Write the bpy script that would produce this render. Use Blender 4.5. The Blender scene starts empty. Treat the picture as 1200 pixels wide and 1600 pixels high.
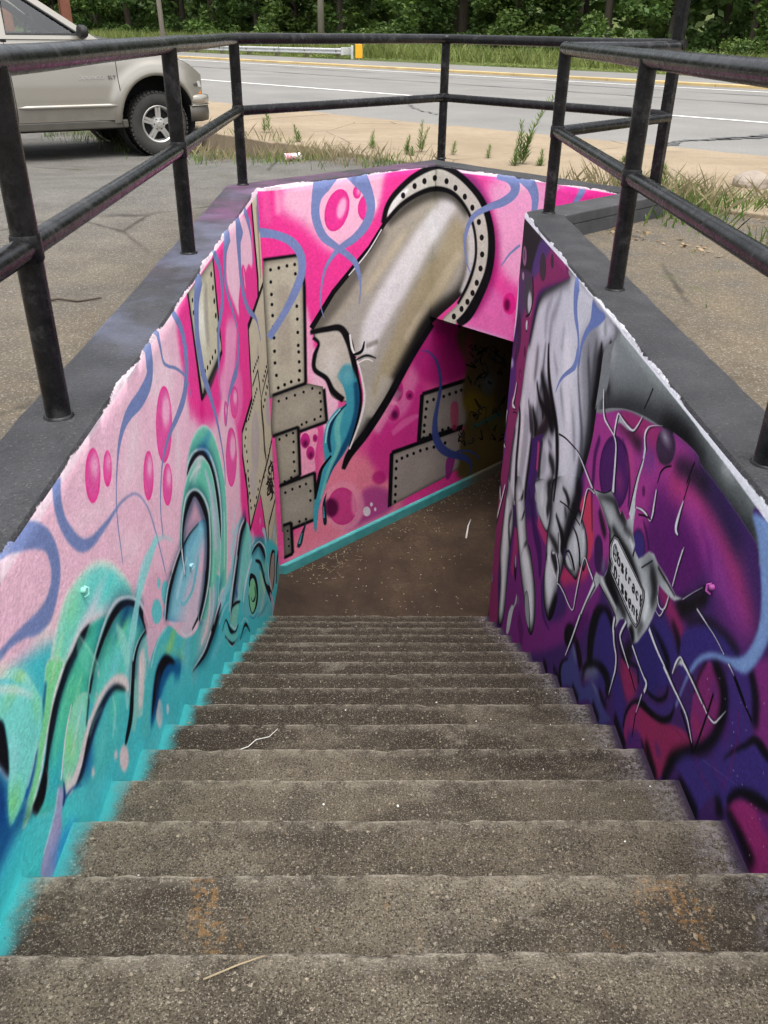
import bpy, bmesh, math, random
import numpy as np
from mathutils import Vector, Matrix, noise as mnoise
from mathutils.geometry import delaunay_2d_cdt, tessellate_polygon

SC = bpy.context.scene
COL = SC.collection
R = math.radians

# ------------------------------------------------------------------ camera
cam_d = bpy.data.cameras.new('camera')
cam = bpy.data.objects.new('camera', cam_d)
COL.objects.link(cam)
cam.location = (0.8025, -1.0079, 1.1767)
_yaw, _pitch, _roll = R(1.2556), R(29.718), R(-0.8706)
_f = Vector((math.sin(_yaw) * math.cos(_pitch), math.cos(_yaw) * math.cos(_pitch), -math.sin(_pitch)))
_r = Vector((math.cos(_yaw), -math.sin(_yaw), 0))
_d = _f.cross(_r)
_r2 = _r * math.cos(_roll) + _d * math.sin(_roll)
_d2 = _d * math.cos(_roll) - _r * math.sin(_roll)
cam.rotation_euler = Matrix((_r2, -_d2, -_f)).transposed().to_euler()
cam_d.sensor_fit = 'VERTICAL'
cam_d.sensor_height = 32.0
cam_d.lens = 1329.1 / 1600 * 32.0
cam_d.clip_start = 0.05
cam_d.clip_end = 900
SC.camera = cam

# ------------------------------------------------------------------ sky and sun (bright overcast)
SUN_EL, SUN_AZ = R(74), R(165)          # elevation; azimuth from +Y towards +X
wd = bpy.data.worlds.new('World')
SC.world = wd
wd.use_nodes = True
_wn = wd.node_tree.nodes
_bg = _wn['Background']
_sky = _wn.new('ShaderNodeTexSky')
_sky.sky_type = 'NISHITA'
_sky.sun_disc = False
_sky.sun_elevation = SUN_EL
_sky.sun_rotation = SUN_AZ
_sky.air_density = 1.0
_sky.dust_density = 6.0
_sky.ozone_density = 0.6
_hs = _wn.new('ShaderNodeHueSaturation')
_hs.inputs['Saturation'].default_value = 0.28      # cloud cover: whitish light
wd.node_tree.links.new(_sky.outputs[0], _hs.inputs['Color'])
wd.node_tree.links.new(_hs.outputs[0], _bg.inputs['Color'])
_bg.inputs['Strength'].default_value = 0.15

sun_d = bpy.data.lights.new('sun', 'SUN')
sun_d.energy = 0.85
sun_d.angle = R(70)
sun_d.color = (1.0, 0.96, 0.9)
sun = bpy.data.objects.new('sun', sun_d)
COL.objects.link(sun)
_sd = Vector((math.sin(SUN_AZ) * math.cos(SUN_EL), math.cos(SUN_AZ) * math.cos(SUN_EL), math.sin(SUN_EL)))
sun.rotation_euler = _sd.to_track_quat('Z', 'Y').to_euler()
sun.location = (0, 0, 30)

SC.view_settings.view_transform = 'Standard'
SC.view_settings.look = 'None'
SC.view_settings.exposure = 1.12
SC.view_settings.gamma = 1
SC.view_settings.use_curve_mapping = False
SC.render.filter_size = 1.05
SC.cycles.max_bounces = 6
SC.cycles.diffuse_bounces = 4
SC.cycles.transparent_max_bounces = 8

# ------------------------------------------------------------------ helpers
def tag(o, label=None, cat=None, group=None, kind=None):
    if label: o['label'] = label
    if cat: o['category'] = cat
    if group: o['group'] = group
    if kind: o['kind'] = kind
    return o

def empty(name, loc=(0, 0, 0), rz=0.0):
    o = bpy.data.objects.new(name, None)
    o.empty_display_size = 0.1
    COL.objects.link(o)
    o.location = loc
    o.rotation_euler = (0, 0, rz)
    return o

def link(name, me, parent=None):
    o = bpy.data.objects.new(name, me)
    COL.objects.link(o)
    if parent is not None:
        o.parent = parent
    return o

class MB:
    """collects faces of one mesh"""
    def __init__(s):
        s.v, s.f, s.m, s.uv = [], [], [], []
        s.hasuv = False
    def add(s, vs, fs, mi=0):
        b = len(s.v)
        s.v += [tuple(v) for v in vs]
        for f in fs:
            s.f.append(tuple(b + i for i in f))
            s.m.append(mi)
        return s
    def box(s, c, h, rot=None, mi=0):
        vs = []
        for x in (-1, 1):
            for y in (-1, 1):
                for z in (-1, 1):
                    p = Vector((x * h[0], y * h[1], z * h[2]))
                    if rot is not None: p = rot @ p
                    vs.append(p + Vector(c))
        s.add(vs, [(0, 1, 3, 2), (4, 6, 7, 5), (0, 4, 5, 1), (2, 3, 7, 6), (0, 2, 6, 4), (1, 5, 7, 3)], mi)
        return s
    def prism(s, poly, z0, z1, mi=0, mi_top=None):
        n = len(poly)
        vs = [(p[0], p[1], z0) for p in poly] + [(p[0], p[1], z1) for p in poly]
        fs = [(i, (i + 1) % n, n + (i + 1) % n, n + i) for i in range(n)]
        s.add(vs, fs, mi)
        b = len(s.v) - 2 * n
        s.f.append(tuple(b + n + i for i in range(n))); s.m.append(mi if mi_top is None else mi_top)
        s.f.append(tuple(b + n - 1 - i for i in range(n))); s.m.append(mi)
        return s
    def tube(s, pts, rad, seg=10, caps=True, mi=0):
        pts = [Vector(p) for p in pts]
        n = len(pts)
        if not hasattr(rad, '__len__'): rad = [rad] * n
        b = len(s.v)
        up = None
        for i, p in enumerate(pts):
            t = (pts[min(i + 1, n - 1)] - pts[max(i - 1, 0)]).normalized()
            if up is None:
                up = Vector((0, 0, 1)) if abs(t.z) < 0.9 else Vector((1, 0, 0))
            x = t.cross(up)
            if x.length < 1e-5: x = t.cross(Vector((1, 0, 0)))
            x.normalize()
            y = x.cross(t).normalized()
            up = y
            for k in range(seg):
                a = 2 * math.pi * k / seg
                q = p + (x * math.cos(a) + y * math.sin(a)) * rad[i]
                s.v.append(tuple(q))
        for i in range(n - 1):
            for k in range(seg):
                k2 = (k + 1) % seg
                s.f.append((b + i * seg + k, b + i * seg + k2, b + (i + 1) * seg + k2, b + (i + 1) * seg + k)); s.m.append(mi)
        if caps:
            s.f.append(tuple(b + seg - 1 - k for k in range(seg))); s.m.append(mi)
            s.f.append(tuple(b + (n - 1) * seg + k for k in range(seg))); s.m.append(mi)
        return s
    def lathe(s, prof, seg=32, axis='Z', c=(0, 0, 0), mi=0):
        """prof: (radius, height)"""
        b = len(s.v)
        n = len(prof)
        for k in range(seg):
            a = 2 * math.pi * k / seg
            for r_, h_ in prof:
                x, y = r_ * math.cos(a), r_ * math.sin(a)
                p = {'Z': (x, y, h_), 'Y': (x, h_, y), 'X': (h_, x, y)}[axis]
                s.v.append((p[0] + c[0], p[1] + c[1], p[2] + c[2]))
        for k in range(seg):
            k2 = (k + 1) % seg
            for i in range(n - 1):
                s.f.append((b + k * n + i, b + k2 * n + i, b + k2 * n + i + 1, b + k * n + i + 1)); s.m.append(mi)
        return s
    def mesh(s, name, mats, smooth=False, fix=True, bevel=0.0, auto=None):
        me = bpy.data.meshes.new(name)
        me.from_pydata(s.v, [], s.f)
        mats = mats if isinstance(mats, (list, tuple)) else [mats]
        for m in mats: me.materials.append(m)
        me.polygons.foreach_set('material_index', s.m)
        if fix or bevel:
            bm = bmesh.new(); bm.from_mesh(me)
            if bevel:
                es = [e for e in bm.edges if len(e.link_faces) == 2 and e.calc_face_angle(0) > 0.5]
                bmesh.ops.bevel(bm, geom=es, offset=bevel, segments=2, affect='EDGES', profile=0.5)
            bmesh.ops.recalc_face_normals(bm, faces=bm.faces[:])
            bm.to_mesh(me); bm.free()
        if smooth:
            me.polygons.foreach_set('use_smooth', [True] * len(me.polygons))
            if auto is not None:
                try: me.set_sharp_from_angle(angle=auto)
                except Exception: pass
        me.update()
        return me
    def build(s, name, mats, parent=None, **k):
        return link(name, s.mesh(name, mats, **k), parent)

def copy_tree(o, parent=None):
    c = o.copy(); COL.objects.link(c)
    c.parent = parent
    for ch in list(o.children): copy_tree(ch, c)
    return c

# ------------------------------------------------------------------ node materials
class NT:
    def __init__(s, name):
        s.mat = bpy.data.materials.new(name)
        s.mat.use_nodes = True
        s.t = s.mat.node_tree
        s.bsdf = s.t.nodes['Principled BSDF']
        s.out = s.t.nodes['Material Output']
    def n(s, typ, **kw):
        nd = s.t.nodes.new(typ)
        for k, v in kw.items(): setattr(nd, k, v)
        return nd
    def l(s, a, b): s.t.links.new(a, b)
    def pos(s): return s.n('ShaderNodeNewGeometry').outputs['Position']
    def obj(s): return s.n('ShaderNodeTexCoord').outputs['Object']
    def uv(s): return s.n('ShaderNodeTexCoord').outputs['UV']
    def setin(s, sock, v):
        if hasattr(v, 'is_linked'): s.l(v, sock)
        else: sock.default_value = v
    def noise(s, vec, scale, detail=4, rough=0.55, dist=0.0, dim='3D'):
        nd = s.n('ShaderNodeTexNoise'); nd.noise_dimensions = dim
        if vec is not None: s.l(vec, nd.inputs['Vector'])
        nd.inputs['Scale'].default_value = scale
        nd.inputs['Detail'].default_value = detail
        nd.inputs['Roughness'].default_value = rough
        nd.inputs['Distortion'].default_value = dist
        return nd.outputs['Fac']
    def voro(s, vec, scale, feature='F1', out='Distance'):
        nd = s.n('ShaderNodeTexVoronoi', feature=feature)
        if vec is not None: s.l(vec, nd.inputs['Vector'])
        nd.inputs['Scale'].default_value = scale
        return nd.outputs[out]
    def ramp(s, fac, stops, interp='LINEAR'):
        nd = s.n('ShaderNodeValToRGB')
        cr = nd.color_ramp; cr.interpolation = interp
        while len(cr.elements) < len(stops): cr.elements.new(0.5)
        for e, (p, c) in zip(cr.elements, stops):
            e.position = p
            e.color = (c, c, c, 1) if not hasattr(c, '__len__') else (*c[:3], 1)
        s.l(fac, nd.inputs['Fac'])
        return nd.outputs['Color']
    def mix(s, fac, a, b, mode='MIX'):
        nd = s.n('ShaderNodeMix', data_type='RGBA', blend_type=mode)
        s.setin(nd.inputs[0], fac)
        for sock, v in ((nd.inputs[6], a), (nd.inputs[7], b)):
            if hasattr(v, 'is_linked'): s.l(v, sock)
            else: sock.default_value = (*v[:3], 1)
        return nd.outputs[2]
    def math(s, op, a, b=0.0, clamp=False):
        nd = s.n('ShaderNodeMath', operation=op, use_clamp=clamp)
        s.setin(nd.inputs[0], a); s.setin(nd.inputs[1], b)
        return nd.outputs[0]
    def mrange(s, v, a, b, c=0.0, d=1.0):
        nd = s.n('ShaderNodeMapRange', interpolation_type='SMOOTHSTEP')
        s.setin(nd.inputs[0], v)
        for i, x in enumerate((a, b, c, d)): nd.inputs[i + 1].default_value = x
        return nd.outputs[0]
    def xyz(s, vec):
        nd = s.n('ShaderNodeSeparateXYZ'); s.l(vec, nd.inputs[0]); return nd.outputs
    def scale(s, vec, sc):
        nd = s.n('ShaderNodeMapping'); s.l(vec, nd.inputs['Vector']); nd.inputs['Scale'].default_value = sc
        return nd.outputs[0]
    def bump(s, h, strength=0.3, dist=0.01, normal=None):
        nd = s.n('ShaderNodeBump'); s.l(h, nd.inputs['Height'])
        nd.inputs['Strength'].default_value = strength
        nd.inputs['Distance'].default_value = dist
        if normal is not None: s.l(normal, nd.inputs['Normal'])
        return nd.outputs[0]
    def fin(s, col=None, rough=0.7, normal=None, metal=0.0, spec=None, coat=None):
        b = s.bsdf
        if col is not None:
            if hasattr(col, 'is_linked'): s.l(col, b.inputs['Base Color'])
            else: b.inputs['Base Color'].default_value = (*col[:3], 1)
        s.setin(b.inputs['Roughness'], rough)
        b.inputs['Metallic'].default_value = metal
        if spec is not None: b.inputs['Specular IOR Level'].default_value = spec
        if coat is not None:
            b.inputs['Coat Weight'].default_value = coat
            b.inputs['Coat Roughness'].default_value = 0.08
        if normal is not None: s.l(normal, b.inputs['Normal'])
        return s.mat

def plain(name, col, rough=0.6, metal=0.0, var=0.12, scale=6.0, bump=0.0, coat=None, spec=None):
    """a paint / plastic / metal with a little uneven tone"""
    t = NT(name)
    o = t.obj()
    nz = t.noise(o, scale, 5)
    c = t.mix(t.ramp(nz, [(0.3, 0.0), (0.7, 1.0)]), tuple(x * (1 - var) for x in col), tuple(min(1, x * (1 + var)) for x in col))
    nm = t.bump(t.noise(o, scale * 12, 3), bump, 0.004) if bump else None
    return t.fin(c, rough, nm, metal, spec, coat)

# the place's own axes: u runs along the tunnel (away, under the road), v runs along the road (to the right)
DU = Vector((0.72867, 0.68486, 0)); DV = Vector((0.68486, -0.72867, 0))
PA = Vector((0.0, 5.46133, 0))                 # corner of left wall and far wall
def UV(u, v, z=0.0):
    p = PA + DU * u + DV * v
    return Vector((p.x, p.y, z))
def toUV(x, y):
    w = Vector((x, y, 0)) - PA
    return w.dot(DU), w.dot(DV)
def sstep(a, b, x):
    t = max(0.0, min(1.0, (x - a) / (b - a)))
    return t * t * (3 - 2 * t)

# ------------------------------------------------------------------ dimensions
W = 1.8                     # stair width
RUN, RISE = 0.3073, 0.1752
NOSE0 = -0.374              # z of the nosing at y = 0
ZT = 0.16                   # top of the coping
ZF = -3.1743                # tunnel floor
ZC = -1.155                 # tunnel ceiling
CW = 0.24                   # wall thickness
LAB, LBC = 1.8785, 1.8466
PB = UV(LAB, 0); PC = UV(LAB, LBC); PD = Vector((W, 4.6543, 0))
Y0 = -0.62                  # top of the stairs
UROAD = lambda v: 0.07 * (v + 8)      # the road is not quite square to the tunnel

def ground_z(x, y):
    u, v = toUV(x, y)
    h = -0.23 * sstep(1.2, 4.4, -v) * sstep(-3.0, 1.0, u)
    h += 0.012 * mnoise.noise(Vector((x * 0.6, y * 0.6, 3.1)))
    if u > 2.6: h = min(h, -0.10)
    return h

# ------------------------------------------------------------------ ground materials
def mat_lot():
    t = NT('worn asphalt lot')
    p = t.pos()
    x = t.xyz(p)
    big = t.noise(p, 0.35, 5, 0.6)
    mid = t.noise(p, 2.2, 6, 0.65)
    fine = t.noise(p, 55, 3, 0.6)
    cell = t.voro(p, 170, out='Color')
    cs = t.n('ShaderNodeSeparateColor'); t.l(cell, cs.inputs[0])
    # brown leaf dust near the well, greyer towards the street
    dust = t.mrange(t.math('ADD', t.math('MULTIPLY', t.math('ABSOLUTE', t.math('SUBTRACT', x[0], 0.9)), -0.10), t.math('MULTIPLY', x[1], -0.16)), -1.35, -0.35)
    dust = t.math('MULTIPLY', dust, t.mrange(t.math('ADD', big, t.math('MULTIPLY', mid, 0.4)), 0.35, 0.75), True)
    right = t.mrange(x[0], 1.6, 2.4)
    dust = t.math('MAXIMUM', dust, t.math('MULTIPLY', right, t.mrange(mid, 0.2, 0.6)), True)
    grey = t.mix(t.ramp(mid, [(0.3, 0), (0.75, 1)]), (0.085, 0.082, 0.077), (0.165, 0.16, 0.148))
    brown = t.mix(t.ramp(mid, [(0.3, 0), (0.7, 1)]), (0.080, 0.063, 0.042), (0.165, 0.132, 0.090))
    c = t.mix(dust, grey, brown)
    c = t.mix(t.ramp(cs.outputs[0], [(0.0, 0.45), (0.5, 0), (0.8, 0), (1.0, 0.0)]), c, (0.05, 0.045, 0.04))
    c = t.mix(t.ramp(cs.outputs[1], [(0.84, 0), (0.94, 0.45)]), c, (0.36, 0.33, 0.28))
    crk = t.voro(t.scale(p, (1, 0.7, 1)), 0.42, 'DISTANCE_TO_EDGE')
    crk = t.math('MULTIPLY', t.mrange(t.math('ADD', crk, t.math('MULTIPLY', t.noise(p, 5, 5, 0.7), 0.03)), 0.026, 0.016), t.mrange(t.noise(p, 0.8, 3), 0.42, 0.55))
    c = t.mix(t.math('MULTIPLY', crk, 0.75), c, (0.03, 0.027, 0.022))
    moss = t.math('MULTIPLY', t.mrange(t.noise(p, 1.3, 7, 0.7), 0.60, 0.68), 0.5)
    c = t.mix(moss, c, (0.085, 0.095, 0.03))
    c = t.mix(t.ramp(fine, [(0.35, 0.35), (0.6, 0)]), c, (0.05, 0.045, 0.035))
    h = t.math('ADD', t.math('MULTIPLY', t.voro(p, 170), -0.6), t.math('MULTIPLY', fine, 1.2))
    return t.fin(c, 0.92, t.bump(h, 0.7, 0.006), spec=0.25)

def mat_road():
    t = NT('road asphalt')
    p = t.pos()
    mid = t.noise(t.scale(p, (1, 1, 1)), 0.5, 6, 0.6)
    fine = t.noise(p, 40, 3)
    c = t.mix(t.ramp(mid, [(0.3, 0), (0.7, 1)]), (0.165, 0.161, 0.152), (0.225, 0.22, 0.207))
    c = t.mix(t.ramp(fine, [(0.4, 0.3), (0.6, 0)]), c, (0.10, 0.10, 0.10))
    return t.fin(c, 0.9, t.bump(fine, 0.3, 0.004), spec=0.3)

def mat_slab():
    t = NT('old tan concrete')
    p = t.pos()
    a = t.noise(p, 0.8, 7, 0.65); b = t.noise(p, 9, 5, 0.6); f = t.noise(p, 70, 3)
    c = t.mix(t.ramp(a, [(0.3, 0), (0.7, 1)]), (0.22, 0.172, 0.115), (0.325, 0.262, 0.183))
    c = t.mix(t.ramp(b, [(0.3, 0.6), (0.5, 0)]), c, (0.22, 0.17, 0.12))
    c = t.mix(t.ramp(f, [(0.35, 0.4), (0.55, 0)]), c, (0.16, 0.13, 0.10))
    st = t.math('MULTIPLY', t.mrange(t.noise(t.scale(p, (0.5, 1.6, 1)), 1.4, 6, 0.7), 0.52, 0.7), 0.6)
    c = t.mix(st, c, (0.17, 0.14, 0.105))
    crk = t.voro(p, 0.55, 'DISTANCE_TO_EDGE')
    crk = t.math('MULTIPLY', t.mrange(t.math('ADD', crk, t.math('MULTIPLY', t.noise(p, 6, 4), 0.02)), 0.018, 0.010), t.mrange(t.noise(p, 0.7, 2), 0.45, 0.55))
    c = t.mix(t.math('MULTIPLY', crk, 0.8), c, (0.07, 0.055, 0.04))
    return t.fin(c, 0.9, t.bump(t.math('ADD', b, f), 0.4, 0.006), spec=0.2)

def mat_verge():
    t = NT('verge soil and grass')
    p = t.pos()
    a = t.noise(p, 0.5, 6); f = t.noise(p, 12, 4)
    c = t.mix(t.ramp(a, [(0.35, 0), (0.65, 1)]), (0.05, 0.085, 0.02), (0.11, 0.135, 0.04))
    c = t.mix(t.ramp(f, [(0.4, 0.6), (0.6, 0)]), c, (0.06, 0.05, 0.03))
    return t.fin(c, 0.95, t.bump(f, 0.5, 0.05), spec=0.1)

# ------------------------------------------------------------------ ground sheet with the opening of the stairwell
def offset_outline(o):
    """plan of the well grown by o (o = CW is the outer edge of the copings)"""
    def isect(p, d, q, e):
        den = d.x * e.y - d.y * e.x
        s = ((q.x - p.x) * e.y - (q.y - p.y) * e.x) / den
        return Vector((p.x + d.x * s, p.y + d.y * s, 0))
    Y = Vector((0, 1, 0))
    l_left = (Vector((-o, 0, 0)), Y)
    l_far = (PA - DV * o, DU)
    l_lin = (PB + DU * o, DV)
    l_ret = (PD + DV * o, DU)
    l_right = (Vector((W + o, 0, 0)), Y)
    return dict(s0=Vector((-o, Y0, 0)), a=isect(*l_left, *l_far), b=isect(*l_far, *l_lin),
                c=isect(*l_lin, *l_ret), d=isect(*l_ret, *l_right), s1=Vector((W + o, Y0, 0)))
OUT = offset_outline(CW); INN = offset_outline(0.0); MID = offset_outline(CW * 0.5)

def inside(pt, poly):
    x, y = pt; c = False; n = len(poly)
    for i in range(n):
        x1, y1 = poly[i]; x2, y2 = poly[(i + 1) % n]
        if (y1 > y) != (y2 > y) and x < (x2 - x1) * (y - y1) / (y2 - y1) + x1: c = not c
    return c

def make_ground():
    hole = [(MID[k].x, MID[k].y) for k in ('s0', 'a', 'b', 'c', 'd', 's1')]
    pts = list(hole); edges = [(i, (i + 1) % 6) for i in range(6)]
    us = [-320, -150, -60, -25, -12, -9, -7.5] + [-6.5 + 0.35 * i for i in range(27)] + [3.2, 5, 9, 15, 22, 30, 45, 80, 160, 420]
    vs = [-420, -180, -80, -45, -28, -20, -15] + [-12 + 0.45 * i for i in range(45)] + [9, 12, 17, 25, 45, 80, 180, 420]
    for u in us:
        for v in vs:
            p = UV(u, v)
            if min((p - Vector((h[0], h[1], 0))).length for h in hole) > 0.06: pts.append((p.x, p.y))
    r = delaunay_2d_cdt([Vector(p) for p in pts], edges, [], 0, 1e-5)
    V, F = r[0], r[2]
    fs = []
    for f in F:
        cx = sum(V[i].x for i in f) / len(f); cy = sum(V[i].y for i in f) / len(f)
        if not inside((cx, cy), hole): fs.append(tuple(f))
    m = MB(); m.add([(p.x, p.y, ground_z(p.x, p.y)) for p in V], fs)
    return m.build('ground', mat_lot(), smooth=True)
tag(make_ground(), 'worn asphalt lot around the stairwell', kind='structure')

def strip_poly(u0, u1, v0, v1, z, n=40, skew=True):
    m = MB(); vs = []; fs = []
    for i in range(n + 1):
        v = v0 + (v1 - v0) * i / n
        for u in (u0, u1):
            vs.append(UV(u + (UROAD(v) if skew else 0), v, z))
    for i in range(n): fs.append((2 * i, 2 * i + 2, 2 * i + 3, 2 * i + 1))
    return m.add(vs, fs)

ROAD = mat_road()
tag(strip_poly(5.35, 23.4, -300, 300, -0.02).build('road', ROAD), kind='structure')
VERGE = mat_verge()
def make_verge():
    m = MB(); vs = []; fs = []
    prof = [(23.3, -0.03), (24.5, 0.02), (26, 0.0), (30, -0.25), (40, -0.3), (70, 0.6), (140, 6), (330, 20)]
    n = 60
    for i in range(n + 1):
        v = -300 + 600 * i / n
        for u, z in prof: vs.append(UV(u + UROAD(v), v, z + (0.12 * mnoise.noise(Vector((u * .3, v * .11, 0))) if u > 24 else 0)))
    k = len(prof)
    for i in range(n):
        for j in range(k - 1): fs.append((i * k + j, (i + 1) * k + j, (i + 1) * k + j + 1, i * k + j + 1))
    return m.add(vs, fs).build('verge', VERGE, smooth=True)
tag(make_verge(), kind='structure')

def mat_mark(name, col, wear=0.45):
    t = NT(name)
    p = t.pos()
    a = t.noise(p, 7, 6, 0.7)
    c = t.mix(t.ramp(a, [(wear - 0.1, 1), (wear + 0.05, 0)]), col, (0.26, 0.26, 0.25))
    return t.fin(c, 0.7)
WHITE_LINE = mat_mark('white road paint', (0.66, 0.655, 0.63), 0.36)
for nm, u, w in (('lane_line', 9.68, 0.075), ('lane_line', 17.25, 0.08)):
    tag(strip_poly(u - w, u + w, -200, 200, -0.014, 60).build(nm, WHITE_LINE), kind='structure')
YEL = plain('yellow kerb paint', (0.50, 0.37, 0.17), 0.75, var=0.2, scale=1.5)
def make_yellow_kerb():
    m = MB(); v = -90.0
    while v < 60:
        L = 3.0
        a, b = v + 0.02, v + L - 0.02
        ps = [UV(18.38 + UROAD(a), a), UV(18.38 + UROAD(b), b), UV(18.58 + UROAD(b), b), UV(18.58 + UROAD(a), a)]
        m.prism(ps, -0.05, 0.05)
        v += L
    return m.build('kerb', YEL, bevel=0.015)
tag(make_yellow_kerb(), kind='structure')

# cracks and tar seams in the road
TAR = plain('tar seam', (0.09, 0.09, 0.09), 0.8)
def tar_line(pts, w, seed):
    rnd = random.Random(seed)
    P = []
    for (a, b) in zip(pts[:-1], pts[1:]):
        for i in range(14):
            f = i / 14
            P.append((a[0] + (b[0] - a[0]) * f + rnd.uniform(-.05, .05), a[1] + (b[1] - a[1]) * f + rnd.uniform(-.08, .08)))
    P.append(pts[-1])
    m = MB(); vs = []; fs = []
    for i, (u, v) in enumerate(P):
        a = P[max(i - 1, 0)]; b = P[min(i + 1, len(P) - 1)]
        dx, dy = b[0] - a[0], b[1] - a[1]; L = math.hypot(dx, dy) or 1
        ww = w * rnd.uniform(0.35, 1.3)
        vs += [UV(u - dy / L * ww, v + dx / L * ww, -0.010), UV(u + dy / L * ww, v - dx / L * ww, -0.010)]
    for i in range(len(P) - 1): fs.append((2 * i, 2 * i + 2, 2 * i + 3, 2 * i + 1))
    tag(m.add(vs, fs).build('road_crack', TAR), kind='structure')
tar_line([(5.9, -0.2), (6.8, -0.4), (7.6, -0.15), (9.3, 0.1)], 0.05, 1)
tar_line([(7.4, -0.25), (8.4, 0.15), (9.8, 0.1)], 0.10, 2)
tar_line([(13.0, -26), (13.2, -18), (13.5, -9), (13.9, 0), (14.6, 10)], 0.05, 3)
tar_line([(15.4, -20), (15.6, -12), (16.2, -3)], 0.04, 4)
tar_line([(8.0, -6.4), (7.2, -5.2), (7.0, -4.6)], 0.02, 5)

# pavement: separate slabs with open joints and a broken near edge
SLAB = mat_slab()
def make_pavement():
    root = tag(empty('pavement', UV(4, -2)), kind='structure')
    rnd = random.Random(5)
    v = -34.0; 
    while v < 26:
        L = 2.9 if v < -8 or v > 5 else 2.35
        a, b = v + 0.012, v + L - 0.012
        dz = rnd.uniform(-0.012, 0.015)
        n = 12
        ps = []
        for i in range(n + 1):
            vv = a + (b - a) * i / n
            ps.append(UV(2.62 + 0.05 * mnoise.noise(Vector((vv * 1.7, 2.2, 0))) + 0.02 * rnd.uniform(-1, 1), vv))
        for i in range(n + 1):
            vv = b + (a - b) * i / n
            ps.append(UV(5.40 + UROAD(vv) * 0.9 + 0.012 * rnd.uniform(-1, 1), vv))
        m = MB(); m.prism(ps, -0.4, 0.012 + dz)
        m.v = [(x - root.location.x, y - root.location.y, z) for x, y, z in m.v]
        m.build('slab', SLAB, root, bevel=0.012)
        v += L
make_pavement()

# ------------------------------------------------------------------ stairwell materials
def mat_mural(name, img, bumpy=0.5):
    t = NT(name)
    tx = t.n('ShaderNodeTexImage'); tx.image = img; tx.extension = 'EXTEND'; tx.interpolation = 'Cubic'
    t.l(t.n('ShaderNodeUVMap', uv_map='UVMap').outputs[0], tx.inputs['Vector'])
    p = t.pos()
    f = t.noise(p, 85, 4, 0.65); g = t.noise(p, 7, 5, 0.6)
    pit = t.ramp(t.voro(p, 26), [(0.0, 1), (0.035, 0)])
    pit = t.math('MULTIPLY', pit, t.mrange(t.noise(p, 5, 3), 0.5, 0.62))
    c = t.mix(t.ramp(g, [(0.35, 0.07), (0.6, 0)]), tx.outputs['Color'], (0.06, 0.05, 0.05))
    c = t.mix(t.math('MULTIPLY', pit, 0.6), c, (0.05, 0.04, 0.05))
    h = t.math('SUBTRACT', t.math('ADD', t.math('MULTIPLY', f, 0.5), g), pit)
    return t.fin(c, 0.85, t.bump(h, bumpy, 0.012), spec=0.06), tx.outputs['Color']

def mat_coping(name, img, over=None):
    t = NT(name)
    p = t.pos()
    uv = t.n('ShaderNodeUVMap', uv_map='UVMap').outputs[0]
    ed = t.xyz(t.n('ShaderNodeUVMap', uv_map='edge').outputs[0])
    tx = t.n('ShaderNodeTexImage'); tx.image = img; tx.extension = 'EXTEND'
    t.l(uv, tx.inputs['Vector'])
    a = t.noise(p, 5, 6, 0.6); f = t.noise(p, 75, 4, 0.65)
    c = t.mix(t.ramp(a, [(0.3, 0), (0.7, 1)]), (0.032, 0.033, 0.036), (0.062, 0.062, 0.067))
    c = t.mix(t.ramp(f, [(0.36, 0.6), (0.5, 0)]), c, (0.028, 0.028, 0.03))
    c = t.mix(t.ramp(t.noise(p, 130, 2), [(0.62, 0), (0.72, 0.35)]), c, (0.26, 0.25, 0.24))
    if over:
        for (col, rng, amt, sc) in over:
            y = t.xyz(p)[1]
            fac = t.math('MULTIPLY', t.mrange(y, rng[0], rng[1]), t.math('MULTIPLY', t.mrange(t.noise(p, sc, 5, 0.6), 0.40, 0.72), amt))
            c = t.mix(fac, c, col)
    # ragged edge of the wall paint lapping over the top
    rag = t.math('ADD', t.math('MULTIPLY', t.noise(p, 3.0, 5, 0.6), 0.07), t.math('MULTIPLY', t.noise(p, 45, 4, 0.7), 0.012))
    lim = t.math('SUBTRACT', rag, 0.038)
    on = t.mrange(t.math('SUBTRACT', lim, ed[1]), -0.0015, 0.0015)
    c = t.mix(on, c, t.mix(t.ramp(t.noise(p, 30, 4, 0.7), [(0.42, 0.45), (0.58, 0)]), tx.outputs['Color'], (0.30, 0.29, 0.29)))
    h = t.math('ADD', f, t.math('MULTIPLY', on, 0.5))
    return t.fin(c, 0.62, t.bump(h, 0.9, 0.008), spec=0.25)

DARKPAINT = None
def mat_darkpaint():
    t = NT('dark grey masonry paint')
    p = t.pos()
    a = t.noise(p, 6, 6, 0.6); f = t.noise(p, 75, 4, 0.65)
    c = t.mix(t.ramp(a, [(0.3, 0), (0.7, 1)]), (0.040, 0.040, 0.043), (0.075, 0.075, 0.078))
    c = t.mix(t.ramp(t.noise(p, 40, 3), [(0.66, 0), (0.72, 0.5)]), c, (0.2, 0.19, 0.17))
    return t.fin(c, 0.7, t.bump(f, 0.5, 0.006), spec=0.3)
DARKPAINT = mat_darkpaint()

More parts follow.
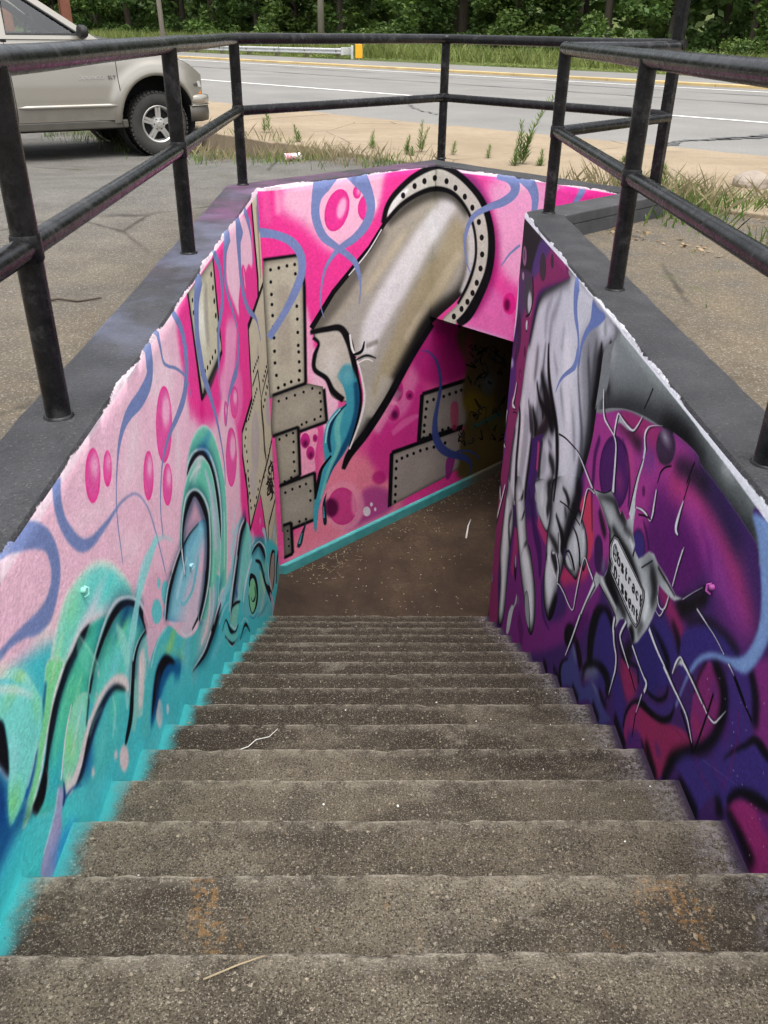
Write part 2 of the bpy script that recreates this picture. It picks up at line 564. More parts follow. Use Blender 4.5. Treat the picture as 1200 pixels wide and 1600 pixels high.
def mat_step():
    t = NT('weathered exposed aggregate concrete')
    p = t.pos(); x = t.xyz(p)
    g = t.n('ShaderNodeNewGeometry')
    nz = t.xyz(g.outputs['Normal'])[2]
    big = t.noise(p, 1.1, 6, 0.62); mid = t.noise(p, 5.5, 6, 0.65); fine = t.noise(p, 190, 3, 0.7)
    c = t.mix(t.ramp(big, [(0.32, 0), (0.68, 1)]), (0.080, 0.066, 0.047), (0.178, 0.152, 0.112))
    c = t.mix(t.ramp(mid, [(0.36, 0.7), (0.52, 0)]), c, (0.060, 0.050, 0.040))
    c = t.mix(t.ramp(mid, [(0.60, 0), (0.72, 0.55)]), c, (0.27, 0.24, 0.19))
    dk = t.math('MULTIPLY', t.mrange(t.noise(t.scale(p, (0.8, 1.6, 1)), 1.3, 7, 0.68), 0.46, 0.62), 0.8)
    c = t.mix(dk, c, (0.042, 0.033, 0.025))
    dark_blot = t.mrange(t.math('ADD', t.noise(t.scale(p, (1.1, 2.0, 1)), 1.1, 7, 0.7, 0.5), t.mrange(x[1], 0.3, 2.4, -0.14, 0.20)), 0.44, 0.58)  # dark brown blotches, covering more of the treads further down the flight
    c = t.mix(t.math('MULTIPLY', dark_blot, 0.84), c, (0.030, 0.0225, 0.0165))
    lt = t.mrange(t.noise(t.scale(p, (1.3, 2.2, 1)), 1.7, 6, 0.62, 0.6), 0.58, 0.70)
    c = t.mix(t.math('MULTIPLY', lt, 0.55), c, (0.25, 0.225, 0.18))
    # aggregate: two sizes of stones
    for sc, thr, colA, colB, amt in ((235, 0.68, (0.40, 0.36, 0.29), (0.24, 0.21, 0.17), 0.75), (88, 0.86, (0.42, 0.36, 0.27), (0.13, 0.125, 0.12), 0.75)):
        vn = t.n('ShaderNodeTexVoronoi'); t.l(p, vn.inputs['Vector']); vn.inputs['Scale'].default_value = sc
        cs = t.n('ShaderNodeSeparateColor'); t.l(vn.outputs['Color'], cs.inputs[0])
        on = t.math('MULTIPLY', t.ramp(cs.outputs[0], [(thr, 0), (thr + 0.02, 1)]), t.ramp(vn.outputs['Distance'], [(0.28, 1), (0.45, 0)]))
        c = t.mix(t.math('MULTIPLY', on, amt), c, t.mix(cs.outputs[1], colA, colB))
    c = t.mix(t.ramp(fine, [(0.40, 0.85), (0.50, 0)]), c, (0.022, 0.018, 0.013))
    c = t.mix(t.ramp(t.noise(p, 210, 2), [(0.58, 0), (0.68, 0.45)]), c, (0.36, 0.32, 0.25))
    # rust / old orange paint scuffs on the upper treads
    sc_ = t.math('MULTIPLY', t.mrange(t.noise(t.scale(p, (7, 3, 3)), 1.0, 4, 0.6), 0.56, 0.63), t.mrange(t.noise(p, 60, 3), 0.46, 0.60))
    sc_ = t.math('MULTIPLY', sc_, t.math('MULTIPLY', t.mrange(x[1], 0.32, 0.28), t.mrange(x[1], 0.0, 0.05)))
    c = t.mix(t.math('MULTIPLY', sc_, 0.4), c, (0.33, 0.17, 0.05))
    # worn pale nosing (attribute painted on the front edge of each tread)
    at = t.n('ShaderNodeAttribute'); at.attribute_name = 'nose'
    nf = t.math('MULTIPLY', at.outputs['Fac'], t.mrange(t.noise(p, 22, 4, 0.7), 0.36, 0.62))
    c = t.mix(t.math('MULTIPLY', nf, 0.9), c, (0.40, 0.36, 0.29))
    # spray paint that drifted off the walls
    rag = t.math('MULTIPLY', t.math('SUBTRACT', t.noise(p, 14, 4, 0.65), 0.5), 0.09)
    left = t.mrange(t.math('ADD', x[0], rag), 0.075, 0.0)
    left = t.math('MULTIPLY', left, t.mrange(x[1], 4.5, 3.2, 0.35, 1.0))
    left = t.math('MULTIPLY', left, t.mrange(t.noise(p, 50, 4, 0.7), 0.15, 0.42))
    c = t.mix(left, c, (0.05, 0.40, 0.42))
    rt = t.mrange(t.math('SUBTRACT', x[0], rag), W - 0.17, W - 0.03)
    sp = t.math('MULTIPLY', rt, t.mrange(t.noise(p, 70, 3, 0.7), 0.40, 0.62))
    c = t.mix(t.math('MULTIPLY', sp, 0.42), c, (0.42, 0.39, 0.43))
    rt2 = t.mrange(t.math('SUBTRACT', x[0], t.math('MULTIPLY', rag, 0.4)), W - 0.05, W - 0.005)
    c = t.mix(rt2, c, (0.045, 0.03, 0.06))
    h = t.math('ADD', t.math('MULTIPLY', fine, 1.0), t.math('MULTIPLY', t.voro(p, 235), -0.5))
    return t.fin(c, 0.9, t.bump(h, 1.0, 0.008), spec=0.15)
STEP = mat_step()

def mat_floor():
    t = NT('dirty tunnel floor')
    p = t.pos(); 
    big = t.noise(p, 0.9, 7, 0.68, 0.8); mid = t.noise(p, 3.3, 8, 0.75, 1.2); fine = t.noise(p, 60, 4, 0.6)
    c = t.mix(t.ramp(big, [(0.35, 0), (0.65, 1)]), (0.026, 0.016, 0.010), (0.085, 0.056, 0.034))
    c = t.mix(t.ramp(mid, [(0.36, 0.8), (0.5, 0)]), c, (0.035, 0.024, 0.018))
    c = t.mix(t.ramp(mid, [(0.60, 0), (0.75, 0.4)]), c, (0.17, 0.13, 0.09))
    c = t.mix(t.ramp(fine, [(0.38, 0.6), (0.5, 0)]), c, (0.03, 0.02, 0.015))
    return t.fin(c, 0.85, t.bump(t.math('ADD', fine, mid), 0.5, 0.008), spec=0.3)

def mat_grime(name, a, b):
    t = NT(name)
    p = t.pos()
    c = t.mix(t.ramp(t.noise(p, 2.5, 6, 0.65), [(0.35, 0), (0.65, 1)]), a, b)
    return t.fin(c, 0.85, t.bump(t.noise(p, 40, 4), 0.4, 0.006))
GRIME = mat_grime('tunnel concrete', (0.05, 0.045, 0.038), (0.11, 0.10, 0.085))
PURPLE = mat_grime('purple wall paint', (0.10, 0.03, 0.14), (0.16, 0.05, 0.2))

# ------------------------------------------------------------------ stairs
def make_steps():
    root = empty('staircase', (0, 0, 0))
    tag(root, 'weathered concrete staircase going down between the painted walls', 'staircase')
    nx = 72
    for k in range(-2, 16):
        yn = k * RUN; z = NOSE0 - k * RISE
        yb = yn - RUN - 0.06
        zb = z - RISE - 0.10
        vs, fs, nose = [], [], []
        for i in range(nx + 1):
            x = -0.004 + (W + 0.008) * i / nx
            e = 0.003 * mnoise.noise(Vector((x * 5, k * 7.3, 0))) + 0.004 * mnoise.noise(Vector((x * 23, k * 3.1, 4))) + 0.004 * mnoise.noise(Vector((x * 47, k * 1.7, 9)))
            chip = max(0.0, mnoise.noise(Vector((x * 8, k * 5.1, 20))) - 0.38) * 0.05
            sag = 0.003 * mnoise.noise(Vector((x * 2.2, k * 2.9, 7)))
            prof = [(yb, zb, 0), (yb, z + 0.000, 0), (yn - 0.055, z + sag, 0), (yn - 0.016 + e - chip, z + sag - 0.0005, 0.3),
                    (yn - 0.007 + e - chip * 0.8, z + sag - 0.003 - chip * .2, 1.0), (yn + e - chip * 0.4, z + sag - 0.011 - chip * .5, 1.0), (yn + e * .4 - .003, z - 0.04, 0.2),
                    (yn - .004, zb, 0)]
            for (yy, zz, nn) in prof:
                vs.append((x, yy, zz)); nose.append(nn)
        P = 8
        for i in range(nx):
            for j in range(P):
                j2 = (j + 1) % P
                fs.append((i * P + j, i * P + j2, (i + 1) * P + j2, (i + 1) * P + j))
        fs.append(tuple(range(P))); fs.append(tuple(nx * P + P - 1 - j for j in range(P)))
        m = MB(); m.add(vs, fs)
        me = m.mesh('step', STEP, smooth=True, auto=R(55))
        at = me.attributes.new('nose', 'FLOAT', 'POINT')
        at.data.foreach_set('value', nose)
        link('step', me, root)
make_steps()

def make_floor():
    m = MB()
    y1 = 15 * RUN - 0.05
    ps = [(-0.02, y1), (W + 0.02, y1), (PD.x + .02, PD.y)] + [tuple(UV(12, 1.86)[:2]), tuple(UV(12, -0.02)[:2]), (-0.02, PA.y)]
    m.add([(p[0], p[1], ZF) for p in ps], [tuple(range(len(ps)))])
    tag(m.build('tunnel_floor', mat_floor()), kind='structure')
    c = MB()
    c.prism([UV(LAB + CW, -0.1), UV(LAB + CW, LBC + .1), UV(12, LBC + .1), UV(12, -0.1)], ZC, ZC + 0.25)
    tag(c.build('tunnel_ceiling', GRIME), kind='structure')
    e = MB()
    e.prism([UV(12, -0.4), UV(12, LBC + .4), UV(12.2, LBC + .4), UV(12.2, -0.4)], ZF - .05, ZC + 0.25)
    tag(e.build('tunnel_end', GRIME), kind='structure')
make_floor()

# ------------------------------------------------------------------ walls with copings
CB = ZT - 0.07               # underside of the coping course
def set_uv(me, fn, name):
    ul = me.uv_layers.get(name) or me.uv_layers.new(name=name)
    for l in me.loops:
        ul.data[l.index].uv = fn(me.vertices[l.vertex_index].co)
    return ul

def wall(name, label, prisms, canvas, sfun, inner, matset, cop, extra=None):
    """prisms: (plan polygon, z0, z1); canvas = (s0, s1, t0, t1) painted area; inner(normal) -> True on the painted side;
    cop = (inner start, inner end, outer start, outer end) of the coping course"""
    mural, coping = matset
    m = MB()
    for poly, z0, z1 in prisms: m.prism(poly, z0, z1)
    me = m.mesh(name, [mural, DARKPAINT])
    s0, s1, t0, t1 = canvas
    fuv = lambda c: ((sfun(c) - s0) / (s1 - s0), (c.z - t0) / (t1 - t0))
    set_uv(me, fuv, 'UVMap')
    for p in me.polygons: p.material_index = 0 if inner(p.normal) else 1
    o = link(name, me); tag(o, label, 'wall')
    a, b, oa, ob = cop
    L = (b - a).length; n = max(8, int(L / 0.04))
    vs, fs, mi, ed = [], [], [], []
    nrm_in = Vector((-(b - a).y, (b - a).x, 0)).normalized()
    if nrm_in.dot(oa - a) > 0: nrm_in = -nrm_in          # towards the well
    P = 7
    for i in range(n + 1):
        f = i / n
        p = a.lerp(b, f); q = oa.lerp(ob, f)
        d = (q - p); wd_ = d.length; d = d / wd_
        e = 0.004 * mnoise.noise(Vector((p.x * 5, p.y * 5, 1))) + 0.002 * mnoise.noise(Vector((p.x * 13, p.y * 13, 5)))
        e2 = 0.006 * mnoise.noise(Vector((q.x * 6, q.y * 6, 2)))
        g = 0.004 * mnoise.noise(Vector((p.x * 3, p.y * 3, 8)))
        row = [(p, CB), (p + d * 0.0, ZT - 0.012 + e * .5), (p + d * (0.008 + max(0, e)), ZT - 0.001 + g), (p + d * (wd_ * .5), ZT + g),
               (p + d * (wd_ - 0.012 + e2), ZT - 0.002 + g), (p + d * (wd_ + e2 * .5), ZT - 0.015), (q, CB)]
        for r_, z in row: vs.append((r_.x, r_.y, z))
    for i in range(n):
        for j in range(P):
            j2 = (j + 1) % P
            fs.append((i * P + j, i * P + j2, (i + 1) * P + j2, (i + 1) * P + j)); mi.append(0 if j == 0 else 1)
    fs.append(tuple(range(P))); mi.append(1)
    fs.append(tuple(n * P + P - 1 - j for j in range(P))); mi.append(1)
    mc = MB(); mc.v = vs; mc.f = fs; mc.m = mi
    cme = mc.mesh('coping', [mural, coping], smooth=True, auto=R(40))
    def across(c):
        return (Vector((c.x, c.y, 0)) - a).dot(-nrm_in)
    def fuv2(c):
        ac = max(0.0, across(c))
        z = c.z if ac < 0.004 else ZT + ac
        return ((sfun(c) - s0) / (s1 - s0), (z - t0) / (t1 - t0))
    set_uv(cme, fuv2, 'UVMap')
    set_uv(cme, lambda c: (sfun(c), max(0.0, across(c) + (0 if c.z > ZT - .02 else 0))), 'edge')
    link('coping', cme, o)
    return o

# ------------------------------------------------------------------ mural painting (spray paint laid down shape by shape, in wall millimetres)
def _smooth(pts, closed, n=7):
    P = np.asarray(pts, float)
    N = len(P)
    if N < 3: return P
    idx = (lambda i: i % N) if closed else (lambda i: min(max(i, 0), N - 1))
    out = []
    ts = np.arange(n) / n
    for i in range(N if closed else N - 1):
        p0, p1, p2, p3 = P[idx(i - 1)], P[idx(i)], P[idx(i + 1)], P[idx(i + 2)]
        for t in ts:
            out.append(0.5 * (2 * p1 + (p2 - p0) * t + (2 * p0 - 5 * p1 + 4 * p2 - p3) * t * t + (3 * p1 - p0 - 3 * p2 + p3) * t ** 3))
    if not closed: out.append(P[-1])
    return np.array(out)

def _ribbon(P):
    c, w = P[:, :2], np.maximum(P[:, 2], 0.5) * 0.5
    t = np.gradient(c, axis=0)
    L = np.hypot(t[:, 0], t[:, 1]); L[L == 0] = 1
    n = np.stack([-t[:, 1] / L, t[:, 0] / L], 1) * w[:, None]
    return np.concatenate([c + n, (c - n)[::-1]])

def _box(a, r):
    """box blur along both axes, radius r texels, edge-clamped"""
    for ax in (0, 1):
        n = a.shape[ax]
        k = int(max(1, min(r, n - 1)))
        pad = [(0, 0), (0, 0)]; pad[ax] = (k + 1, k)
        c = np.cumsum(np.pad(a, pad, mode='edge'), axis=ax, dtype=np.float64)
        hi = np.take(c, np.arange(2 * k + 1, 2 * k + 1 + n), axis=ax); lo = np.take(c, np.arange(0, n), axis=ax)
        a = ((hi - lo) / (2 * k + 1)).astype(np.float32)
    return a

class Canvas:
    def __init__(s, rect, res):
        s.s0, s.s1, s.t0, s.t1 = rect
        s.res = res
        s.w = int(round((s.s1 - s.s0) / res)); s.h = int(round((s.t1 - s.t0) / res))
        s.a = np.zeros((s.h, s.w, 3), np.float32)
        s.clip = None
    def mask(s, poly, pad):
        """coverage of a polygon (mm) -> (window, mask)"""
        X = (poly[:, 0] / 1000 - s.s0) / s.res; Y = (poly[:, 1] / 1000 - s.t0) / s.res
        x0 = int(max(0, math.floor(X.min()) - pad)); x1 = int(min(s.w, math.ceil(X.max()) + pad + 1))
        y0 = int(max(0, math.floor(Y.min()) - pad)); y1 = int(min(s.h, math.ceil(Y.max()) + pad + 1))
        if x1 <= x0 or y1 <= y0: return None, None
        w, h = x1 - x0, y1 - y0
        SS = 3
        acc = np.zeros((h * SS, w + 2), np.float32)
        xs, ys = X - x0, (Y - y0) * SS
        x2, y2 = np.roll(xs, -1), np.roll(ys, -1)
        for a, b, c, d in zip(xs, ys, x2, y2):
            if b == d: continue
            sg = 1.0
            if b > d: a, b, c, d = c, d, a, b; sg = -1.0
            r0 = max(0, int(math.ceil(b - 0.5))); r1 = min(h * SS - 1, int(math.ceil(d - 0.5)) - 1)
            if r1 < r0: continue
            rows = np.arange(r0, r1 + 1)
            cx = np.clip(a + (rows + 0.5 - b) * (c - a) / (d - b), 0, w)
            fl = np.floor(cx).astype(int); fr = cx - fl
            acc[rows, fl] += sg * (1 - fr); acc[rows, fl + 1] += sg * fr
        m = np.clip(np.abs(np.cumsum(acc, axis=1)[:, :w]), 0, 1)
        return (y0, y1, x0, x1), m.reshape(h, SS, w).mean(1).astype(np.float32)
    def draw(s, kind, col, f, al, pts, ex):
        P = np.array(pts, float)
        if kind == 'S' or kind == 'L':
            P = P.reshape(-1, 3)
            poly = _ribbon(_smooth(P, False) if kind == 'S' else np.concatenate([P[[0]] + (P[[1]] - P[[0]]) * t for t in (0, .5, 1)]) if len(P) == 2 else _smooth(P, False, 1))
        else:
            P = P.reshape(-1, 2)
            poly = _smooth(P, True) if kind in 'PC' else P
        fr = f / 1000 / s.res / 2
        er = max([e[1] for e in ex.get('e', [])] + [0]) / 1000 / s.res / 2
        win, m = s.mask(poly, int(max(fr, 0) * 2.2) + 3)
        if kind == 'C':
            s.clip = None if win is None else (win, m); return
        if win is None: return
        y0, y1, x0, x1 = win
        hard = m
        if fr >= 0.7: m = _box(_box(m, fr), fr)
        mm = m * al
        if ex.get('c') and s.clip is not None:
            (a0, a1, b0, b1), cm = s.clip
            full = np.zeros((s.h, s.w), np.float32); full[a0:a1, b0:b1] = cm
            mm = mm * full[y0:y1, x0:x1]
        if 'v' in ex:                        # fades out upwards between two heights
            tt = ((np.arange(y0, y1) + .5) * s.res + s.t0) * 1000
            mm = mm * np.clip((ex['v'][0] - tt) / (ex['v'][0] - ex['v'][1]), 0, 1)[:, None]
        c = np.empty((y1 - y0, x1 - x0, 3), np.float32); c[:] = np.array(col, np.float32) / 255
        for g in ex.get('g', []):            # soft colour towards a point: (s, t, radius, colour, amount)
            yy = ((np.arange(y0, y1) + .5) * s.res + s.t0) * 1000; xx = ((np.arange(x0, x1) + .5) * s.res + s.s0) * 1000
            d = np.sqrt(((xx[None] - g[0]) / g[2]) ** 2 + ((yy[:, None] - g[1]) / g[3]) ** 2)
            k = (np.clip(1 - d, 0, 1) ** 1.2 * g[5])[..., None]
            c = c * (1 - k) + np.array(g[4], np.float32) / 255 * k
        for e in ex.get('e', []):            # colour along the rim: (colour, width, amount)
            r = e[1] / 1000 / s.res / 2
            b = _box(_box(np.pad(hard, int(r * 2) + 1), r), r)
            q = int(r * 2) + 1
            b = b[q:-q, q:-q]
            k = (np.clip((1 - b) * 2, 0, 1) * e[2])[..., None]
            c = c * (1 - k) + np.array(e[0], np.float32) / 255 * k
        A = s.a[y0:y1, x0:x1]
        A += (c - A) * mm[..., None]
    def run(s, ops):
        for op in ops: s.draw(*op)
        return s

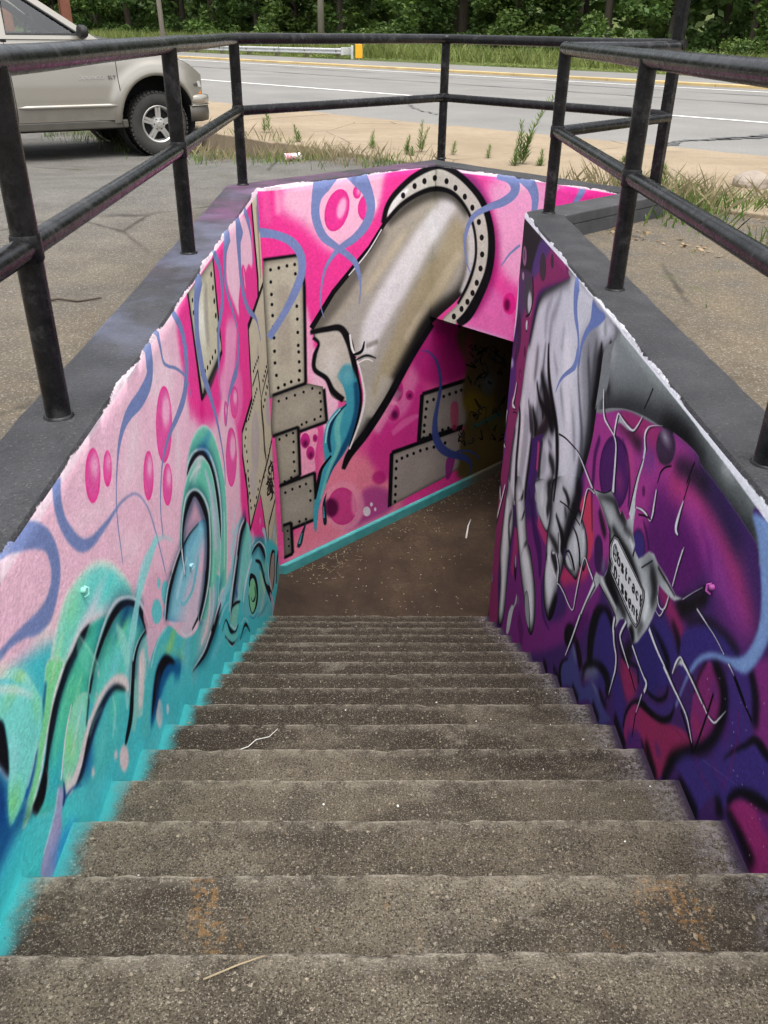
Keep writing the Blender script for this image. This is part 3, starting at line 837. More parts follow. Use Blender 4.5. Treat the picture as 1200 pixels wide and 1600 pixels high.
# mural shapes, one per line: kind colour feather(mm) opacity points(wall mm, each as a step from the one before) then extras
MURAL = {}
MURAL['left'] = '''
Q 243 196 213 0 1 -1000 -4000 10000 0 0 5000 -10000 0
S 248 218 227 60 .8 1716 -6 59 -70 -60 85 -84 -56 62 -105 -36 44
S 248 218 227 50 .7 2303 -295 73 -73 -133 96 -78 -93 47
S 248 218 227 50 .7 986 -14 24 142 -50 38 213 -72 26 124 -7 22
P 248 218 227 60 .5 1574 -438 -45 -7 -84 33 -87 57 -58 57 -11 38 37 8 75 -26 89 -54 68 -62
S 250 222 226 8 .8 1407 -405 7.2 282 -6 5.9
S 160 150 200 60 .4 587 -92 23 37 -13 23
P 226 216 212 70 .8 743 -199 -29 -20 -41 6 -36 30 -19 41 6 37 26 20 39 -4 38 -28 21 -42
P 248 218 227 90 .8 2336 -97 -77 -39 -134 12 -131 54 -80 72 -8 65 64 37 118 -4 134 -46 99 -76
P 248 218 227 90 .4 1744 -137 -63 -65 -81 -17 -65 34 -26 71 20 79 58 62 77 21 68 -28 32 -71
P 243 66 152 70 1 2490 99 44 -285 52 -159 185 -158 415 -150 253 44 240 -217 101 -235 -23 -210 -43 -253 295 -330 1105 -667 1321 2535 -1051 163 -1527 -8 -1043 -8
P 248 218 227 30 .9 4047 132 546 -6 380 -127 -27 -257 -295 39 -218 -43 -199 -31 -50 -93 -128 85 -230 231
P 243 66 152 18 1 4417 -161 113 -9 87 -65 138 20 167 -89 232 -106 -64 -121 -483 -61 -204 0 -211 221 42 78
S 248 218 227 12 .7 4500 -181 24 27 -131 40
P 244 170 205 60 .9 3707 -291 341 -106 -145 -191 -239 -67 -222 -27 -58 58 -64 137 223 27
P 250 150 200 60 .6 4102 -885 -114 -80 -180 1 -168 75 -97 115 3 113 98 75 164 10 174 -63 116 -118
S 226 36 130 50 .7 2824 -405 141 -17 -83 94
S 243 66 152 50 .5 2552 -18 140 31 -233 94 -4 -138 79
P 240 92 168 4 1 2203 -250 -68 -70 -89 -19 -73 36 -31 75 20 85 63 65 84 24 76 -30 37 -75|e 246 52 146 28 .9
P 252 190 216 34 .9 2197 -188 -31 -29 -42 -6 -38 17 -19 33 6 37 29 28 42 8 38 -16 21 -34
P 240 92 168 4 1 1274 -6 -35 -36 -46 -9 -38 21 -15 41 11 46 33 35 45 10 38 -18 18 -42|e 246 52 146 28 .9
P 252 190 216 34 .9 1272 27 -16 -14 -22 -3 -19 10 -10 19 4 20 15 14 22 3 20 -9 10 -19
P 240 92 168 4 1 1386 -38 -24 -26 -30 -8 -23 13 -9 28 8 32 23 25 29 8 24 -12 10 -27|e 246 52 146 28 .9
P 252 190 216 34 .9 1385 -16 -10 -10 -14 -3 -12 6 -6 13 3 14 11 10 13 3 13 -6 5 -13
P 240 92 168 4 1 1837 -297 -39 -41 -49 -11 -39 22 -16 45 14 52 37 40 47 13 41 -20 17 -45|e 246 52 146 28 .9
P 252 190 216 34 .9 1836 -260 -18 -16 -23 -4 -20 10 -10 21 5 22 17 17 23 4 20 -10 10 -21
P 240 92 168 4 1 2091 -468 -39 -37 -52 -7 -44 25 -20 45 10 50 37 36 50 9 45 -23 23 -46|e 246 52 146 28 .9
P 252 190 216 34 .9 2086 -432 -17 -15 -25 -1 -22 12 -12 20 3 22 17 15 24 2 23 -12 12 -21
P 240 92 168 4 1 3892 -851 -54 -39 -87 0 -83 36 -49 58 1 58 50 37 82 4 85 -33 54 -59|e 246 52 146 28 .9
P 252 190 216 34 .9 3872 -806 -25 -16 -42 2 -42 18 -28 26 -1 26 23 15 41 -1 43 -17 29 -27
S 200 50 140 5 1 3620 -738 11 87 44 9.5 89 -16 3.6 85 -63 11 11 -78 14
P 240 92 168 4 1 3685 -1124 -86 -74 -121 -9 -108 57 -54 98 14 101 78 71 115 14 111 -50 64 -99|e 246 52 146 28 .9
P 252 190 216 34 .9 3667 -1046 -39 -30 -59 -1 -55 27 -32 45 3 45 37 29 57 2 56 -25 34 -46
S 200 50 140 5 1 3330 -951 11 130 86 11 122 -18 3.7 104 -104 13 -1 -137 14
P 240 92 168 4 1 3494 -757 -31 -32 -40 -10 -35 15 -16 35 9 40 30 32 40 10 35 -14 17 -35|e 246 52 146 28 .9
P 252 190 216 34 .9 3491 -729 -13 -13 -20 -3 -18 7 -9 16 3 17 14 13 19 4 18 -8 9 -15
S 200 50 140 5 1 3381 -709 11 48 40 12 41 -2 3.7 30 -35 13 -6 -51 13
Q 205 200 172 3 1 2759 138 700 -10 -2 -179 0 -181 26 -77 15 -70 -656 -18|e 96 94 84 60 .9|g 3008 -67 193 230 250 250 236 .9
S 150 144 136 40 .6 3216 63 49 -80 -121 102 -17 -166 76
L 14 14 20 3 1 2759 138 27 31 -205 31 51 -332 54
L 14 14 20 3 1 3453 129 27 4 -180 39 15 -217 44 23 -116 26 -654 -15 27
S 50 48 46 14 .8 3442 -387 37 -332 -17 64 -224 12 36
P 14 14 20 0 1 3389 62 -18 -8 -24 6 -6 14 18 8 24 -6
P 14 14 20 0 1 3405 -11 -18 -8 -24 6 -6 15 18 7 24 -6
P 14 14 20 0 1 3410 -83 -18 -8 -25 7 -6 15 19 8 24 -7
P 14 14 20 0 1 3419 -162 -19 -8 -24 7 -7 16 19 7 25 -7
P 14 14 20 0 1 3431 -244 -19 -8 -25 8 -7 16 19 7 25 -7
P 14 14 20 0 1 3313 -323 -16 -6 -21 8 -6 12 16 6 21 -7
P 14 14 20 0 1 3218 -323 -15 -5 -20 7 -6 13 15 5 21 -7
P 14 14 20 0 1 3148 -323 -15 -6 -20 8 -5 12 14 5 20 -7
P 14 14 20 0 1 3066 -322 -15 -5 -19 7 -5 13 14 5 20 -7
P 14 14 20 0 1 2997 -315 -14 -5 -19 7 -4 12 14 5 18 -7
P 14 14 20 0 1 2863 76 -13 -5 -17 5 -4 10 13 5 17 -4
P 14 14 20 0 1 2859 20 -13 -6 -17 5 -4 11 13 5 17 -5
P 14 14 20 0 1 2905 -296 -13 -5 -18 7 -5 12 14 5 18 -7
Q 205 200 172 3 1 5538 -531 -389 -3 -363 -26 -249 -17 -45 -232 -4 -262 -534 -4 -53 -143 119 -382 -30 -223 597 -56 110 -298 96 -270 -59 -207 121 -260 418 -291 847 -190 -23 789 -329 239 251 1164 -233 608|e 120 116 104 70 .7
Q 214 208 176 3 1 5104 144 474 -40 20 -650 -385 16 -33 113
S 160 150 120 14 .8 5338 53 75 21 -306 89 -14 -206 57
L 14 14 20 3 1 5079 148 67 45 -283 78 56 -282 95 -34 -123 89
L 14 14 20 3 1 5538 -531 39 -726 -33 46 -275 -13 63 -22 -240 64 -19 -250 50 -535 -11 32 -57 -142 43 116 -380 45
P 190 182 176 24 .95 4725 -1515 -106 -101 -148 -19 -128 66 -62 121 22 131 98 96 140 26 132 -57 73 -122
P 190 182 176 20 .9 5593 -1612 -82 -57 -131 2 -128 57 -77 88 -1 86 74 55 125 3 130 -53 86 -89
S 236 234 228 20 .8 4304 -1577 89 1 -107 135
S 180 172 160 20 .7 4924 -845 129 49 -141 87
L 14 14 20 2 1 4872 -1001 38 48 -145 44 36 -113 17 623 54 35
L 14 14 20 2 1 4872 -1001 18 -320 -1 23
L 40 38 36 8 .85 4956 -1259 67 -10 -81 81 41 -176 84 -14 -156 80 67 -141 40
L 14 14 20 2 1 5754 -1796 38 -550 -54 38 -549 19 31
P 34 30 28 0 1 4976 -943 -23 -4 -36 13 -13 16 23 3 36 -12
P 34 30 28 0 1 4900 -942 -22 -3 -36 13 -12 15 22 3 36 -12
P 34 30 28 0 1 4826 -941 -22 -3 -35 13 -12 15 22 4 35 -13
P 34 30 28 0 1 4753 -939 -22 -3 -34 12 -11 15 21 4 34 -13
P 34 30 28 0 1 4682 -938 -22 -3 -33 12 -11 16 21 3 33 -13
P 34 30 28 0 1 5613 -1168 -27 -3 -45 15 -16 19 27 3 45 -16
P 34 30 28 0 1 5520 -1174 -27 -3 -43 16 -16 18 27 3 43 -16
P 34 30 28 0 1 5429 -1180 -26 -2 -42 15 -16 18 27 3 42 -16
P 34 30 28 0 1 5341 -1185 -27 -3 -41 16 -15 17 26 3 41 -15
P 34 30 28 0 1 5254 -1190 -26 -3 -40 15 -15 18 26 2 40 -15
P 34 30 28 0 1 5168 -1196 -25 -2 -39 15 -14 17 25 3 39 -15
P 34 30 28 0 1 4792 -1118 -22 -2 -35 13 -12 16 22 3 35 -13
P 34 30 28 0 1 4727 -1121 -22 -2 -34 14 -12 16 22 2 34 -13
P 34 30 28 0 1 4663 -1123 -21 -3 -34 14 -11 16 21 2 33 -13
P 34 30 28 0 1 4600 -1126 -21 -2 -33 13 -11 16 21 3 33 -14
P 34 30 28 0 1 4539 -1128 -21 -3 -32 14 -11 15 20 3 32 -13
P 34 30 28 0 1 4478 -1131 -21 -2 -31 13 -11 16 20 2 32 -13
P 34 30 28 0 1 4418 -1133 -20 -3 -31 13 -10 16 20 2 30 -13
P 34 30 28 0 1 4360 -1136 -20 -2 -31 13 -10 15 20 3 30 -13
P 34 30 28 0 1 4302 -1138 -20 -2 -29 12 -10 16 19 2 30 -13
P 34 30 28 0 1 4212 -1113 -19 -2 -29 12 -10 15 19 3 29 -13
P 34 30 28 0 1 4159 -1149 -19 -2 -29 12 -9 15 19 3 28 -13
P 34 30 28 0 1 4106 -1185 -19 -2 -28 12 -9 15 19 3 27 -13
P 34 30 28 0 1 4054 -1221 -19 -2 -27 13 -9 15 18 2 28 -13
P 34 30 28 0 1 4116 -1293 -19 -2 -28 14 -9 15 18 2 29 -13
P 34 30 28 0 1 4113 -1362 -19 -2 -28 14 -9 16 18 1 29 -14
P 34 30 28 0 1 4111 -1433 -20 -1 -28 14 -9 16 18 2 29 -15
P 34 30 28 0 1 4108 -1504 -20 -2 -28 15 -10 17 19 1 29 -15
P 34 30 28 0 1 5613 -1316 -28 -2 -45 17 -16 19 27 2 45 -17
P 34 30 28 0 1 5506 -1330 -27 -2 -44 16 -16 19 27 3 44 -17
P 34 30 28 0 1 5402 -1344 -27 -2 -42 17 -15 18 26 3 42 -17
P 34 30 28 0 1 5301 -1357 -27 -2 -41 16 -15 19 26 2 41 -16
P 34 30 28 0 1 5201 -1370 -25 -2 -40 16 -15 19 25 2 40 -16
P 34 30 28 0 1 5104 -1383 -25 -2 -38 17 -14 18 24 2 39 -16
P 34 30 28 0 1 5382 -1326 -27 -2 -42 16 -15 19 26 2 42 -16
P 34 30 28 0 1 5297 -1349 -26 -2 -41 16 -15 19 26 2 41 -17
P 34 30 28 0 1 5214 -1372 -25 -2 -40 16 -15 19 25 2 40 -17
P 34 30 28 0 1 5706 -1838 -30 -1 -47 22 -18 21 29 1 48 -21
P 34 30 28 0 1 5578 -1844 -29 0 -46 21 -17 21 28 1 46 -21
P 34 30 28 0 1 5453 -1849 -28 -1 -45 21 -16 21 28 1 44 -21
P 34 30 28 0 1 5332 -1855 -27 0 -43 20 -16 21 27 1 43 -21
P 34 30 28 0 1 5214 -1860 -26 -1 -42 21 -15 20 26 1 42 -20
P 34 30 28 0 1 5100 -1865 -26 -1 -40 20 -15 21 26 0 40 -20
P 34 30 28 0 1 4989 -1870 -25 -1 -39 20 -14 20 25 1 39 -20
P 34 30 28 0 1 4881 -1875 -25 0 -38 19 -13 20 24 1 38 -20
S 30 26 26 0 1 5211 -2012 18 -105 5 23 166 -93 4.1
S 30 26 26 0 1 5116 -2030 8.5 -139 44 13 350 -235 5.4
S 30 26 26 0 1 5405 -2095 25 19 -37 34 33 -93 26
S 30 26 26 0 1 5280 -2093 16 35 -40 22 76 -105 17
S 30 26 26 0 1 5278 -1928 12 112 -99 27 -26 -45 36
S 30 26 26 0 1 5322 -2157 23 -102 -8 49 66 -79 14
S 30 26 26 0 1 5455 -2031 7.1 -205 72 13 426 -263 5.3
S 30 26 26 0 1 5354 -2028 31 -44 -17 44 -25 -33 35
S 30 26 26 0 1 5283 -2133 32 21 -80 21 127 -109 8.9
S 30 26 26 0 1 5382 -2010 18 102 -122 16 82 -57 6.6
S 30 26 26 0 1 5391 -2026 14 98 -99 30 -185 86 4.2
S 30 26 26 0 1 5360 -2194 11 -234 64 47 200 -109 4.1
S 30 26 26 0 1 5206 -2061 6.9 123 -85 24 -65 -1 18
S 30 26 26 0 1 5381 -2049 17 111 -129 49 -121 26 11
S 30 26 26 0 1 5277 -1938 33 4 -21 25 -133 11 13
S 30 26 26 0 1 5363 -1999 10 -252 63 40 159 -121 7.3
S 30 26 26 0 1 5345 -2177 36 -33 -32 40 42 -73 21
S 30 26 26 0 1 5181 -2148 10 127 -117 47 -193 45 11
S 30 26 26 0 1 5084 -2021 9.4 133 -119 43 -137 74 4.1
S 30 26 26 0 1 5127 -2109 10 -170 39 30 191 -103 4.2
S 30 26 26 0 1 5224 -2134 18 43 -64 37 -20 -59 37
S 30 26 26 0 1 5024 -1934 24 26 -81 29 -135 55 5.1
S 30 26 26 0 1 5224 -2099 21 -60 -7 40 -22 -47 36
S 30 26 26 0 1 5101 -2048 8.8 77 -65 44 -99 -31 26
S 30 26 26 0 1 5120 -2022 10 83 -78 25 -214 65 7.8
S 30 26 26 0 1 5289 -2081 18 -75 -1 24 153 -125 8.8
S 30 26 26 0 1 5349 -2128 24 -78 -15 22 175 -124 6.7
S 30 26 26 0 1 5096 -1986 33 -4 -30 30 54 -112 22
S 30 26 26 0 1 5065 -2006 15 75 -93 24 -9 -17 36
S 30 26 26 0 1 5043 -1997 11 77 -77 36 -157 39 9.3
L 14 14 20 2 1 4850 -1832 23 -446 0 28 -414 9 26
L 14 14 20 2 1 3991 -1391 38 -11 -186 37 10 -246 43
L 14 14 20 2 1 4587 -1879 24 98 -233 31 108 -335 40
L 14 14 20 2 1 5861 -2428 36 -511 45 33 -405 37 46 -130 -115 51
P 20 18 18 0 1 4099 -1485 -19 -1 -27 14 -9 15 18 2 27 -14
P 20 18 18 0 1 4106 -1545 -19 -1 -27 14 -9 16 18 2 27 -15
P 20 18 18 0 1 4113 -1605 -19 -2 -27 15 -9 16 18 2 27 -15
P 20 18 18 0 1 4120 -1667 -19 -1 -28 16 -9 16 19 1 27 -15
P 20 18 18 0 1 4127 -1729 -19 -1 -28 16 -9 17 18 1 28 -16
P 20 18 18 0 1 4636 -1786 -22 -1 -33 18 -11 18 21 1 33 -18
P 20 18 18 0 1 4520 -1793 -21 0 -32 17 -11 18 21 1 32 -18
P 20 18 18 0 1 4408 -1799 -21 -1 -31 17 -10 18 20 1 31 -17
P 20 18 18 0 1 4299 -1805 -20 -1 -30 17 -10 17 20 1 29 -17
P 196 188 182 20 .9 4435 -1681 -61 -47 -93 1 -86 48 -49 74 5 73 58 46 88 1 89 -44 54 -75
S 170 165 160 20 .8 5652 -2473 258 -306 -136 203 -322 18 139
P 232 208 218 4 1 0 128 1500 6 2000 6 2500 4 0 356 -6000 0
P 122 138 186 10 1 726 158 59 -38 49 -47 29 -56 6 -54 -17 -45 -34 -29 -38 -21 -46 -11 -76 19 -66 40 -47 22 -46 16 -49 7 -83 28 13 23 89 -31 54 -11 86 -22 94 -24 60 4 36 25 7 35 -14 43 -60 44 -72 38 -57 28 -63 21 16 29 81 -17 63 -4
S 122 138 186 6 1 949 154 63 -21 -56 56 6 -66 48 39 -70 47 59 -63 40 81 -38 34 86 -15 26 81 -12 19 87 -8 13 75 -11 8.8 118 -39 6.3 81 -56 7.4 71 -90 8.7 37 -87 10 36 -118 11 32 -135 11 24 -115 9.8 11 -98 8.7
S 122 138 186 3 1 1988 170 93 -7 -83 97 -39 -47 74 -133 -14 69 -155 11 52 -92 -12 37 -68 -31 26 -41 -38 17 -40 -48 12 -40 -71 10 -17 -74 9.8 -12 -127 6.5
S 122 138 186 3 1 2140 182 52 25 -84 30 19 -71 19 67 -44 13 131 -58 14 133 -78 13 62 -58 12 34 -82 10
S 122 138 186 3 1 2424 153 33 127 -107 54 43 -122 80 -31 -92 77 -93 -68 62 -155 -23 44 -136 -6 30 -103 -16 25 -95 -37 20 -68 -70 18 -45 -82 15 -14 -107 12
S 122 138 186 3 1 3072 151 153 -58 -35 130 -61 -42 115 -47 -64 112 -31 -105 97 23 -125 97 48 -111 76 85 -109 60 83 -129 47 66 -116 40 55 -151 28 29 -144 26 -34 -97 25
S 122 138 186 3 1 3473 154 58 140 -98 64 43 -108 84 -34 -96 78 -124 -70 53 -72 -41 72 -52 -115 59 -39 -116 18 -23 -106 15
S 122 138 186 3 1 4038 150 136 -156 -47 105 -70 -63 99 -35 -97 69 52 -112 44 113 -116 38 105 -114 33 38 -90 45 -40 -91 65 -111 -70 81 -194 -12 61 -151 -24 39 -89 -46 27 -80 -60 17
S 122 138 186 3 1 4464 138 346 -82 -104 198 -17 -123 129 4 -120 108 72 -129 85 172 -144 55 308 -146 40 125 -102 29 85 -136 30
S 122 138 186 3 1 4702 153 69 179 -130 76 77 -103 56 10 -86 29 3 -98 20
S 122 138 186 3 1 5465 123 166 6 -127 230 27 -127 216
P 76 198 206 40 1 272 -11 167 -61 238 -103 193 -132 379 -353 186 -272 297 -23 365 -320 396 -272 414 -52 642 -62 527 -276 1203 -800 846 -945 -1071 -686 -1778 -1172 -2462 1905 -854 1892 -270 1317
P 78 214 214 60 .8 154 -221 127 -134 158 -164 224 -161 32 -167 -348 163 -241 143 -173 130
S 160 226 226 12 .85 1383 -578 68 92 32 65 76 31 45 102 0 26 118 -23 14 128 -67 9.2 96 -80 6.2
P 120 226 216 14 1 595 -289 40 22 42 31 86 55 86 31 71 -3 87 -16 108 -38 114 -77 84 -90 62 -87 25 -70 -20 -19 -98 74 -78 34 -45 3 -114 80 -85 37 -68 11 -70 2 -72 -10 -74 -18 -81 -38 -25 25|e 240 236 222 52 .9|g 878 -208 152 115 140 228 170 .8|g 715 -268 111 116 140 228 165 .8|g 1018 -311 234 45 220 226 236 .9|g 1202 -333 186 52 96 222 214 .8
S 222 222 234 40 .85 887 -298 28 76 -18 30 107 -47 27 113 -59 23 102 -48 20
S 226 218 226 14 1 798 -311 19 72 4 23 97 -25 17
S 228 220 222 8 1 688 -339 18 59 14 20 63 13 20
P 130 224 158 6 1 672 -219 91 -76 -77 -25 -65 -36 -62 -35 -49 -37 -49 -26 -39 -14 -46 -3 -13 15 50 28 49 25 53 38 46 32 52 52|e 214 226 222 18 .8
S 238 236 240 5 1 758 -304 11 -85 -22 12 -68 -41 11 -54 -34 10 -50 -36 8.5 -79 -31 6.4
S 24 110 150 10 .9 640 -259 14 -49 -44 21 -30 -21 17
S 24 80 150 14 .9 517 -362 12 -40 -23 29 -46 -19 31 -31 -9 15
P 14 14 20 8 1 978 -336 -74 25 -74 -4 -53 4 -50 -10 -74 -21 -52 -30 -56 -49 -37 -23 -46 -16 -40 -8 16 -35 48 -7 41 27 40 48 57 32 68 38 86 17 70 1 73 0
P 76 200 168 14 1 976 -339 86 -38 82 -48 -39 -18 -75 -5 -62 -13 -53 -23 -48 -29 -53 -49 -58 -37 -94 -40 -55 22 -24 55 -52 -18 -53 31 -33 41 44 -5 41 28 41 46 57 33 68 38 86 17 70 0 73 1|g 563 -522 152 119 62 190 204 1|g 1049 -400 99 46 60 190 190 .8|g 770 -403 123 105 100 212 160 .7
S 12 40 52 26 .8 988 -353 8.5 -74 16 20 -84 0 26 -83 -6 28 -77 -24 26 -65 -35 22 -52 -45 14
S 150 160 180 6 .6 537 -448 4.2 -5 -40 8.2 -21 -23 5.4
P 140 224 190 5 1 791 -450 -66 -4 -51 -25 -39 -35 -26 -48 -8 -49 40 -25 45 -3 56 15 46 33 40 31 45 46 -30 38|e 232 226 222 10 .7|g 684 -517 61 114 140 228 150 .9|g 624 -606 51 41 240 228 214 1|g 795 -529 67 72 130 222 215 .8
S 20 60 60 6 .9 941 -472 11 -60 -39 18 -66 -62 11
P 98 214 196 6 1 883 -553 65 80 95 10 102 -1 100 -19 92 -49 86 -93 31 -85 9 -77 -88 58 -80 -25 -94 -89|g 1246 -541 133 51 120 228 130 .9|g 1115 -603 225 57 120 224 226 .9|g 1303 -530 229 38 18 70 130 .9|g 1075 -484 91 63 90 214 160 .8
S 170 235 215 12 .7 1162 -461 5.7 70 -105 15 21 -86 7.9
S 8 58 84 55 .6 881 -511 44 44 28 59 48 19 64 62 12 73 75 5 92 73 -5 96 82 -25 87 77 -46 64 66 -60 71 40 -66 95 28 -69 111 6 -60 94 -12 -62 39
S 14 14 20 8 1 881 -511 15 44 28 20 48 19 22 62 12 25 75 5 31 73 -5 33 82 -25 30 77 -46 22 66 -60 24 40 -66 32 28 -69 38 6 -60 32 -12 -62 13
S 240 240 242 7 .75 871 -502 6.9 41 32 9.4 45 21 10 58 16 12 68 13 16 67 3 16 88 -20 13 115 -71 10 95 -89 12 45 -77 16 25 -71 20 -9 -53 18 -28 -51 7.1
S 22 84 140 50 .85 1231 -480 17 87 -54 26 69 -70 30 32 -62 33
S 152 226 224 10 .9 1767 -524 42 -125 -12 54 -111 -16 54 -80 -21 54 -64 -31 66 -66 -37 77 -77 -59 72 -64 -68 62 -42 -46 47
S 120 220 220 20 .6 1247 -632 46 -58 -88 61
P 150 210 205 6 1 1242 -834 81 96 52 9 85 -26 99 -48 -86 -40 -60 -71 -84 -78 -113 76|g 1363 -822 88 69 232 208 208 1
S 8 58 84 55 .6 1218 -825 94 53 63 86 48 34 72 52 9 49 63 -10 32 67 -24 19 87 -57 9.7
S 14 14 20 4 1 1218 -825 32 53 63 29 48 34 24 52 9 17 63 -10 11 67 -24 6.5 87 -57 3.3
S 240 240 242 7 .75 1198 -806 15 54 61 13 49 32 11 55 8 7.4 66 -11 4.9 73 -28 2.9 92 -62 1.5
S 228 212 210 14 .9 1393 -766 35 -59 -91 70 -59 -72 52
S 140 200 190 16 .8 1280 -799 49 -54 -97 67 -60 -43 33
S 14 14 20 7 1 1288 -731 36 -61 -78 42 -57 -64 48 -68 -28 34 -32 -5 10
P 228 216 214 14 1 831 -578 83 7 88 -18 86 -34 74 -55 43 -61 -13 -39 -47 53 -62 65 -83 42 -90 15 -68 -1
P 78 196 196 12 1 1142 -729 -9 -109 -95 -21 -85 18 -101 33 -63 36 -101 93 56 13 92 27 115 9 100 -33|g 771 -664 93 96 24 90 160 .9|g 1055 -711 113 61 90 210 180 .8
P 14 14 20 12 1 684 -643 78 33 68 8 80 -1 90 -15 85 -39 63 -63 21 -38 -93 85 -82 29 -71 3 -70 -4 -67 -14 -72 -16 -66 32
S 22 60 120 24 .6 1080 -666 12 -74 32 20 -85 1 25 -87 -9 25 -75 -20 27 -84 4 17
S 120 220 215 16 .6 1011 -734 16 24 -100 8.3
S 228 218 220 8 1 847 -584 25 -66 -20 32 -63 -25 37 -72 -2 36 -38 13 9.8
S 226 222 228 4 1 753 -434 5.9 -63 -33 9.9 -50 -43 8 -45 -46 9.9
P 168 166 206 14 1 570 -557 27 -30 -12 -34 -25 -6 -28 -50 -39 -27 -56 -28 -57 75 50 37 46 10 52 20|g 461 -688 97 53 110 140 200 .7
S 210 226 232 5 1 570 -557 5.8 -42 -33 5.7 -59 -21 6.2 -51 -13 6
S 24 60 120 6 1 607 -569 5.2 -14 -43 18 -22 -14 10
S 24 70 140 10 1 595 -621 8.9 53 -22 6.2 65 -56 2.3
P 46 140 200 40 .8 539 -681 90 -61 -35 -21 -80 18 -77 13 39 34
S 214 220 232 6 .85 333 -222 4.7 27 -72 4.1 33 -86 2.9 29 -86 2.2 27 -51 1.5 42 -45 1.5 40 -18 1.5
P 16 66 132 40 1 222 -384 80 145 34 -17 12 -33 -3 -36 -21 -38 -2 -42 46 -5 46 -9 -34 -31 -60 12 -70 27
P 128 228 216 6 1 386 -63 51 -12 41 -9 40 -27 34 -44 24 -52 18 -57 2 -26 -29 -49 -36 -16 -32 -10 -71 -32 -59 -11 -46 5 -2 22 24 56 32 46 23 55 6 40 -8 26 -32 34|g 518 -141 148 41 150 226 150 .9|g 352 -366 81 70 132 228 150 1|g 559 -269 49 68 140 228 150 .6|g 416 -280 59 76 140 226 226 .8
P 240 238 214 30 .85 400 -39 41 -3 55 -50 56 -63 30 -73 16 -55 -30 79 -55 83 -67 35
S 84 206 222 10 1 414 -65 6.6 51 -41 7.3 46 -48 5.3 25 -30 1.8
S 222 240 234 18 .9 406 -80 14 51 -41 17 52 -51 15 51 -63 8.2
S 190 236 226 8 .8 526 -346 8.3 -42 -29 11 -56 -26 7.8
P 14 14 20 8 1 365 -126 29 -26 11 -24 -5 -33 -11 -43 -24 -43 -21 53 -15 51
S 150 150 190 12 .8 336 -229 8.8 28 -73 9
S 30 34 40 20 .7 387 -459 9 39 -18 14
P 228 208 210 12 1 1084 -979 -21 -15 -28 6 -23 25 -11 34 5 30 20 15 27 -5 24 -24 12 -34
P 228 208 210 12 1 997 -875 -7 -5 -10 3 -9 9 -4 12 1 10 7 5 10 -2 9 -9 4 -12
P 228 208 210 12 1 803 -747 -6 -5 -8 1 -6 6 -2 10 2 10 6 5 7 -1 7 -6 2 -10
P 228 208 210 12 1 979 -518 -5 -5 -5 -2 -3 3 -1 6 2 7 5 5 4 1 4 -2 1 -7
P 228 208 210 12 1 929 -562 -3 -4 -4 0 -4 3 -1 5 1 5 4 4 4 0 3 -3 2 -5
P 232 180 200 10 .8 1625 -604 312 -211 -142 -72 -58 -14 -145 36 -74 -14 -68 31 26 86 -3 106
P 226 190 208 20 .8 1478 -740 86 -54 74 -70 -111 2 -60 -12 -4 87
P 104 204 208 10 1 1697 -821 -27 -15 -41 9 -39 30 -23 38 2 32 24 15 40 -7 40 -29 24 -39
P 104 204 208 10 1 1833 -826 -24 -17 -35 4 -32 24 -18 33 4 31 22 16 34 -3 33 -22 19 -34
P 120 206 210 8 1 1729 -710 -10 -8 -14 2 -13 9 -7 14 1 12 10 8 14 -1 13 -9 8 -14
P 222 202 218 10 1 1800 -878 137 63 668 -451 -210 -32 -171 13 -188 72 -105 82 -101 120|g 1986 -927 299 82 146 206 224 .9|g 1923 -1042 250 66 236 190 204 .8
P 84 196 198 6 1 1455 -876 67 6 86 -7 129 -47 95 -85 63 -83 105 -102 158 -89 153 -37 134 10 102 83 275 -185 -56 -87 -100 -38 -122 -7 -123 -3 -174 43 -192 92 -148 129 -89 101 -81 96 -81 82 -92 47 -73 -11 -69 -46 -72 -92 -105 71 105 117|g 1745 -1024 275 58 150 214 110 .8|g 1899 -1189 259 50 130 214 150 .7|g 2412 -1476 383 232 222 204 202 .95|g 2529 -1261 206 167 110 210 160 .8|g 2632 -1364 146 166 214 196 214 .8
S 110 200 216 40 .7 2000 -1195 133 -29 -53 161 -63 -34 125
P 16 84 140 24 1 1355 -1097 64 86 72 43 69 4 96 -41 89 -89 98 -120 -25 -20 -111 94 -83 32 -97 -1 -92 0
P 14 14 20 12 1 1382 -1072 46 53 69 46 70 4 89 -35 82 -81 51 -76 -99 83 -80 34 -92 2 -79 -20
S 20 100 150 40 .8 1764 -1133 28 64 -82 99 -90 35 29
S 8 58 84 55 .6 2802 -1584 96 -183 -1 140 -130 16 118 -144 25 89 -152 60 52 -154 72 23
S 14 14 20 8 1 2802 -1584 33 -183 -1 48 -130 16 40 -144 25 30 -152 60 18 -154 72 7.9
S 240 240 242 7 .75 2766 -1556 13 -200 15 20 -125 15 19 -137 21 14 -137 49 8.9 -139 57 4
S 200 220 230 8 .6 2822 -1582 12 117 -48 37 -232 47 25
S 190 200 206 60 .5 2018 -1420 39 97 -67 40
S 14 14 20 6 1 2539 -1206 82 -78 -54 67 -125 -25 36 -218 48 11
S 14 14 20 6 1 1914 -786 44 -81 -40 46 -65 -54 21
P 214 206 208 12 1 1519 -1184 -24 -22 -30 1 -24 23 -10 37 8 35 23 21 30 0 25 -22 10 -37
P 200 220 226 8 1 1604 -1240 -9 -8 -13 2 -12 10 -5 16 3 14 9 8 13 -2 11 -10 6 -15
S 60 176 200 50 .5 1614 -1126 64 -99 -5 82 35 -113 70
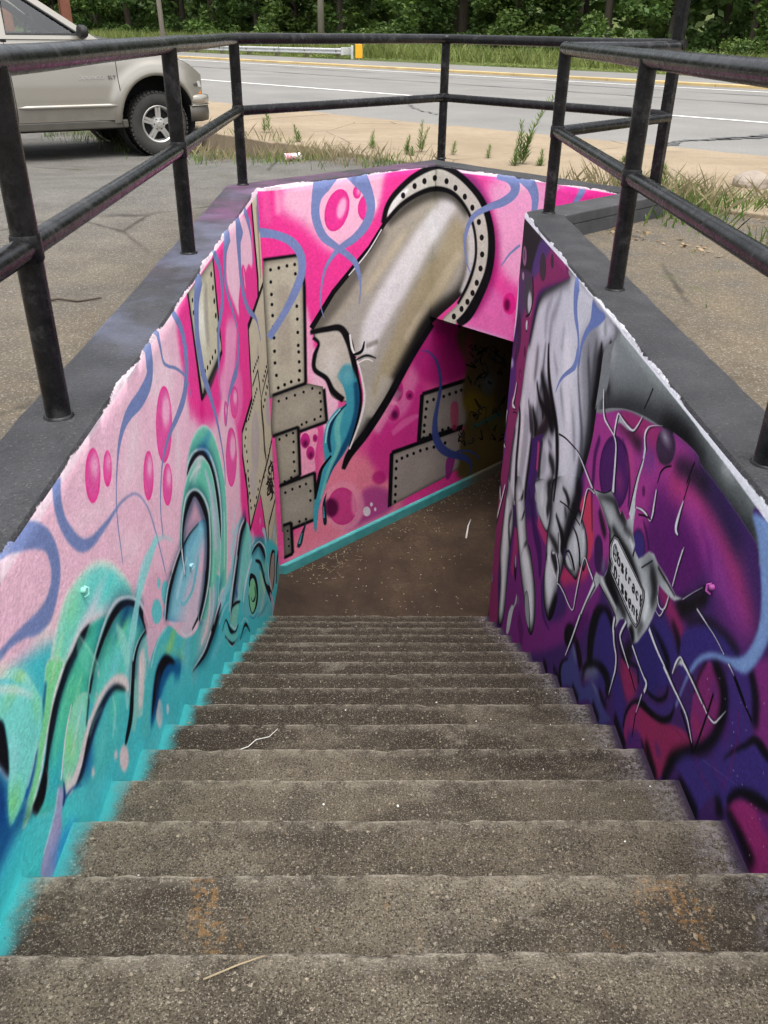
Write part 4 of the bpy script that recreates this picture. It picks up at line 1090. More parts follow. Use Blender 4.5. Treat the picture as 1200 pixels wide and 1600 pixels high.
P 112 206 178 5 1 2327 -582 118 93 154 18 216 -52 178 -113 128 -155 85 -181 25 -151 -48 -182 -178 -275 -150 43 -115 14 88 106 133 163 -4 241 -92 214 -86 128 -139 88 -152 28 -124 -10|e 236 240 238 30 .8|g 2762 -621 459 62 60 140 190 .8|g 3057 -1230 250 354 120 206 196 .8|g 2828 -1484 162 63 30 120 160 .7
S 8 58 84 55 .6 2359 -562 36 99 9 80 149 -27 74 142 -65 93 116 -125 175 71 -125 216 48 -149 211 -11 -137 192 -12 -73 72
S 14 14 20 7 1 2359 -562 12 99 9 27 149 -27 25 142 -65 32 116 -125 60 71 -125 74 48 -149 72 -11 -137 66 -12 -73 25
S 240 240 242 7 .75 2344 -553 7.5 72 27 15 149 -18 11 257 -120 14 141 -147 29 64 -127 39 27 -143 37 -25 -131 34 -48 -54 12
S 40 110 180 24 .7 2618 -559 15 144 -62 23 127 -118 28
P 112 212 180 5 1 2085 -770 75 102 119 79 163 18 216 -42 166 -115 92 -127 41 -158 7 -202 -63 -167 -132 -145 -153 -23 -355 268 149 12 168 100 75 104 2 110 -55 104 -90 92 -103 56 -126 -2 -97 -41 -51 -66 -21 -120 -16 78|e 232 230 234 26 .9|g 2611 -636 275 67 222 214 224 .9|g 2854 -1110 150 337 208 196 222 .9|g 2713 -1103 85 327 110 210 160 .6|g 2661 -1466 190 135 226 196 210 .8|v -1419 -1339
S 200 204 226 14 .8 2741 -729 28 84 -167 46 12 -166 66 -32 -177 63
P 216 170 190 6 1 2190 -790 59 70 156 11 127 -73 81 -113 23 -131 -60 -7 -195 161
P 138 206 222 6 1 1733 -886 70 50 124 41 168 6 159 -23 197 -56 185 -88 8 -105 -78 -102 -133 -100 -172 -19|e 80 150 195 30 .7|g 2152 -1057 167 93 222 196 216 .9|g 2473 -1087 128 124 216 196 222 .8|v -1125 -955
S 110 200 214 10 1 2403 -1020 35 -88 -36 42 -112 -23 24 -161 45 15 -57 54 8.9
S 8 58 84 55 .6 1738 -890 79 87 58 110 118 26 93 147 8 66 168 -18 36 220 -65 18
S 14 14 20 6 1 1738 -890 27 87 58 38 118 26 32 147 8 22 168 -18 12 220 -65 6.3
S 240 240 242 7 .75 1719 -874 13 76 65 18 117 27 14 151 5 9.9 176 -25 5.4 228 -70 2.8
S 8 58 84 55 .6 2117 -940 28 16 127 77 40 73 89 90 45 124 126 5 133 82 -28 73 94 -79 126 84 -115 167 26 -92 178 -47 -123 199 -92 -92 204 -126 -51 155 -137 -21 99
S 14 14 20 6 1 2117 -940 9.7 16 127 26 40 73 30 90 45 42 126 5 45 82 -28 25 94 -79 43 84 -115 57 26 -92 61 -47 -123 68 -92 -92 70 -126 -51 53 -137 -21 34
S 240 240 242 7 .75 2110 -935 6.7 3 134 12 37 75 14 70 58 23 102 24 19 179 -67 11 148 -121 20 79 -119 32 -1 -83 31 -48 -125 32 -89 -99 33 -133 -48 24 -153 -11 15
S 238 236 240 3 1 2114 -795 22 -2 -58 17 7 -78 8.3
S 170 222 230 10 .9 3201 -1668 77 92 121 90 135 43 61 236 -57 32 77 -31 12
S 190 220 232 10 .8 3196 -1530 43 131 96 40 203 69 30
S 150 214 222 20 .8 2708 -1541 48 202 -52 67 222 -56 89 166 8 71
P 128 214 206 5 1 3018 -1861 99 67 167 22 201 104 172 36 187 -36 126 -153 -8 -149 -167 -48 -256 22 -130 -8 -224 152|g 3297 -1856 258 95 196 198 226 .9|g 3791 -1743 177 84 110 210 170 .8
S 8 58 84 55 .6 3026 -1866 83 107 60 140 163 55 219 193 80 198 168 39 183 190 -32 119
S 14 14 20 5 1 3026 -1866 28 107 60 48 163 55 75 193 80 67 168 39 63 190 -32 41
S 240 240 242 7 .75 3004 -1850 14 91 73 23 137 71 35 195 76 31 150 50 29 198 -36 18
S 30 90 150 16 .7 3266 -1806 41 41 -86 52
P 104 196 204 6 1 3414 -2088 211 32 224 34 214 -12 260 -106 252 -217 93 -180 30 -205 128 -229 -103 -96 -769 535|g 4388 -2505 398 147 140 206 160 .9|g 4306 -2662 481 88 200 200 190 .7
S 8 58 84 55 .6 3983 -2015 35 175 -57 74 174 -83 75 176 -156 144 108 -144 88
S 14 14 20 5 1 3983 -2015 12 175 -57 25 174 -83 26 176 -156 49 108 -144 30
S 240 240 242 7 .75 3956 -1995 7.5 138 -28 12 287 -138 12 256 -221 26 39 -108 24
S 14 14 20 5 1 4115 -2153 16 216 -163 36 113 -168 60 125 -206 48 208 -214 107 41 -82 89
S 30 110 140 16 .6 4278 -2304 37 259 -266 39
P 132 206 156 4 1 4070 -2434 -71 -39 -114 28 -110 82 -66 101 1 84 64 38 108 -22 112 -76 73 -105
S 14 14 20 3 1 3773 -2138 53 63 25 52 130 -74 29 105 -124 64 15 -123 101 -130 -20 34 -145 59 9.1 -78 115 24 -9 102 33
S 24 60 60 3 1 4000 -2296 36 -5 -85 43 -129 48 11 -57 73 14
S 14 14 20 5 1 2771 -1745 13 122 -17 10 98 -149 33 133 -118 20 130 -38 17
S 14 14 20 5 1 2826 -1822 9.1 98 -117 20 105 -103 21 152 -74 11
S 14 14 20 5 1 3278 -2203 17 216 -48 27 155 -175 17
S 14 14 20 5 1 3103 -1821 15 155 -86 24 133 -84 8.7
P 110 200 190 10 .8 2863 -1771 119 -156 199 -145 -2 -58 -181 133 -149 155
P 140 206 180 10 .8 3108 -1843 219 -122 -116 -51 -99 27 -98 122
S 14 14 20 6 1 2496 -1541 26 154 -26 40 150 -12 18
P 160 146 138 3 1 5171 -2945 -88 -68 -128 11 -118 82 -62 119 11 112 81 66 123 -5 120 -76 71 -122
S 14 14 20 3 1 4755 -2806 55 87 106 63 192 26 43 188 -106 9.7
S 14 14 20 3 1 5222 -2780 50 -139 -159 46 -149 -30 43
P 92 164 164 3 1 5898 -3400 -127 -63 -211 55 -205 143 -124 172 -7 139 111 62 193 -39 210 -132 146 -181
S 14 14 20 3 1 5188 -3092 63 108 118 71 234 26 64 182 -94 22 189 -213 54 -35 -124 60
S 30 80 100 14 .6 5581 -3219 153 -102 -73 152
S 170 214 226 10 .9 4566 -2168 34 125 -109 76 38 -107 74
S 180 214 220 12 .7 5259 -2557 177 -8 -124 143
S 200 200 230 8 .7 4474 -2013 46 8 -49 47
S 196 170 190 6 .9 4759 -2898 42 125 -168 76 8 -112 168
S 240 170 205 16 .6 4056 -1904 122 32 -82 82
S 110 210 214 60 .5 1707 -1236 23 174 -95 28 281 -197 21
S 120 218 220 60 .45 1178 -1123 53 206 -81 52 267 -136 44
S 244 242 244 8 .8 1924 -1091 5.8 72 -83 6.7 118 -70 9.2 144 -43 9.8
S 210 232 236 8 .7 1735 -927 7 -111 37 8.4 -99 5 11 -65 -20 13
S 120 200 214 40 .6 2849 -1796 38 -167 41 50 -220 74 44
S 214 230 236 6 .8 3490 -2063 38 96 34 57 195 11 48 189 -20 25
S 206 222 230 5 .8 4726 -2575 38 31 -169 53 98 -170 25
S 224 214 226 6 .7 3006 -1787 35 80 52 46 148 26 42 192 41 29
S 60 150 170 16 .6 4012 -2575 19 262 -148 32 309 -126 28
S 40 140 160 20 .6 3068 -2071 12 276 -148 24 308 -174 17
S 30 80 140 10 .6 3689 -2323 6.1 150 -134 9.5 186 -93 9.4
S 190 220 230 8 .6 2697 -1644 21 172 -25 24 165 -65 11
S 120 222 224 60 .45 614 -685 17 122 -87 29 125 -72 28
S 140 226 226 60 .5 423 -546 31 47 -19 27
S 150 224 220 16 .6 819 -622 9.9 58 10 10 74 -18 5.8
S 110 214 208 40 .6 941 -699 39 -45 -30 48 -62 -11 33
P 160 232 216 14 .65 1182 -496 50 -70 30 -94 -47 -60 -23 96
P 120 222 190 16 .45 892 -311 51 -87 43 -92 -84 18 -34 75 -12 65
S 226 238 232 5 .8 885 -301 2.5 44 -76 3.3 55 -116 2.4
S 30 120 120 20 .6 757 -347 6 83 6 7.2 91 -10 4.6 134 -47 3.2
S 176 236 206 24 .7 785 -198 19 63 16 21 77 -4 15 108 -27 11
S 190 238 190 16 .7 662 -290 12 61 37 17 80 29 13
S 246 244 234 16 .8 1047 -187 5.4 94 -48 6.9 101 -81 6.4 77 -92 5.6
S 110 220 180 24 .6 787 -373 14 -82 -26 22 -74 -38 20 -52 -38 15
S 150 230 180 18 .6 858 -416 14 -64 -28 20 -65 -33 16
S 226 240 214 14 .6 816 -491 8.4 -66 -33 15 -68 -38 12
S 160 228 216 14 .6 1047 -670 11 -7 -69 22 -56 -45 17
S 176 240 236 24 .6 426 -219 13 -24 -71 18 -33 -46 13
S 110 216 216 30 .5 534 -218 18 0 -64 22 -33 -43 16
S 40 120 180 50 .6 295 -384 16 9 -53 37 -27 -8 42
S 40 170 200 60 .5 364 -493 25 -55 7 35 -49 11 33
S 236 222 222 12 .8 1358 -760 16 -18 -67 27 -43 -44 21
S 90 190 200 14 .7 1439 -792 16 -17 -68 22 -64 -42 18
S 236 206 216 10 .8 2577 -1317 35 -53 -82 47 -113 -44 38 -159 14 22
S 206 200 226 8 .8 2675 -1362 22 -60 -96 29 -114 -37 24
S 170 222 140 24 .7 1559 -925 5.2 78 -26 5.7 121 -97 7.8 97 -119 8 110 -119 6.5
S 14 50 96 26 .7 1557 -1012 39 -64 -34 52 -48 -46 40
S 80 170 190 20 .6 2508 -519 8.2 155 -21 9.5 146 -62 11 128 -123 20 87 -148 21
S 240 240 242 14 .8 2394 -611 12 123 -11 13 146 -47 11
S 150 222 190 10 .7 2787 -965 37 3 -146 48 -48 -127 44 -94 -97 36
S 170 228 206 8 .8 3127 -1189 33 -46 -139 43 -99 -149 34
S 196 226 236 16 .7 2183 -885 17 -124 -12 29 -129 -30 26
S 110 180 214 18 .6 2432 -903 20 -122 19 27 -93 4 20
S 214 226 226 6 .8 3007 -1881 10 123 -127 13 98 -31 15
S 214 230 232 6 .7 2860 -1869 9.7 124 -154 7.7 151 -82 7.2
S 206 214 226 8 .7 3353 -2144 14 142 -56 11 123 -124 9.7
S 170 214 180 10 .8 4292 -2359 37 87 -164 50 97 -163 42
S 226 212 226 8 .6 2574 -1551 19 108 3 26 146 -21 16
S 226 206 226 8 .7 3837 -1912 15 131 -20 19 186 -73 12'''
MURAL['far'] = '''
Q 240 62 150 0 1 -1000 -4000 10000 0 0 5000 -10000 0
P 226 80 150 120 1 -158 -361 -217 -2594 1558 -705 454 654 171 731 687 187 310 554 -1050 338 -594 -199 -553 -79
P 236 132 156 110 .95 151 -1458 513 97 14 -572 -143 -231 -72 -501 -403 -385 1323 -584 179 871 -205 378 -308 52 -233 289
P 208 48 138 70 .9 1108 -2255 485 433 259 -20 -33 -641 -423 -222
P 228 130 180 60 .7 1349 -2016 359 492 244 219 -173 -376 -178 -359
S 236 120 180 20 .6 1416 -2205 61 189 66 88 196 17 28
P 170 60 140 50 .8 804 -3003 245 320 317 -115 71 -241 -449 -11
P 244 200 220 26 .9 388 -1151 227 -73 72 -313 50 -189 -142 -250 -49 194 -120 313
P 178 24 116 70 .8 1604 -1275 823 -83 46 -496 -623 60
P 246 200 218 90 .9 242 144 271 40 790 -18 -36 -195 -118 -171 -209 -158 -229 -42 -303 256 -197 126
S 240 110 170 40 .5 69 129 63 6 -231 86
S 248 190 214 30 .6 173 151 43 3 -198 52
P 240 62 150 50 .95 1303 166 384 4 -270 -252 -319 -336 -394 -301 -208 -213 -64 243 105 206 352 132 313 200
P 246 170 205 30 .9 405 -759 64 -246 15 -285 -57 -152 -47 378
P 236 60 150 4 1 874 -118 -57 -83 -82 -37 -73 23 -36 73 12 95 56 80 80 38 73 -21 39 -72|e 214 40 130 30 .7
P 255 190 220 24 .9 847 -84 -25 -43 -33 -21 -26 8 -11 34 9 47 26 42 32 21 26 -8 11 -33
P 255 225 238 14 .9 1190 -85 -7 -29 -21 -16 -26 3 -22 21 -8 31 8 28 21 17 26 -3 21 -21
P 236 60 150 4 1 1164 -116 -26 -56 -53 -28 -57 12 -41 45 -9 61 26 55 51 28 57 -10 42 -45|e 214 40 130 30 .7
P 255 190 220 24 .9 1141 -99 -10 -28 -20 -15 -21 4 -14 21 -2 30 10 28 20 15 20 -3 15 -21
P 236 60 150 4 1 1010 24 -8 -27 -21 -15 -27 3 -21 19 -8 29 8 27 21 15 27 -2 21 -20|e 214 40 130 30 .7
P 255 190 220 24 .9 1000 30 -3 -13 -8 -8 -9 1 -8 9 -3 14 3 14 8 8 9 -1 8 -9
P 196 44 132 4 1 1555 -1800 -15 -65 -43 -32 -54 15 -45 55 -18 74 15 64 42 31 53 -14 45 -54|e 214 40 130 30 .7
P 70 6 50 30 .85 1524 -1829 -7 -33 -21 -16 -28 8 -22 27 -9 37 7 33 21 15 27 -7 23 -27
P 196 44 132 4 1 1515 -2020 -16 -47 -43 -19 -55 16 -44 45 -18 55 15 46 43 19 54 -15 45 -44|e 214 40 130 30 .7
P 70 6 50 30 .85 1490 -2032 -8 -24 -22 -9 -27 8 -22 22 -9 28 7 23 22 10 27 -8 23 -22
P 196 44 132 4 1 1702 -1891 -10 -29 -29 -11 -36 10 -30 27 -12 34 10 28 28 12 36 -10 30 -27|e 214 40 130 30 .7
P 70 6 50 30 .85 1673 -1888 -5 -15 -15 -5 -18 5 -15 13 -6 17 5 14 14 6 18 -5 15 -13
P 238 150 178 40 .8 1056 -2861 -53 -140 -139 -44 -167 67 -128 149 -44 170 53 131 129 45 161 -57 135 -144
P 208 66 138 4 1 957 -2829 -36 -108 -95 -38 -114 45 -88 110 -31 130 36 103 90 39 111 -40 92 -107|e 214 40 130 30 .7
P 70 6 50 30 .85 722 -2754 -19 -53 -45 -19 -56 22 -43 53 -15 65 19 51 44 19 55 -20 44 -53
P 240 150 180 26 .7 970 -2782 -9 -88 -21 -48 -27 10 -21 65 -7 93 9 86 21 47 26 -9 21 -63
P 186 30 120 24 .8 1347 -2656 -18 -36 -48 -10 -59 21 -47 43 -18 49 17 35 47 10 58 -20 48 -43
P 226 214 226 4 1 1138 -2956 -10 -29 -25 -10 -31 12 -25 30 -10 36 10 29 25 10 31 -12 25 -29
P 226 214 226 3 1 1169 -2888 -4 -13 -9 -5 -12 4 -9 13 -4 15 3 13 10 5 11 -5 10 -12
P 226 214 226 3 1 1217 -2962 -3 -12 -8 -5 -9 4 -9 11 -3 14 3 11 8 5 10 -4 8 -11
P 240 160 190 10 1 300 -1885 195 7 -41 -259 -5 -138 -161 9
P 196 44 132 4 1 407 -1963 -12 -38 -27 -18 -32 10 -25 34 -8 45 12 38 27 17 32 -10 24 -33|e 214 40 130 30 .7
P 70 6 50 30 .85 379 -1986 -5 -19 -14 -9 -16 6 -12 17 -4 22 5 19 14 9 16 -5 12 -17
P 196 44 132 4 1 455 -2098 -10 -36 -25 -16 -30 10 -22 31 -8 42 11 35 24 16 29 -10 23 -31|e 214 40 130 30 .7
P 70 6 50 30 .85 436 -2115 -6 -18 -12 -8 -15 5 -11 16 -4 21 5 17 13 8 14 -4 12 -16
P 196 44 132 4 1 492 -1967 -6 -21 -14 -9 -16 5 -13 18 -4 24 6 20 14 10 16 -5 13 -18|e 214 40 130 30 .7
P 70 6 50 30 .85 479 -1963 -3 -10 -7 -5 -8 3 -7 9 -2 12 3 10 7 5 8 -3 7 -9
P 206 30 130 10 1 2139 -1437 -13 -39 -39 -16 -50 11 -42 35 -17 44 12 38 38 17 50 -11 42 -34
Q 184 178 158 3 1 14 -357 356 -10 29 -241 -4 -381 -8 -443 -476 -37|e 70 66 60 60 .75|g 243 -856 216 132 198 192 172 .8
L 14 14 18 5 1 14 -352 21 360 -16 22
L 14 14 18 5 1 374 -368 27 28 -241 28
L 14 14 18 5 1 402 -609 29 -20 -817 30
P 14 14 18 0 1 92 -439 -8 -10 -13 2 -6 12 8 10 13 -2
P 14 14 18 0 1 171 -438 -8 -10 -13 2 -6 13 7 10 14 -2
P 14 14 18 0 1 251 -434 -8 -11 -14 2 -6 13 8 10 13 -2
P 14 14 18 0 1 327 -436 -8 -10 -14 2 -6 13 8 10 13 -2
P 14 14 18 0 1 88 -531 -7 -10 -14 2 -5 13 7 10 13 -2
P 14 14 18 0 1 89 -627 -8 -10 -13 2 -6 13 7 11 14 -3
P 14 14 18 0 1 88 -705 -7 -10 -14 2 -6 13 8 11 13 -3
P 14 14 18 0 1 89 -792 -7 -11 -14 3 -6 13 8 11 13 -3
P 14 14 18 0 1 91 -882 -8 -11 -14 3 -6 13 8 11 14 -3
P 14 14 18 0 1 92 -972 -8 -11 -14 3 -6 14 8 11 14 -3
P 14 14 18 0 1 90 -1081 -8 -11 -14 3 -6 14 8 11 14 -3
P 14 14 18 0 1 88 -1179 -7 -11 -14 4 -7 14 8 11 14 -4
P 14 14 18 0 1 96 -1286 -8 -11 -14 4 -6 14 8 11 14 -3
P 14 14 18 0 1 330 -509 -7 -10 -14 2 -7 13 8 11 14 -3
P 14 14 18 0 1 336 -588 -8 -11 -14 3 -6 13 7 10 14 -2
P 14 14 18 0 1 332 -765 -7 -10 -15 2 -6 14 8 11 14 -3
P 14 14 18 0 1 332 -869 -8 -11 -14 3 -6 14 7 10 15 -2
P 14 14 18 0 1 332 -979 -8 -11 -14 3 -7 14 8 11 14 -3
P 14 14 18 0 1 332 -1087 -8 -11 -15 3 -6 14 8 11 14 -3
P 14 14 18 0 1 334 -1144 -8 -11 -14 4 -7 14 8 11 14 -3
P 14 14 18 0 1 335 -1228 -8 -11 -14 3 -7 15 8 11 14 -3
P 14 14 18 0 1 337 -1306 -8 -11 -15 4 -7 15 8 11 15 -4
P 14 14 18 0 1 326 -1385 -8 -11 -15 4 -7 15 8 11 15 -4
P 14 14 18 0 1 244 -1378 -8 -12 -15 4 -6 15 8 11 14 -3
P 14 14 18 0 1 175 -1387 -8 -11 -15 4 -6 15 8 11 14 -4
P 14 14 18 0 1 109 -1396 -8 -11 -15 3 -6 15 8 11 14 -3
S 168 160 144 30 .8 190 -572 114 -14 -370 140 1 -274 119
Q 160 154 138 3 1 31 -1442 358 14 179 -78 36 -337 -310 -1 -310 57|e 70 66 60 60 .75|g 307 -1639 235 148 174 168 152 .8
L 14 14 18 5 1 31 -1442 26 358 14 26
L 14 14 18 5 1 580 -1530 31 24 -313 32
L 14 14 18 5 1 604 -1843 28 -310 -1 28
L 14 14 18 5 1 294 -1844 26 -286 45 26
P 14 14 18 0 1 104 -1511 -7 -10 -12 4 -5 12 7 9 12 -3
P 14 14 18 0 1 185 -1509 -7 -9 -12 3 -5 13 7 9 12 -3
P 14 14 18 0 1 275 -1506 -7 -9 -12 3 -6 13 7 9 12 -3
P 14 14 18 0 1 368 -1502 -6 -9 -13 3 -6 13 7 9 13 -3
P 14 14 18 0 1 464 -1495 -7 -10 -13 3 -6 13 7 10 13 -3
P 14 14 18 0 1 545 -1558 -7 -9 -13 3 -6 13 7 10 13 -3
P 14 14 18 0 1 553 -1637 -7 -10 -13 3 -6 14 7 10 13 -4
P 14 14 18 0 1 553 -1714 -6 -10 -14 4 -6 14 7 10 13 -4
P 14 14 18 0 1 546 -1775 -7 -10 -13 3 -6 14 7 10 13 -4
P 14 14 18 0 1 479 -1785 -6 -10 -14 4 -6 14 7 10 13 -4
P 14 14 18 0 1 388 -1784 -7 -10 -13 4 -6 14 7 9 13 -3
P 14 14 18 0 1 335 -1790 -6 -10 -13 4 -6 13 7 10 13 -4
Q 156 150 134 3 1 32 -1802 252 5 -1 -467 -230 -22|e 70 66 60 60 .75|g 162 -2033 238 154 170 164 148 .8
L 14 14 18 5 1 33 -1798 27 251 1 27
L 14 14 18 5 1 284 -1797 30 -1 -467 31
L 14 14 18 5 1 283 -2264 30 -230 -22 30
P 14 14 18 0 1 91 -1853 -7 -10 -12 4 -5 14 6 9 13 -3
P 14 14 18 0 1 167 -1840 -7 -9 -12 4 -6 13 7 10 12 -4
P 14 14 18 0 1 238 -1840 -7 -9 -12 4 -6 13 7 10 12 -4
P 14 14 18 0 1 239 -1921 -7 -10 -12 4 -6 14 7 9 12 -3
P 14 14 18 0 1 234 -2020 -7 -10 -12 5 -6 14 7 9 12 -4
P 14 14 18 0 1 235 -2110 -7 -10 -13 4 -6 14 7 10 13 -4
P 14 14 18 0 1 238 -2202 -7 -10 -13 4 -5 14 7 10 12 -4
P 14 14 18 0 1 197 -2252 -7 -10 -13 4 -6 15 7 10 13 -5
P 14 14 18 0 1 123 -2265 -7 -10 -12 4 -6 14 7 10 13 -4
Q 150 144 132 3 1 53 -2286 395 -5 17 -474 -308 4 -106 14|e 70 66 60 60 .75|g 232 -2567 254 166 164 158 146 .8
L 14 14 18 5 1 53 -2286 29 395 -5 30
L 14 14 18 5 1 448 -2291 32 7 -273 33
L 14 14 18 5 1 157 -2761 31 308 -9 32
P 14 14 18 0 1 125 -2375 -7 -10 -13 5 -6 14 7 10 13 -4
P 14 14 18 0 1 204 -2369 -7 -10 -13 5 -6 15 7 10 13 -5
P 14 14 18 0 1 288 -2373 -7 -11 -13 5 -6 15 7 10 13 -5
P 14 14 18 0 1 358 -2373 -7 -10 -13 5 -6 15 7 10 13 -5
P 14 14 18 0 1 407 -2461 -8 -11 -13 5 -6 15 7 11 13 -5
P 14 14 18 0 1 403 -2557 -7 -10 -14 5 -6 16 7 10 14 -5
P 14 14 18 0 1 267 -2724 -7 -10 -14 5 -6 16 8 10 13 -5
P 14 14 18 0 1 344 -2730 -8 -10 -13 5 -6 16 7 10 14 -5
Q 110 106 98 3 1 68 -2686 93 -8 1 -329 -100 -2|e 70 66 60 60 .75|g 113 -2855 256 170 124 120 112 .8
L 14 14 18 5 1 68 -2686 30 93 -8 30
L 14 14 18 5 1 161 -2694 31 1 -329 32
L 14 14 18 5 1 162 -3023 33 -100 -2 33
P 14 14 18 0 1 127 -2766 -6 -8 -10 4 -5 13 6 8 11 -4
P 14 14 18 0 1 131 -2854 -6 -8 -11 4 -4 13 5 8 11 -4
P 14 14 18 0 1 132 -2929 -6 -9 -10 5 -5 13 6 8 10 -4
Q 150 142 134 3 1 1823 -1907 804 -31 57 -547 -304 48 -582 33|e 70 66 60 60 .75|g 2251 -2229 341 185 164 156 148 .8
L 14 14 18 5 1 1817 -1910 41 810 -28 44
L 14 14 18 5 1 1817 -1910 54 -23 -493 56
L 14 14 18 5 1 1794 -2403 44 660 -40 46
P 14 14 18 0 1 1915 -2018 -9 -13 -20 5 -11 19 9 14 20 -6
P 14 14 18 0 1 2007 -2018 -10 -14 -21 6 -11 19 9 14 21 -6
P 14 14 18 0 1 2155 -2026 -10 -14 -21 6 -12 19 10 14 21 -6
P 14 14 18 0 1 2242 -2025 -9 -14 -22 6 -12 20 10 13 21 -5
P 14 14 18 0 1 2338 -2030 -9 -14 -22 6 -12 19 9 14 22 -6
P 14 14 18 0 1 2421 -2029 -10 -14 -22 5 -12 20 9 14 22 -6
P 14 14 18 0 1 1903 -2089 -10 -13 -20 5 -11 20 9 13 20 -6
P 14 14 18 0 1 1897 -2175 -9 -13 -21 6 -11 19 10 14 20 -6
P 14 14 18 0 1 1888 -2261 -9 -13 -21 6 -11 20 10 13 20 -6
P 14 14 18 0 1 1885 -2329 -9 -13 -21 6 -11 20 9 14 21 -7
P 14 14 18 0 1 1882 -2400 -9 -13 -21 6 -11 20 9 14 21 -6
P 14 14 18 0 1 1978 -2390 -10 -14 -21 6 -11 21 9 13 21 -6
P 14 14 18 0 1 2164 -2395 -10 -14 -22 6 -12 21 10 14 22 -6
P 14 14 18 0 1 2253 -2401 -9 -14 -22 6 -12 21 9 14 22 -6
P 14 14 18 0 1 2345 -2410 -10 -14 -22 6 -13 21 10 14 22 -6
Q 158 148 142 3 1 1415 -2416 1040 -41 42 -466 -260 -37 -834 -44|e 70 66 60 60 .75|g 1984 -2748 342 193 172 162 156 .8
L 14 14 18 5 1 1415 -2409 43 1040 -45 46
L 14 14 18 5 1 1415 -2409 52 -12 -595 54
P 14 14 18 0 1 1508 -2531 -9 -14 -20 7 -10 20 9 14 20 -7
P 14 14 18 0 1 1580 -2521 -10 -14 -19 7 -11 20 9 13 20 -6
P 14 14 18 0 1 1656 -2521 -10 -13 -20 6 -10 21 9 13 20 -6
P 14 14 18 0 1 1746 -2524 -9 -14 -21 7 -11 20 10 14 20 -7
P 14 14 18 0 1 1841 -2524 -9 -14 -21 7 -11 20 9 14 21 -6
P 14 14 18 0 1 1938 -2534 -10 -14 -21 7 -11 20 9 14 21 -7
P 14 14 18 0 1 2044 -2550 -10 -14 -22 7 -11 21 9 14 22 -7
P 14 14 18 0 1 2215 -2556 -10 -15 -22 7 -12 22 9 14 22 -7
P 14 14 18 0 1 1501 -2611 -10 -14 -19 7 -11 20 10 14 19 -7
P 14 14 18 0 1 1501 -2715 -10 -14 -20 7 -10 21 9 13 20 -7
P 14 14 18 0 1 1500 -2807 -9 -14 -20 7 -11 21 10 14 20 -7
P 14 14 18 0 1 1499 -2900 -9 -14 -20 7 -11 21 10 14 20 -7
P 14 14 18 0 1 1495 -2980 -10 -14 -20 8 -10 22 9 13 20 -7
P 190 60 100 20 .7 2248 -2148 108 -5 22 -267 -91 1
P 150 30 130 12 .8 2229 -2750 139 9 -56 -231 -74 -3
P 92 80 46 50 1 2378 -1344 1756 -434 638 -1872 -1002 13 -1233 534 -101 267 14 276 55 229 -92 291 42 247
P 126 110 40 90 .8 2978 -2355 -36 -89 -117 -26 -151 44 -125 96 -54 110 35 84 111 28 148 -40 129 -94
P 132 110 30 90 .8 2686 -2219 -16 -68 -55 -29 -72 21 -63 62 -29 78 16 66 53 28 72 -19 63 -60
P 108 92 50 90 .8 3303 -2929 -45 -92 -148 -17 -188 63 -156 115 -66 123 44 86 138 20 184 -56 162 -114
P 90 76 50 90 .8 2930 -1649 -34 -83 -112 -30 -144 34 -120 82 -52 100 34 79 107 31 141 -30 123 -81
P 96 110 110 90 .8 2947 -2100 -15 -68 -56 -30 -75 21 -66 61 -30 78 15 66 54 30 74 -19 66 -60
P 150 60 90 90 .8 2531 -1622 1 -119 -21 -69 -35 9 -35 82 -22 122 0 116 20 66 34 -7 35 -79
P 100 98 54 90 .8 3261 -2621 -27 -69 -93 -20 -120 37 -101 78 -45 88 27 66 88 20 118 -33 104 -77
P 76 66 42 90 .8 3703 -2383 -33 -214 -163 -93 -223 66 -193 191 -93 238 37 197 149 90 212 -51 199 -179
S 40 50 60 3 1 2623 -1975 17 17 23 19 -37 -67 16 -7 29 9
S 18 16 18 3 1 2741 -1806 15 -44 -24 12 -24 81 10 -5 -53 9.9
S 18 16 18 3 1 2730 -1979 9.9 -56 37 17 118 8 10 -43 -67 11
S 40 50 60 3 1 2860 -1790 16 2 -19 11 77 -15 9.8 -146 46 6.1
S 18 16 18 3 1 3047 -1894 10 52 -18 14 -20 -31 11 -55 42 6.5
S 18 16 18 3 1 2985 -1740 12 -79 -7 15 133 -95 10 22 52 11
S 40 50 60 3 1 2573 -1651 15 -3 45 11 66 -61 12 -31 -3 7.2
S 18 16 18 3 1 2594 -1604 9.4 -30 14 18 19 -54 9.5 62 21 8.1
S 18 16 18 3 1 2691 -1684 12 82 16 16 -38 9 13 -126 -51 8.5
S 40 50 60 3 1 2659 -1678 9.5 -40 17 13 31 -3 9.7 23 -31 7.2
S 18 16 18 3 1 2510 -1612 15 1 8 11 27 -15 13 -6 -28 9.9
S 18 16 18 3 1 2489 -1582 12 -10 -2 15 32 11 10 23 -19 6.3
S 40 50 60 3 1 2962 -1764 15 -94 -44 14 167 -79 13 -53 106 8.3
S 18 16 18 3 1 3059 -1878 10 11 -2 17 -17 36 13 -27 -44 11
S 18 16 18 3 1 2723 -1676 10 36 -29 15 -42 45 9.6 -13 -23 10
S 40 50 60 3 1 2584 -1766 10 23 -18 18 -17 61 9.9 -17 -54 10
S 18 16 18 3 1 2543 -1957 15 3 -28 12 -66 97 14 73 -120 7.5
S 18 16 18 3 1 2836 -1656 9.8 76 -45 13 10 -58 9.9 -132 96 6.3
S 40 50 60 3 1 2820 -2031 10 66 -50 17 -62 31 13 64 -36 6.2
S 18 16 18 3 1 2659 -1939 17 -10 -31 15 46 43 12 -56 -29 9.1
S 18 16 18 3 1 2991 -1958 11 61 -64 20 -40 91 10 -33 -61 11
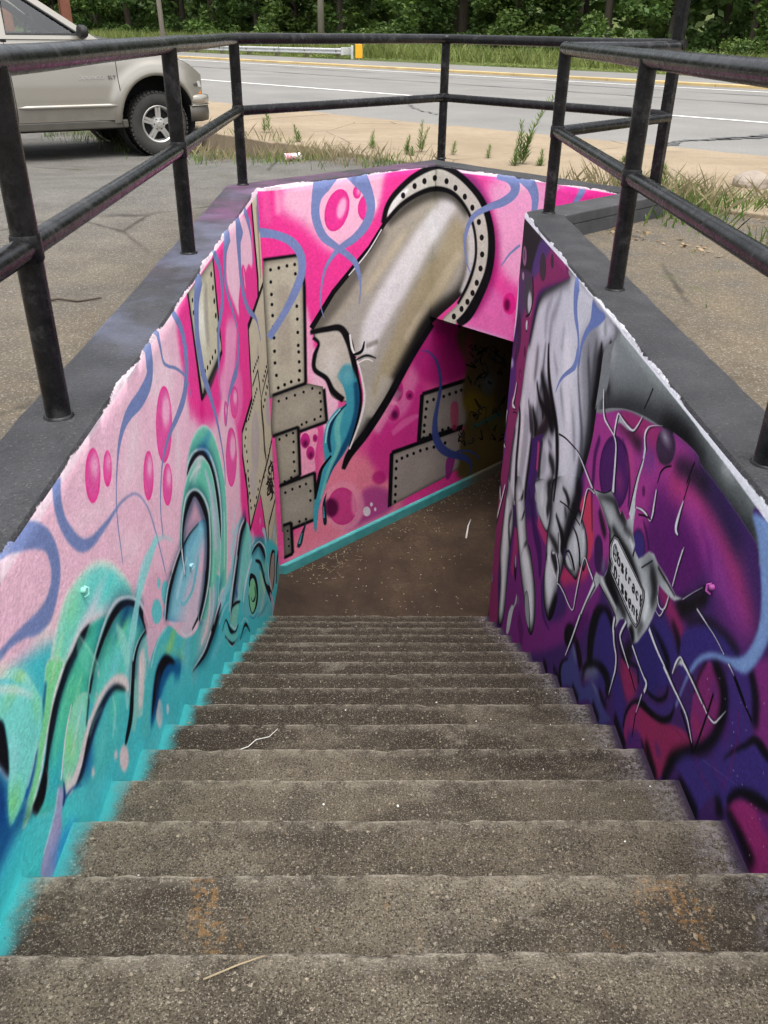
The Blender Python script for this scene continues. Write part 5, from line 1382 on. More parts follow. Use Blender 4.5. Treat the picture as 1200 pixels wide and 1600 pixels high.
S 40 50 60 3 1 2802 -1972 12 -51 -6 11 21 23 13 -13 -40 11
S 18 16 18 3 1 2623 -1716 15 -2 30 12 78 -30 16 -97 -59 9.1
S 18 16 18 3 1 2961 -1976 9.9 40 -17 15 -1 24 17 0 -48 10
S 40 50 60 3 1 2707 -1876 10 106 -83 19 -57 143 9.7 -22 -113 10
S 18 16 18 3 1 2520 -1757 10 91 -81 13 -173 79 12 163 -63 6
S 18 16 18 3 1 2640 -1624 9.5 81 -41 18 -102 -25 16 96 -3 6.8
S 40 50 60 3 1 2821 -1773 11 -19 19 17 16 29 10 33 -70 8.3
S 18 16 18 3 1 2554 -1686 16 -6 -24 11 -51 74 11 30 -52 7.5
S 18 16 18 3 1 2904 -1711 14 6 -15 11 23 3 14 -42 -10 8.1
S 40 50 60 3 1 2982 -2420 11 86 -84 19 -17 130 10 -97 -62 11
S 18 16 18 3 1 2641 -2498 10 36 -16 18 -26 21 14 31 -35 7
S 18 16 18 3 1 3126 -2748 11 101 -30 22 -120 -36 13 27 42 12
S 40 50 60 3 1 2945 -2408 11 36 -10 12 14 -7 12 -2 -6 12
S 18 16 18 3 1 2656 -2356 10 68 -40 11 -146 84 11 -13 -44 11
S 18 16 18 3 1 3108 -2372 19 19 42 21 8 35 18 -86 -100 11
S 40 50 60 3 1 2628 -2621 13 25 -56 20 -75 -6 10 -15 51 8.8
S 18 16 18 3 1 2970 -2741 10 68 -36 18 -78 88 11 -27 -59 12
S 18 16 18 3 1 2726 -2281 15 -25 -12 12 -79 117 10 155 -183 7.1
S 40 50 60 3 1 2683 -2064 10 -17 14 19 21 7 12 16 -57 8.9
S 18 16 18 3 1 3034 -2602 18 -39 -31 21 9 -27 12 25 20 11
S 18 16 18 3 1 2842 -2490 13 14 -26 18 -31 17 11 14 -12 6.7
S 40 50 60 3 1 2761 -2399 11 -69 67 19 123 0 11 10 -136 10
S 18 16 18 3 1 2663 -2426 14 44 12 13 -96 61 17 80 -90 7
S 18 16 18 3 1 2747 -2666 10 50 -26 20 -33 123 11 50 -141 8.9
S 40 50 60 3 1 3054 -2400 16 -109 -45 12 14 70 11 101 -105 7.1
S 40 110 110 3 1 2639 -2521 13 10 53 9.4 25 -52 7.6 8 33 11
S 40 110 110 3 1 2689 -2519 13 11 52 9.4 25 -52 7.6 8 34 11
S 40 110 110 3 1 2740 -2518 13 11 53 9.4 25 -52 7.7 8 34 11
S 40 110 110 3 1 2792 -2516 13 10 52 9.5 26 -52 7.7 8 34 11
S 40 110 110 3 1 2844 -2515 13 10 53 9.5 26 -52 7.7 8 34 11
S 40 110 110 3 1 2896 -2513 13 10 53 9.5 26 -53 7.7 8 34 11
S 40 110 110 3 1 2948 -2512 13 10 53 9.6 27 -52 7.7 8 34 11
S 40 110 110 3 1 3001 -2510 13 10 53 9.6 27 -53 7.8 8 35 11
S 40 110 110 3 1 3054 -2509 14 10 54 9.6 27 -53 7.8 8 34 11
S 14 14 18 2 1 2479 -2608 8.8 36 -53 11 -16 -24 11
S 14 14 18 2 1 2401 -2457 9.7 20 -47 8.6 41 -41 6.6
S 14 14 18 2 1 2464 -2507 11 11 -45 9.6 27 -36 7.1
S 14 14 18 2 1 2421 -2546 13 -20 -35 12 8 -31 8.7
S 14 14 18 2 1 2396 -2507 9.8 19 -47 11 -15 -23 11
S 14 14 18 2 1 2437 -2551 13 -14 -37 10 42 -41 6.6
S 14 14 18 2 1 2458 -2514 13 -19 -35 9.4 60 -47 6.4
S 14 14 18 2 1 2466 -2484 9.2 28 -49 9.6 10 -31 8.6
S 14 14 18 2 1 2494 -2582 11 3 -43 9.4 40 -40 6.7
S 14 14 18 2 1 2427 -2542 13 -29 -32 11 43 -41 6.6
S 14 14 18 2 1 2453 -2585 9.9 18 -48 8.8 40 -40 6.7
S 14 14 18 2 1 2497 -2612 10 13 -46 9.8 23 -35 7.5
S 62 76 140 5 1 1775 -1461 5.6 109 -40 14 98 -92 24 58 -111 34 36 -145 41 -4 -125 48 -31 -145 56 -20 -150 75 23 -165 94 91 -151 93 138 -113 83 158 -80 76 144 -90 58 68 -96 35 2 -118 17
S 62 76 140 4 1 2386 -2707 22 178 -51 23 127 -84 21 95 -104 11
P 234 210 222 3 1 -50 142 1250 4 1400 -5 3400 0 0 259 -6050 0
S 246 190 210 40 .5 1466 -1758 198 -298 -340 198
P 174 170 160 4 1 1271 -252 203 136 224 70 205 8 217 -61 204 -162 118 -202 41 -242 -81 -207 -138 -155 -349 -167 -271 -269 -298 -339 -268 -253 -206 -137 -83 -141 83 224 117 175 53 215 -52 346 -41 96 -63 78 -18 108 -66 96 -155 42 -178 -12 -11 32 246 254 209 157 198 132
C -1 -1 -1 0 1 1271 -252 203 136 224 70 205 8 217 -61 204 -162 118 -202 41 -242 -81 -207 -138 -155 -349 -167 -271 -269 -298 -339 -268 -253 -206 -137 -83 -141 83 224 117 175 53 215 -52 346 -41 96 -63 78 -18 108 -66 96 -155 42 -178 -12 -11 32 246 254 209 157 198 132
P 172 166 150 50 .9 1271 -252 632 214 -21 -153 -452 -315 -493 -374 -317 -137 -176 18|c
S 232 231 232 70 .97 2123 -139 197 -346 -296 255 -339 -354 288 -280 -321 264 -83 -237 179|c
S 206 196 164 50 .6 1538 -344 70 -220 -204 80 -273 -252 69|c
S 92 88 80 60 .8 1258 -269 154 -319 -317 178 -315 -293 150 -155 -126 98|c
S 176 164 132 70 .85 2270 -378 290 -229 -344 349 -295 -292 346 -289 -422 321 -292 -426 225|c
S 206 196 170 30 .6 2260 -628 95 -330 -333 126 -355 -368 126|c
S 26 25 24 80 .97 2471 -747 141 -143 -286 232 -382 -185 279 -302 -285 228 -298 -339 195 -268 -253 160 -236 -212 96|c
S 190 184 172 40 .8 1341 -1611 193 -175 -298 133 -90 254 129|c
S 60 58 52 50 .85 1312 -257 69 219 106 90 227 71 105 177 10 96 220 -72 83 189 -163 70|c
S 214 212 210 24 .9 2352 -388 58 84 -180 131 -8 -260 142 -100 -205 107|c
S 120 112 100 30 .5 2276 -441 30 69 -221 46 -29 -236 35|c
P 214 210 200 16 .6 621 -997 181 -48 79 -130 27 -111 -213 152|c
P 200 197 186 3 1 1271 -237 38 111 107 100 218 117 257 47 215 -60 231 -139 187 -161 124 -204 54 -223 -21 -220 -102 -187 -164 -181 -165 -64 -189 75 207 114 153 174 62 233 -41 242 -118 202 -204 162 -218 65 -204 -12 -224 -70 -177 -87|e 110 106 96 34 .7
S 240 240 238 14 .8 1311 -201 26 106 128 74 137 70 23
S 14 14 18 7 1 1265 -244 55 39 123 53 106 103 52 224 115 51 257 48 49 220 -60 51 239 -143 58 187 -162 68 125 -207 87 54 -224 106 -20 -225 120 -102 -192 132 -160 -182 136 -149 -63 90
S 16 16 18 5 1 1271 -252 38 203 130 41 224 71 41 205 13 42 224 -65 37 198 -162 30 121 -198 31 41 -242 35 -74 -220 43 -145 -187 35
L 200 196 186 0 1 2077 -1225 17 173 -76 18
P 24 22 22 4 1 1516 -51 -8 -19 -22 -2 -17 15 -1 21 17 11 21 -6
P 24 22 22 4 1 1652 10 -9 -19 -21 -2 -18 15 -1 21 17 11 22 -6
P 24 22 22 4 1 1772 38 -9 -19 -22 -2 -19 15 -1 21 17 12 23 -7
P 24 22 22 4 1 1900 50 -9 -18 -22 -3 -19 15 -1 22 17 11 23 -6
P 24 22 22 4 1 2053 9 -9 -19 -23 -2 -19 15 -2 22 18 12 23 -7
P 24 22 22 4 1 2176 -59 -9 -19 -24 -3 -20 16 -2 22 18 12 25 -7
P 24 22 22 4 1 2310 -146 -9 -20 -24 -2 -21 16 -2 23 18 12 25 -8
P 24 22 22 4 1 2425 -254 -10 -20 -24 -3 -22 17 -2 24 18 12 26 -8
P 24 22 22 4 1 2532 -394 -9 -20 -25 -3 -23 18 -2 24 19 12 26 -8
P 24 22 22 4 1 2589 -542 -9 -21 -26 -2 -23 19 -2 24 19 13 27 -9
P 24 22 22 4 1 2614 -702 -10 -21 -26 -2 -23 19 -3 25 20 13 27 -10
P 24 22 22 4 1 2604 -834 -10 -21 -26 -1 -23 19 -3 25 20 13 27 -10
P 24 22 22 4 1 2562 -964 -10 -22 -26 -1 -23 20 -3 26 20 13 28 -11
P 24 22 22 4 1 2508 -1052 -9 -22 -26 -1 -24 20 -2 26 20 13 27 -11
P 24 22 22 4 1 2440 -1127 -10 -21 -26 -1 -23 21 -3 26 20 12 27 -11
P 24 22 22 4 1 2359 -1180 -10 -21 -26 -1 -23 20 -2 27 20 12 27 -11
P 24 22 22 4 1 2251 -1232 -10 -22 -25 0 -22 20 -3 27 20 12 26 -11
L 14 14 18 3 1 1279 -246 41 -168 -178 50 -198 -142 49 -209 -153 49 -244 -254 55
S 226 224 224 2 1 1247 -291 13 -149 -156 15 -159 -119 15 -66 -47 9.7
S 14 14 18 7 1 1922 -1238 71 -278 -265 85 -298 -339 98 -268 -253 102 -206 -149 96 -83 -129 51
P 196 190 178 4 1 481 -1023 165 5 135 -37 63 -96 36 -129 82 -235 28 -118 0 -134 -211 69 -121 88 -50 142 -126 137 17 119 36 89|e 60 58 54 34 .9|g 664 -1334 162 209 226 222 216 .8
P 60 150 170 34 .85 945 -1489 -18 -52 -48 -23 -58 16 -46 46 -16 60 18 51 46 22 58 -14 46 -45
S 14 14 18 5 1 449 -1004 36 171 -9 48 156 -25 55 94 -135 70 43 -136 61 43 -205 59 34 -208 74 -29 -197 67 -89 -254 37
S 14 14 18 5 1 475 -1055 28 58 -63 25 -46 -91 42 -5 -122 40 127 -112 42 71 -134 52 119 -115 51
S 236 234 230 4 1 882 -1113 21 26 -131 25 41 -73 19
S 230 228 226 3 1 957 -1341 20 67 -212 21 29 -209 30 -64 -212 31 -123 -221 19
S 14 14 18 4 1 913 -1305 18 105 10 33 34 82 15
S 14 14 18 5 1 949 -1360 14 126 13 21 121 -54 8.3
S 120 114 104 20 .6 1074 -1261 46 143 11 46
S 236 234 230 3 1 962 -1396 14 113 15 13 86 -41 6.2
S 122 138 186 3 1 654 222 275 -38 -72 206 -67 -121 98 -12 -136 82 67 -150 73 133 -100 53 151 -106 52 77 -88 52 40 -163 21 -14 -157 11
S 122 138 186 3 1 918 216 181 75 -75 159 89 -115 106 40 -131 95 -52 -122 91 -130 -94 71 -179 -67 49 -127 -111 30 -53 -141 20 -17 -150 12 34 -123 9.5
S 122 138 186 3 1 -35 -146 73 170 -39 61 152 -73 69 87 -110 77 9 -127 77 -68 -136 81 -126 -162 65 -161 -165 65
P 64 158 178 5 1 729 -1440 137 73 90 -152 34 -232 -59 -235 -102 -203 -159 -138 -112 -178 -73 -169 -42 -234 -28 138 24 212 49 151 78 175 -11 200 48 166 112 102 116 34 -31 163|g 851 -1450 113 151 150 200 206 .8|v -1353 -1557
C -1 -1 -1 0 1 729 -1440 137 73 90 -152 34 -232 -59 -235 -102 -203 -159 -138 -112 -178 -73 -169 -42 -234 -28 138 24 212 49 151 78 175 -11 200 48 166 112 102 116 34 -31 163
S 20 70 110 22 .9 948 -1561 55 13 -273 72 -102 -247 75 -160 -184 69 -117 -176 50|c
S 120 200 190 14 .8 792 -1741 59 -73 -205 69 11 -188 60 -117 -197 43 -105 -253 31|c
S 16 50 80 6 1 834 -1742 17 -154 -101 36 -59 -164 40 19 -145 26|c
S 160 220 226 4 1 764 -1767 14 -139 -105 21 -43 -169 17|c
S 14 14 18 4 1 645 -2188 24 -114 -92 37 -45 -126 42 -42 -154 24
S 16 40 50 3 1 579 -2549 6.1 -31 -99 35 7 -178 45 4 -52 22
S 70 170 190 2 1 542 -2670 5.6 2 -126 20
S 20 50 58 3 1 338 -2740 6.1 -49 -105 37 -43 -107 56 -24 -28 32
S 80 170 180 2 1 278 -2852 9.1 -38 -98 24'''
MURAL['lintel'] = '''
Q 238 78 164 0 1 -1000 -4000 10000 0 0 5000 -10000 0
P 246 190 220 90 .8 612 93 579 34 99 -736 -403 -41 -175 239 -51 255
P 236 120 190 60 .8 441 -902 251 174 254 -228 -3 -207 -536 -2
S 214 190 220 40 .7 407 -1175 67 328 3 65 236 -15 65
P 120 50 110 60 .8 93 145 315 -21 223 -228 -98 -32 -221 176
S 150 20 100 60 .75 527 -63 72 145 -203 99 37 -242 100 -52 -267 95 -150 -260 70
P 246 200 218 40 .7 967 117 -13 -42 -43 -31 -57 -7 -50 19 -23 39 14 43 44 31 57 6 48 -20
P 226 40 140 6 1 977 -829 -7 -55 -31 -41 -43 -9 -38 25 -19 51 7 55 32 40 42 9 38 -25
P 80 6 50 22 .8 914 -852 -2 -31 -13 -22 -18 -4 -17 15 -9 29 2 31 13 22 18 4 17 -16
P 244 160 205 20 .8 1120 125 238 5 50 -78 -141 -112 -128 45
P 240 60 160 14 .9 1255 95 157 64 32 -87 -116 -139 -85 35
P 240 50 150 16 .9 1479 92 174 82 247 15 -86 -113 -307 -41
S 122 138 186 5 1 1443 208 71 48 -69 56 -59 -114 36
S 122 138 186 3 1 963 -351 20 -99 -92 17 -75 -109 11
P 234 210 222 3 1 -50 142 1250 4 1400 -5 3400 0 0 259 -6050 0
S 246 190 210 40 .5 -409 -1986 163 -337 -577 173
P 174 170 160 4 1 -625 -422 225 207 229 129 193 53 191 -14 167 -110 92 -159 31 -209 -62 -212 -109 -188 -298 -294 -259 -398 -315 -535 -316 -475 -267 -333 -114 -248 115 349 154 305 67 292 -66 373 -54 88 -83 55 -24 120 -90 79 -225 -40 -277 -130 -18 35 380 474 290 293 253 236
C -1 -1 -1 0 1 -625 -422 225 207 229 129 193 53 191 -14 167 -110 92 -159 31 -209 -62 -212 -109 -188 -298 -294 -259 -398 -315 -535 -316 -475 -267 -333 -114 -248 115 349 154 305 67 292 -66 373 -54 88 -83 55 -24 120 -90 79 -225 -40 -277 -130 -18 35 380 474 290 293 253 236
P 172 166 150 50 .9 -625 -422 647 389 -18 -157 -452 -459 -588 -636 -447 -350 -277 -92|c
S 232 231 232 70 .97 216 -85 157 -311 -380 216 -344 -488 259 -319 -486 259 -102 -320 191|c
S 206 196 164 50 .6 -332 -440 64 -239 -295 76 -325 -402 69|c
S 92 88 80 60 .8 -640 -445 153 -394 -487 188 -443 -524 169 -243 -261 114|c
S 176 164 132 70 .85 337 -278 216 -191 -392 268 -271 -395 282 -294 -579 277 -330 -651 206|c
S 206 196 170 30 .6 329 -516 70 -282 -426 98 -342 -527 104|c
S 26 25 24 80 .97 494 -566 98 -110 -306 162 -322 -318 213 -287 -427 182 -315 -535 165 -316 -475 142 -308 -450 89|c
S 190 184 172 40 .8 -546 -1900 174 -203 -448 124 -109 231 193|c
S 60 58 52 50 .85 -578 -415 68 238 178 86 227 129 100 164 50 96 191 -23 85 154 -112 69|c
S 214 212 210 24 .9 402 -269 52 65 -144 105 -6 -239 102 -77 -220 75|c
S 120 112 100 30 .5 342 -336 27 55 -188 37 -23 -226 27|c
P 214 210 200 16 .6 -1482 -1609 263 49 109 -112 35 -118 -296 54|c
P 200 197 186 3 1 -625 -405 44 135 118 138 228 175 247 97 189 -20 190 -89 142 -112 91 -155 38 -184 -15 -197 -73 -196 -123 -217 -130 -120 -159 -2 173 185 121 212 47 230 -31 209 -92 159 -167 110 -191 18 -193 -57 -229 -129 -195 -144|e 110 106 96 34 .7
S 240 240 238 14 .8 -580 -352 26 119 170 72 144 108 22
S 14 14 18 7 1 -631 -414 59 43 148 54 119 141 51 234 174 49 246 99 48 195 -20 52 195 -92 56 142 -112 61 91 -158 70 38 -184 76 -14 -201 79 -73 -200 85 -119 -216 92 -117 -113 66
S 16 16 18 5 1 -625 -422 38 225 201 40 229 130 40 193 58 42 197 -17 38 162 -111 29 93 -154 26 32 -209 26 -56 -222 30 -115 -221 24
L 200 196 186 0 1 177 -1144 18 144 -6 18
P 24 22 22 4 1 -355 -134 -10 -22 -22 -8 -19 12 0 22 17 17 23 -2
P 24 22 22 4 1 -217 -38 -8 -21 -22 -8 -18 12 -1 22 17 15 22 -2
P 24 22 22 4 1 -100 16 -9 -21 -21 -7 -17 12 -2 21 17 16 21 -3
P 24 22 22 4 1 20 55 -8 -21 -21 -7 -17 12 -2 21 16 15 21 -2
P 24 22 22 4 1 156 44 -8 -20 -20 -7 -17 11 -1 21 15 15 21 -2
P 24 22 22 4 1 260 2 -8 -20 -19 -7 -17 11 -2 21 15 15 21 -2
P 24 22 22 4 1 369 -54 -7 -20 -19 -7 -17 11 -2 21 15 15 20 -2
P 24 22 22 4 1 458 -130 -7 -20 -19 -7 -16 11 -2 21 14 15 20 -2
P 24 22 22 4 1 539 -233 -6 -20 -19 -8 -17 11 -2 21 14 15 20 -1
P 24 22 22 4 1 581 -352 -7 -21 -18 -8 -17 11 -2 21 14 16 20 -2
P 24 22 22 4 1 599 -489 -7 -21 -19 -8 -17 11 -2 22 15 16 20 -2
P 24 22 22 4 1 592 -608 -7 -21 -19 -9 -17 11 -2 22 14 17 20 -2
P 24 22 22 4 1 561 -736 -7 -22 -19 -9 -17 11 -2 23 14 17 21 -1
P 24 22 22 4 1 522 -831 -7 -23 -20 -9 -18 11 -2 23 16 17 20 -1
P 24 22 22 4 1 470 -921 -8 -23 -20 -9 -17 11 -2 23 15 18 21 -1
P 24 22 22 4 1 407 -998 -7 -23 -21 -10 -18 11 -1 24 15 18 21 0
P 24 22 22 4 1 322 -1085 -8 -24 -21 -10 -18 11 -2 24 16 19 22 -1
L 14 14 18 3 1 -616 -412 41 -199 -260 51 -253 -248 51 -290 -288 55 -376 -473 66
S 226 224 224 2 1 -653 -473 13 -178 -230 15 -202 -206 15 -88 -86 10
S 14 14 18 7 1 40 -1220 54 -265 -397 68 -315 -535 82 -316 -475 90 -267 -348 89 -114 -233 52
S 122 138 186 3 1 677 172 109 122 -22 99 63 -54 97 -13 -72 75 -101 -72 67 -142 -60 53 -145 -85 46 -68 -116 39 -16 -139 27 39 -152 16 47 -72 11
S 122 138 186 3 1 911 197 141 114 -90 97 47 -99 68 -6 -142 45'''
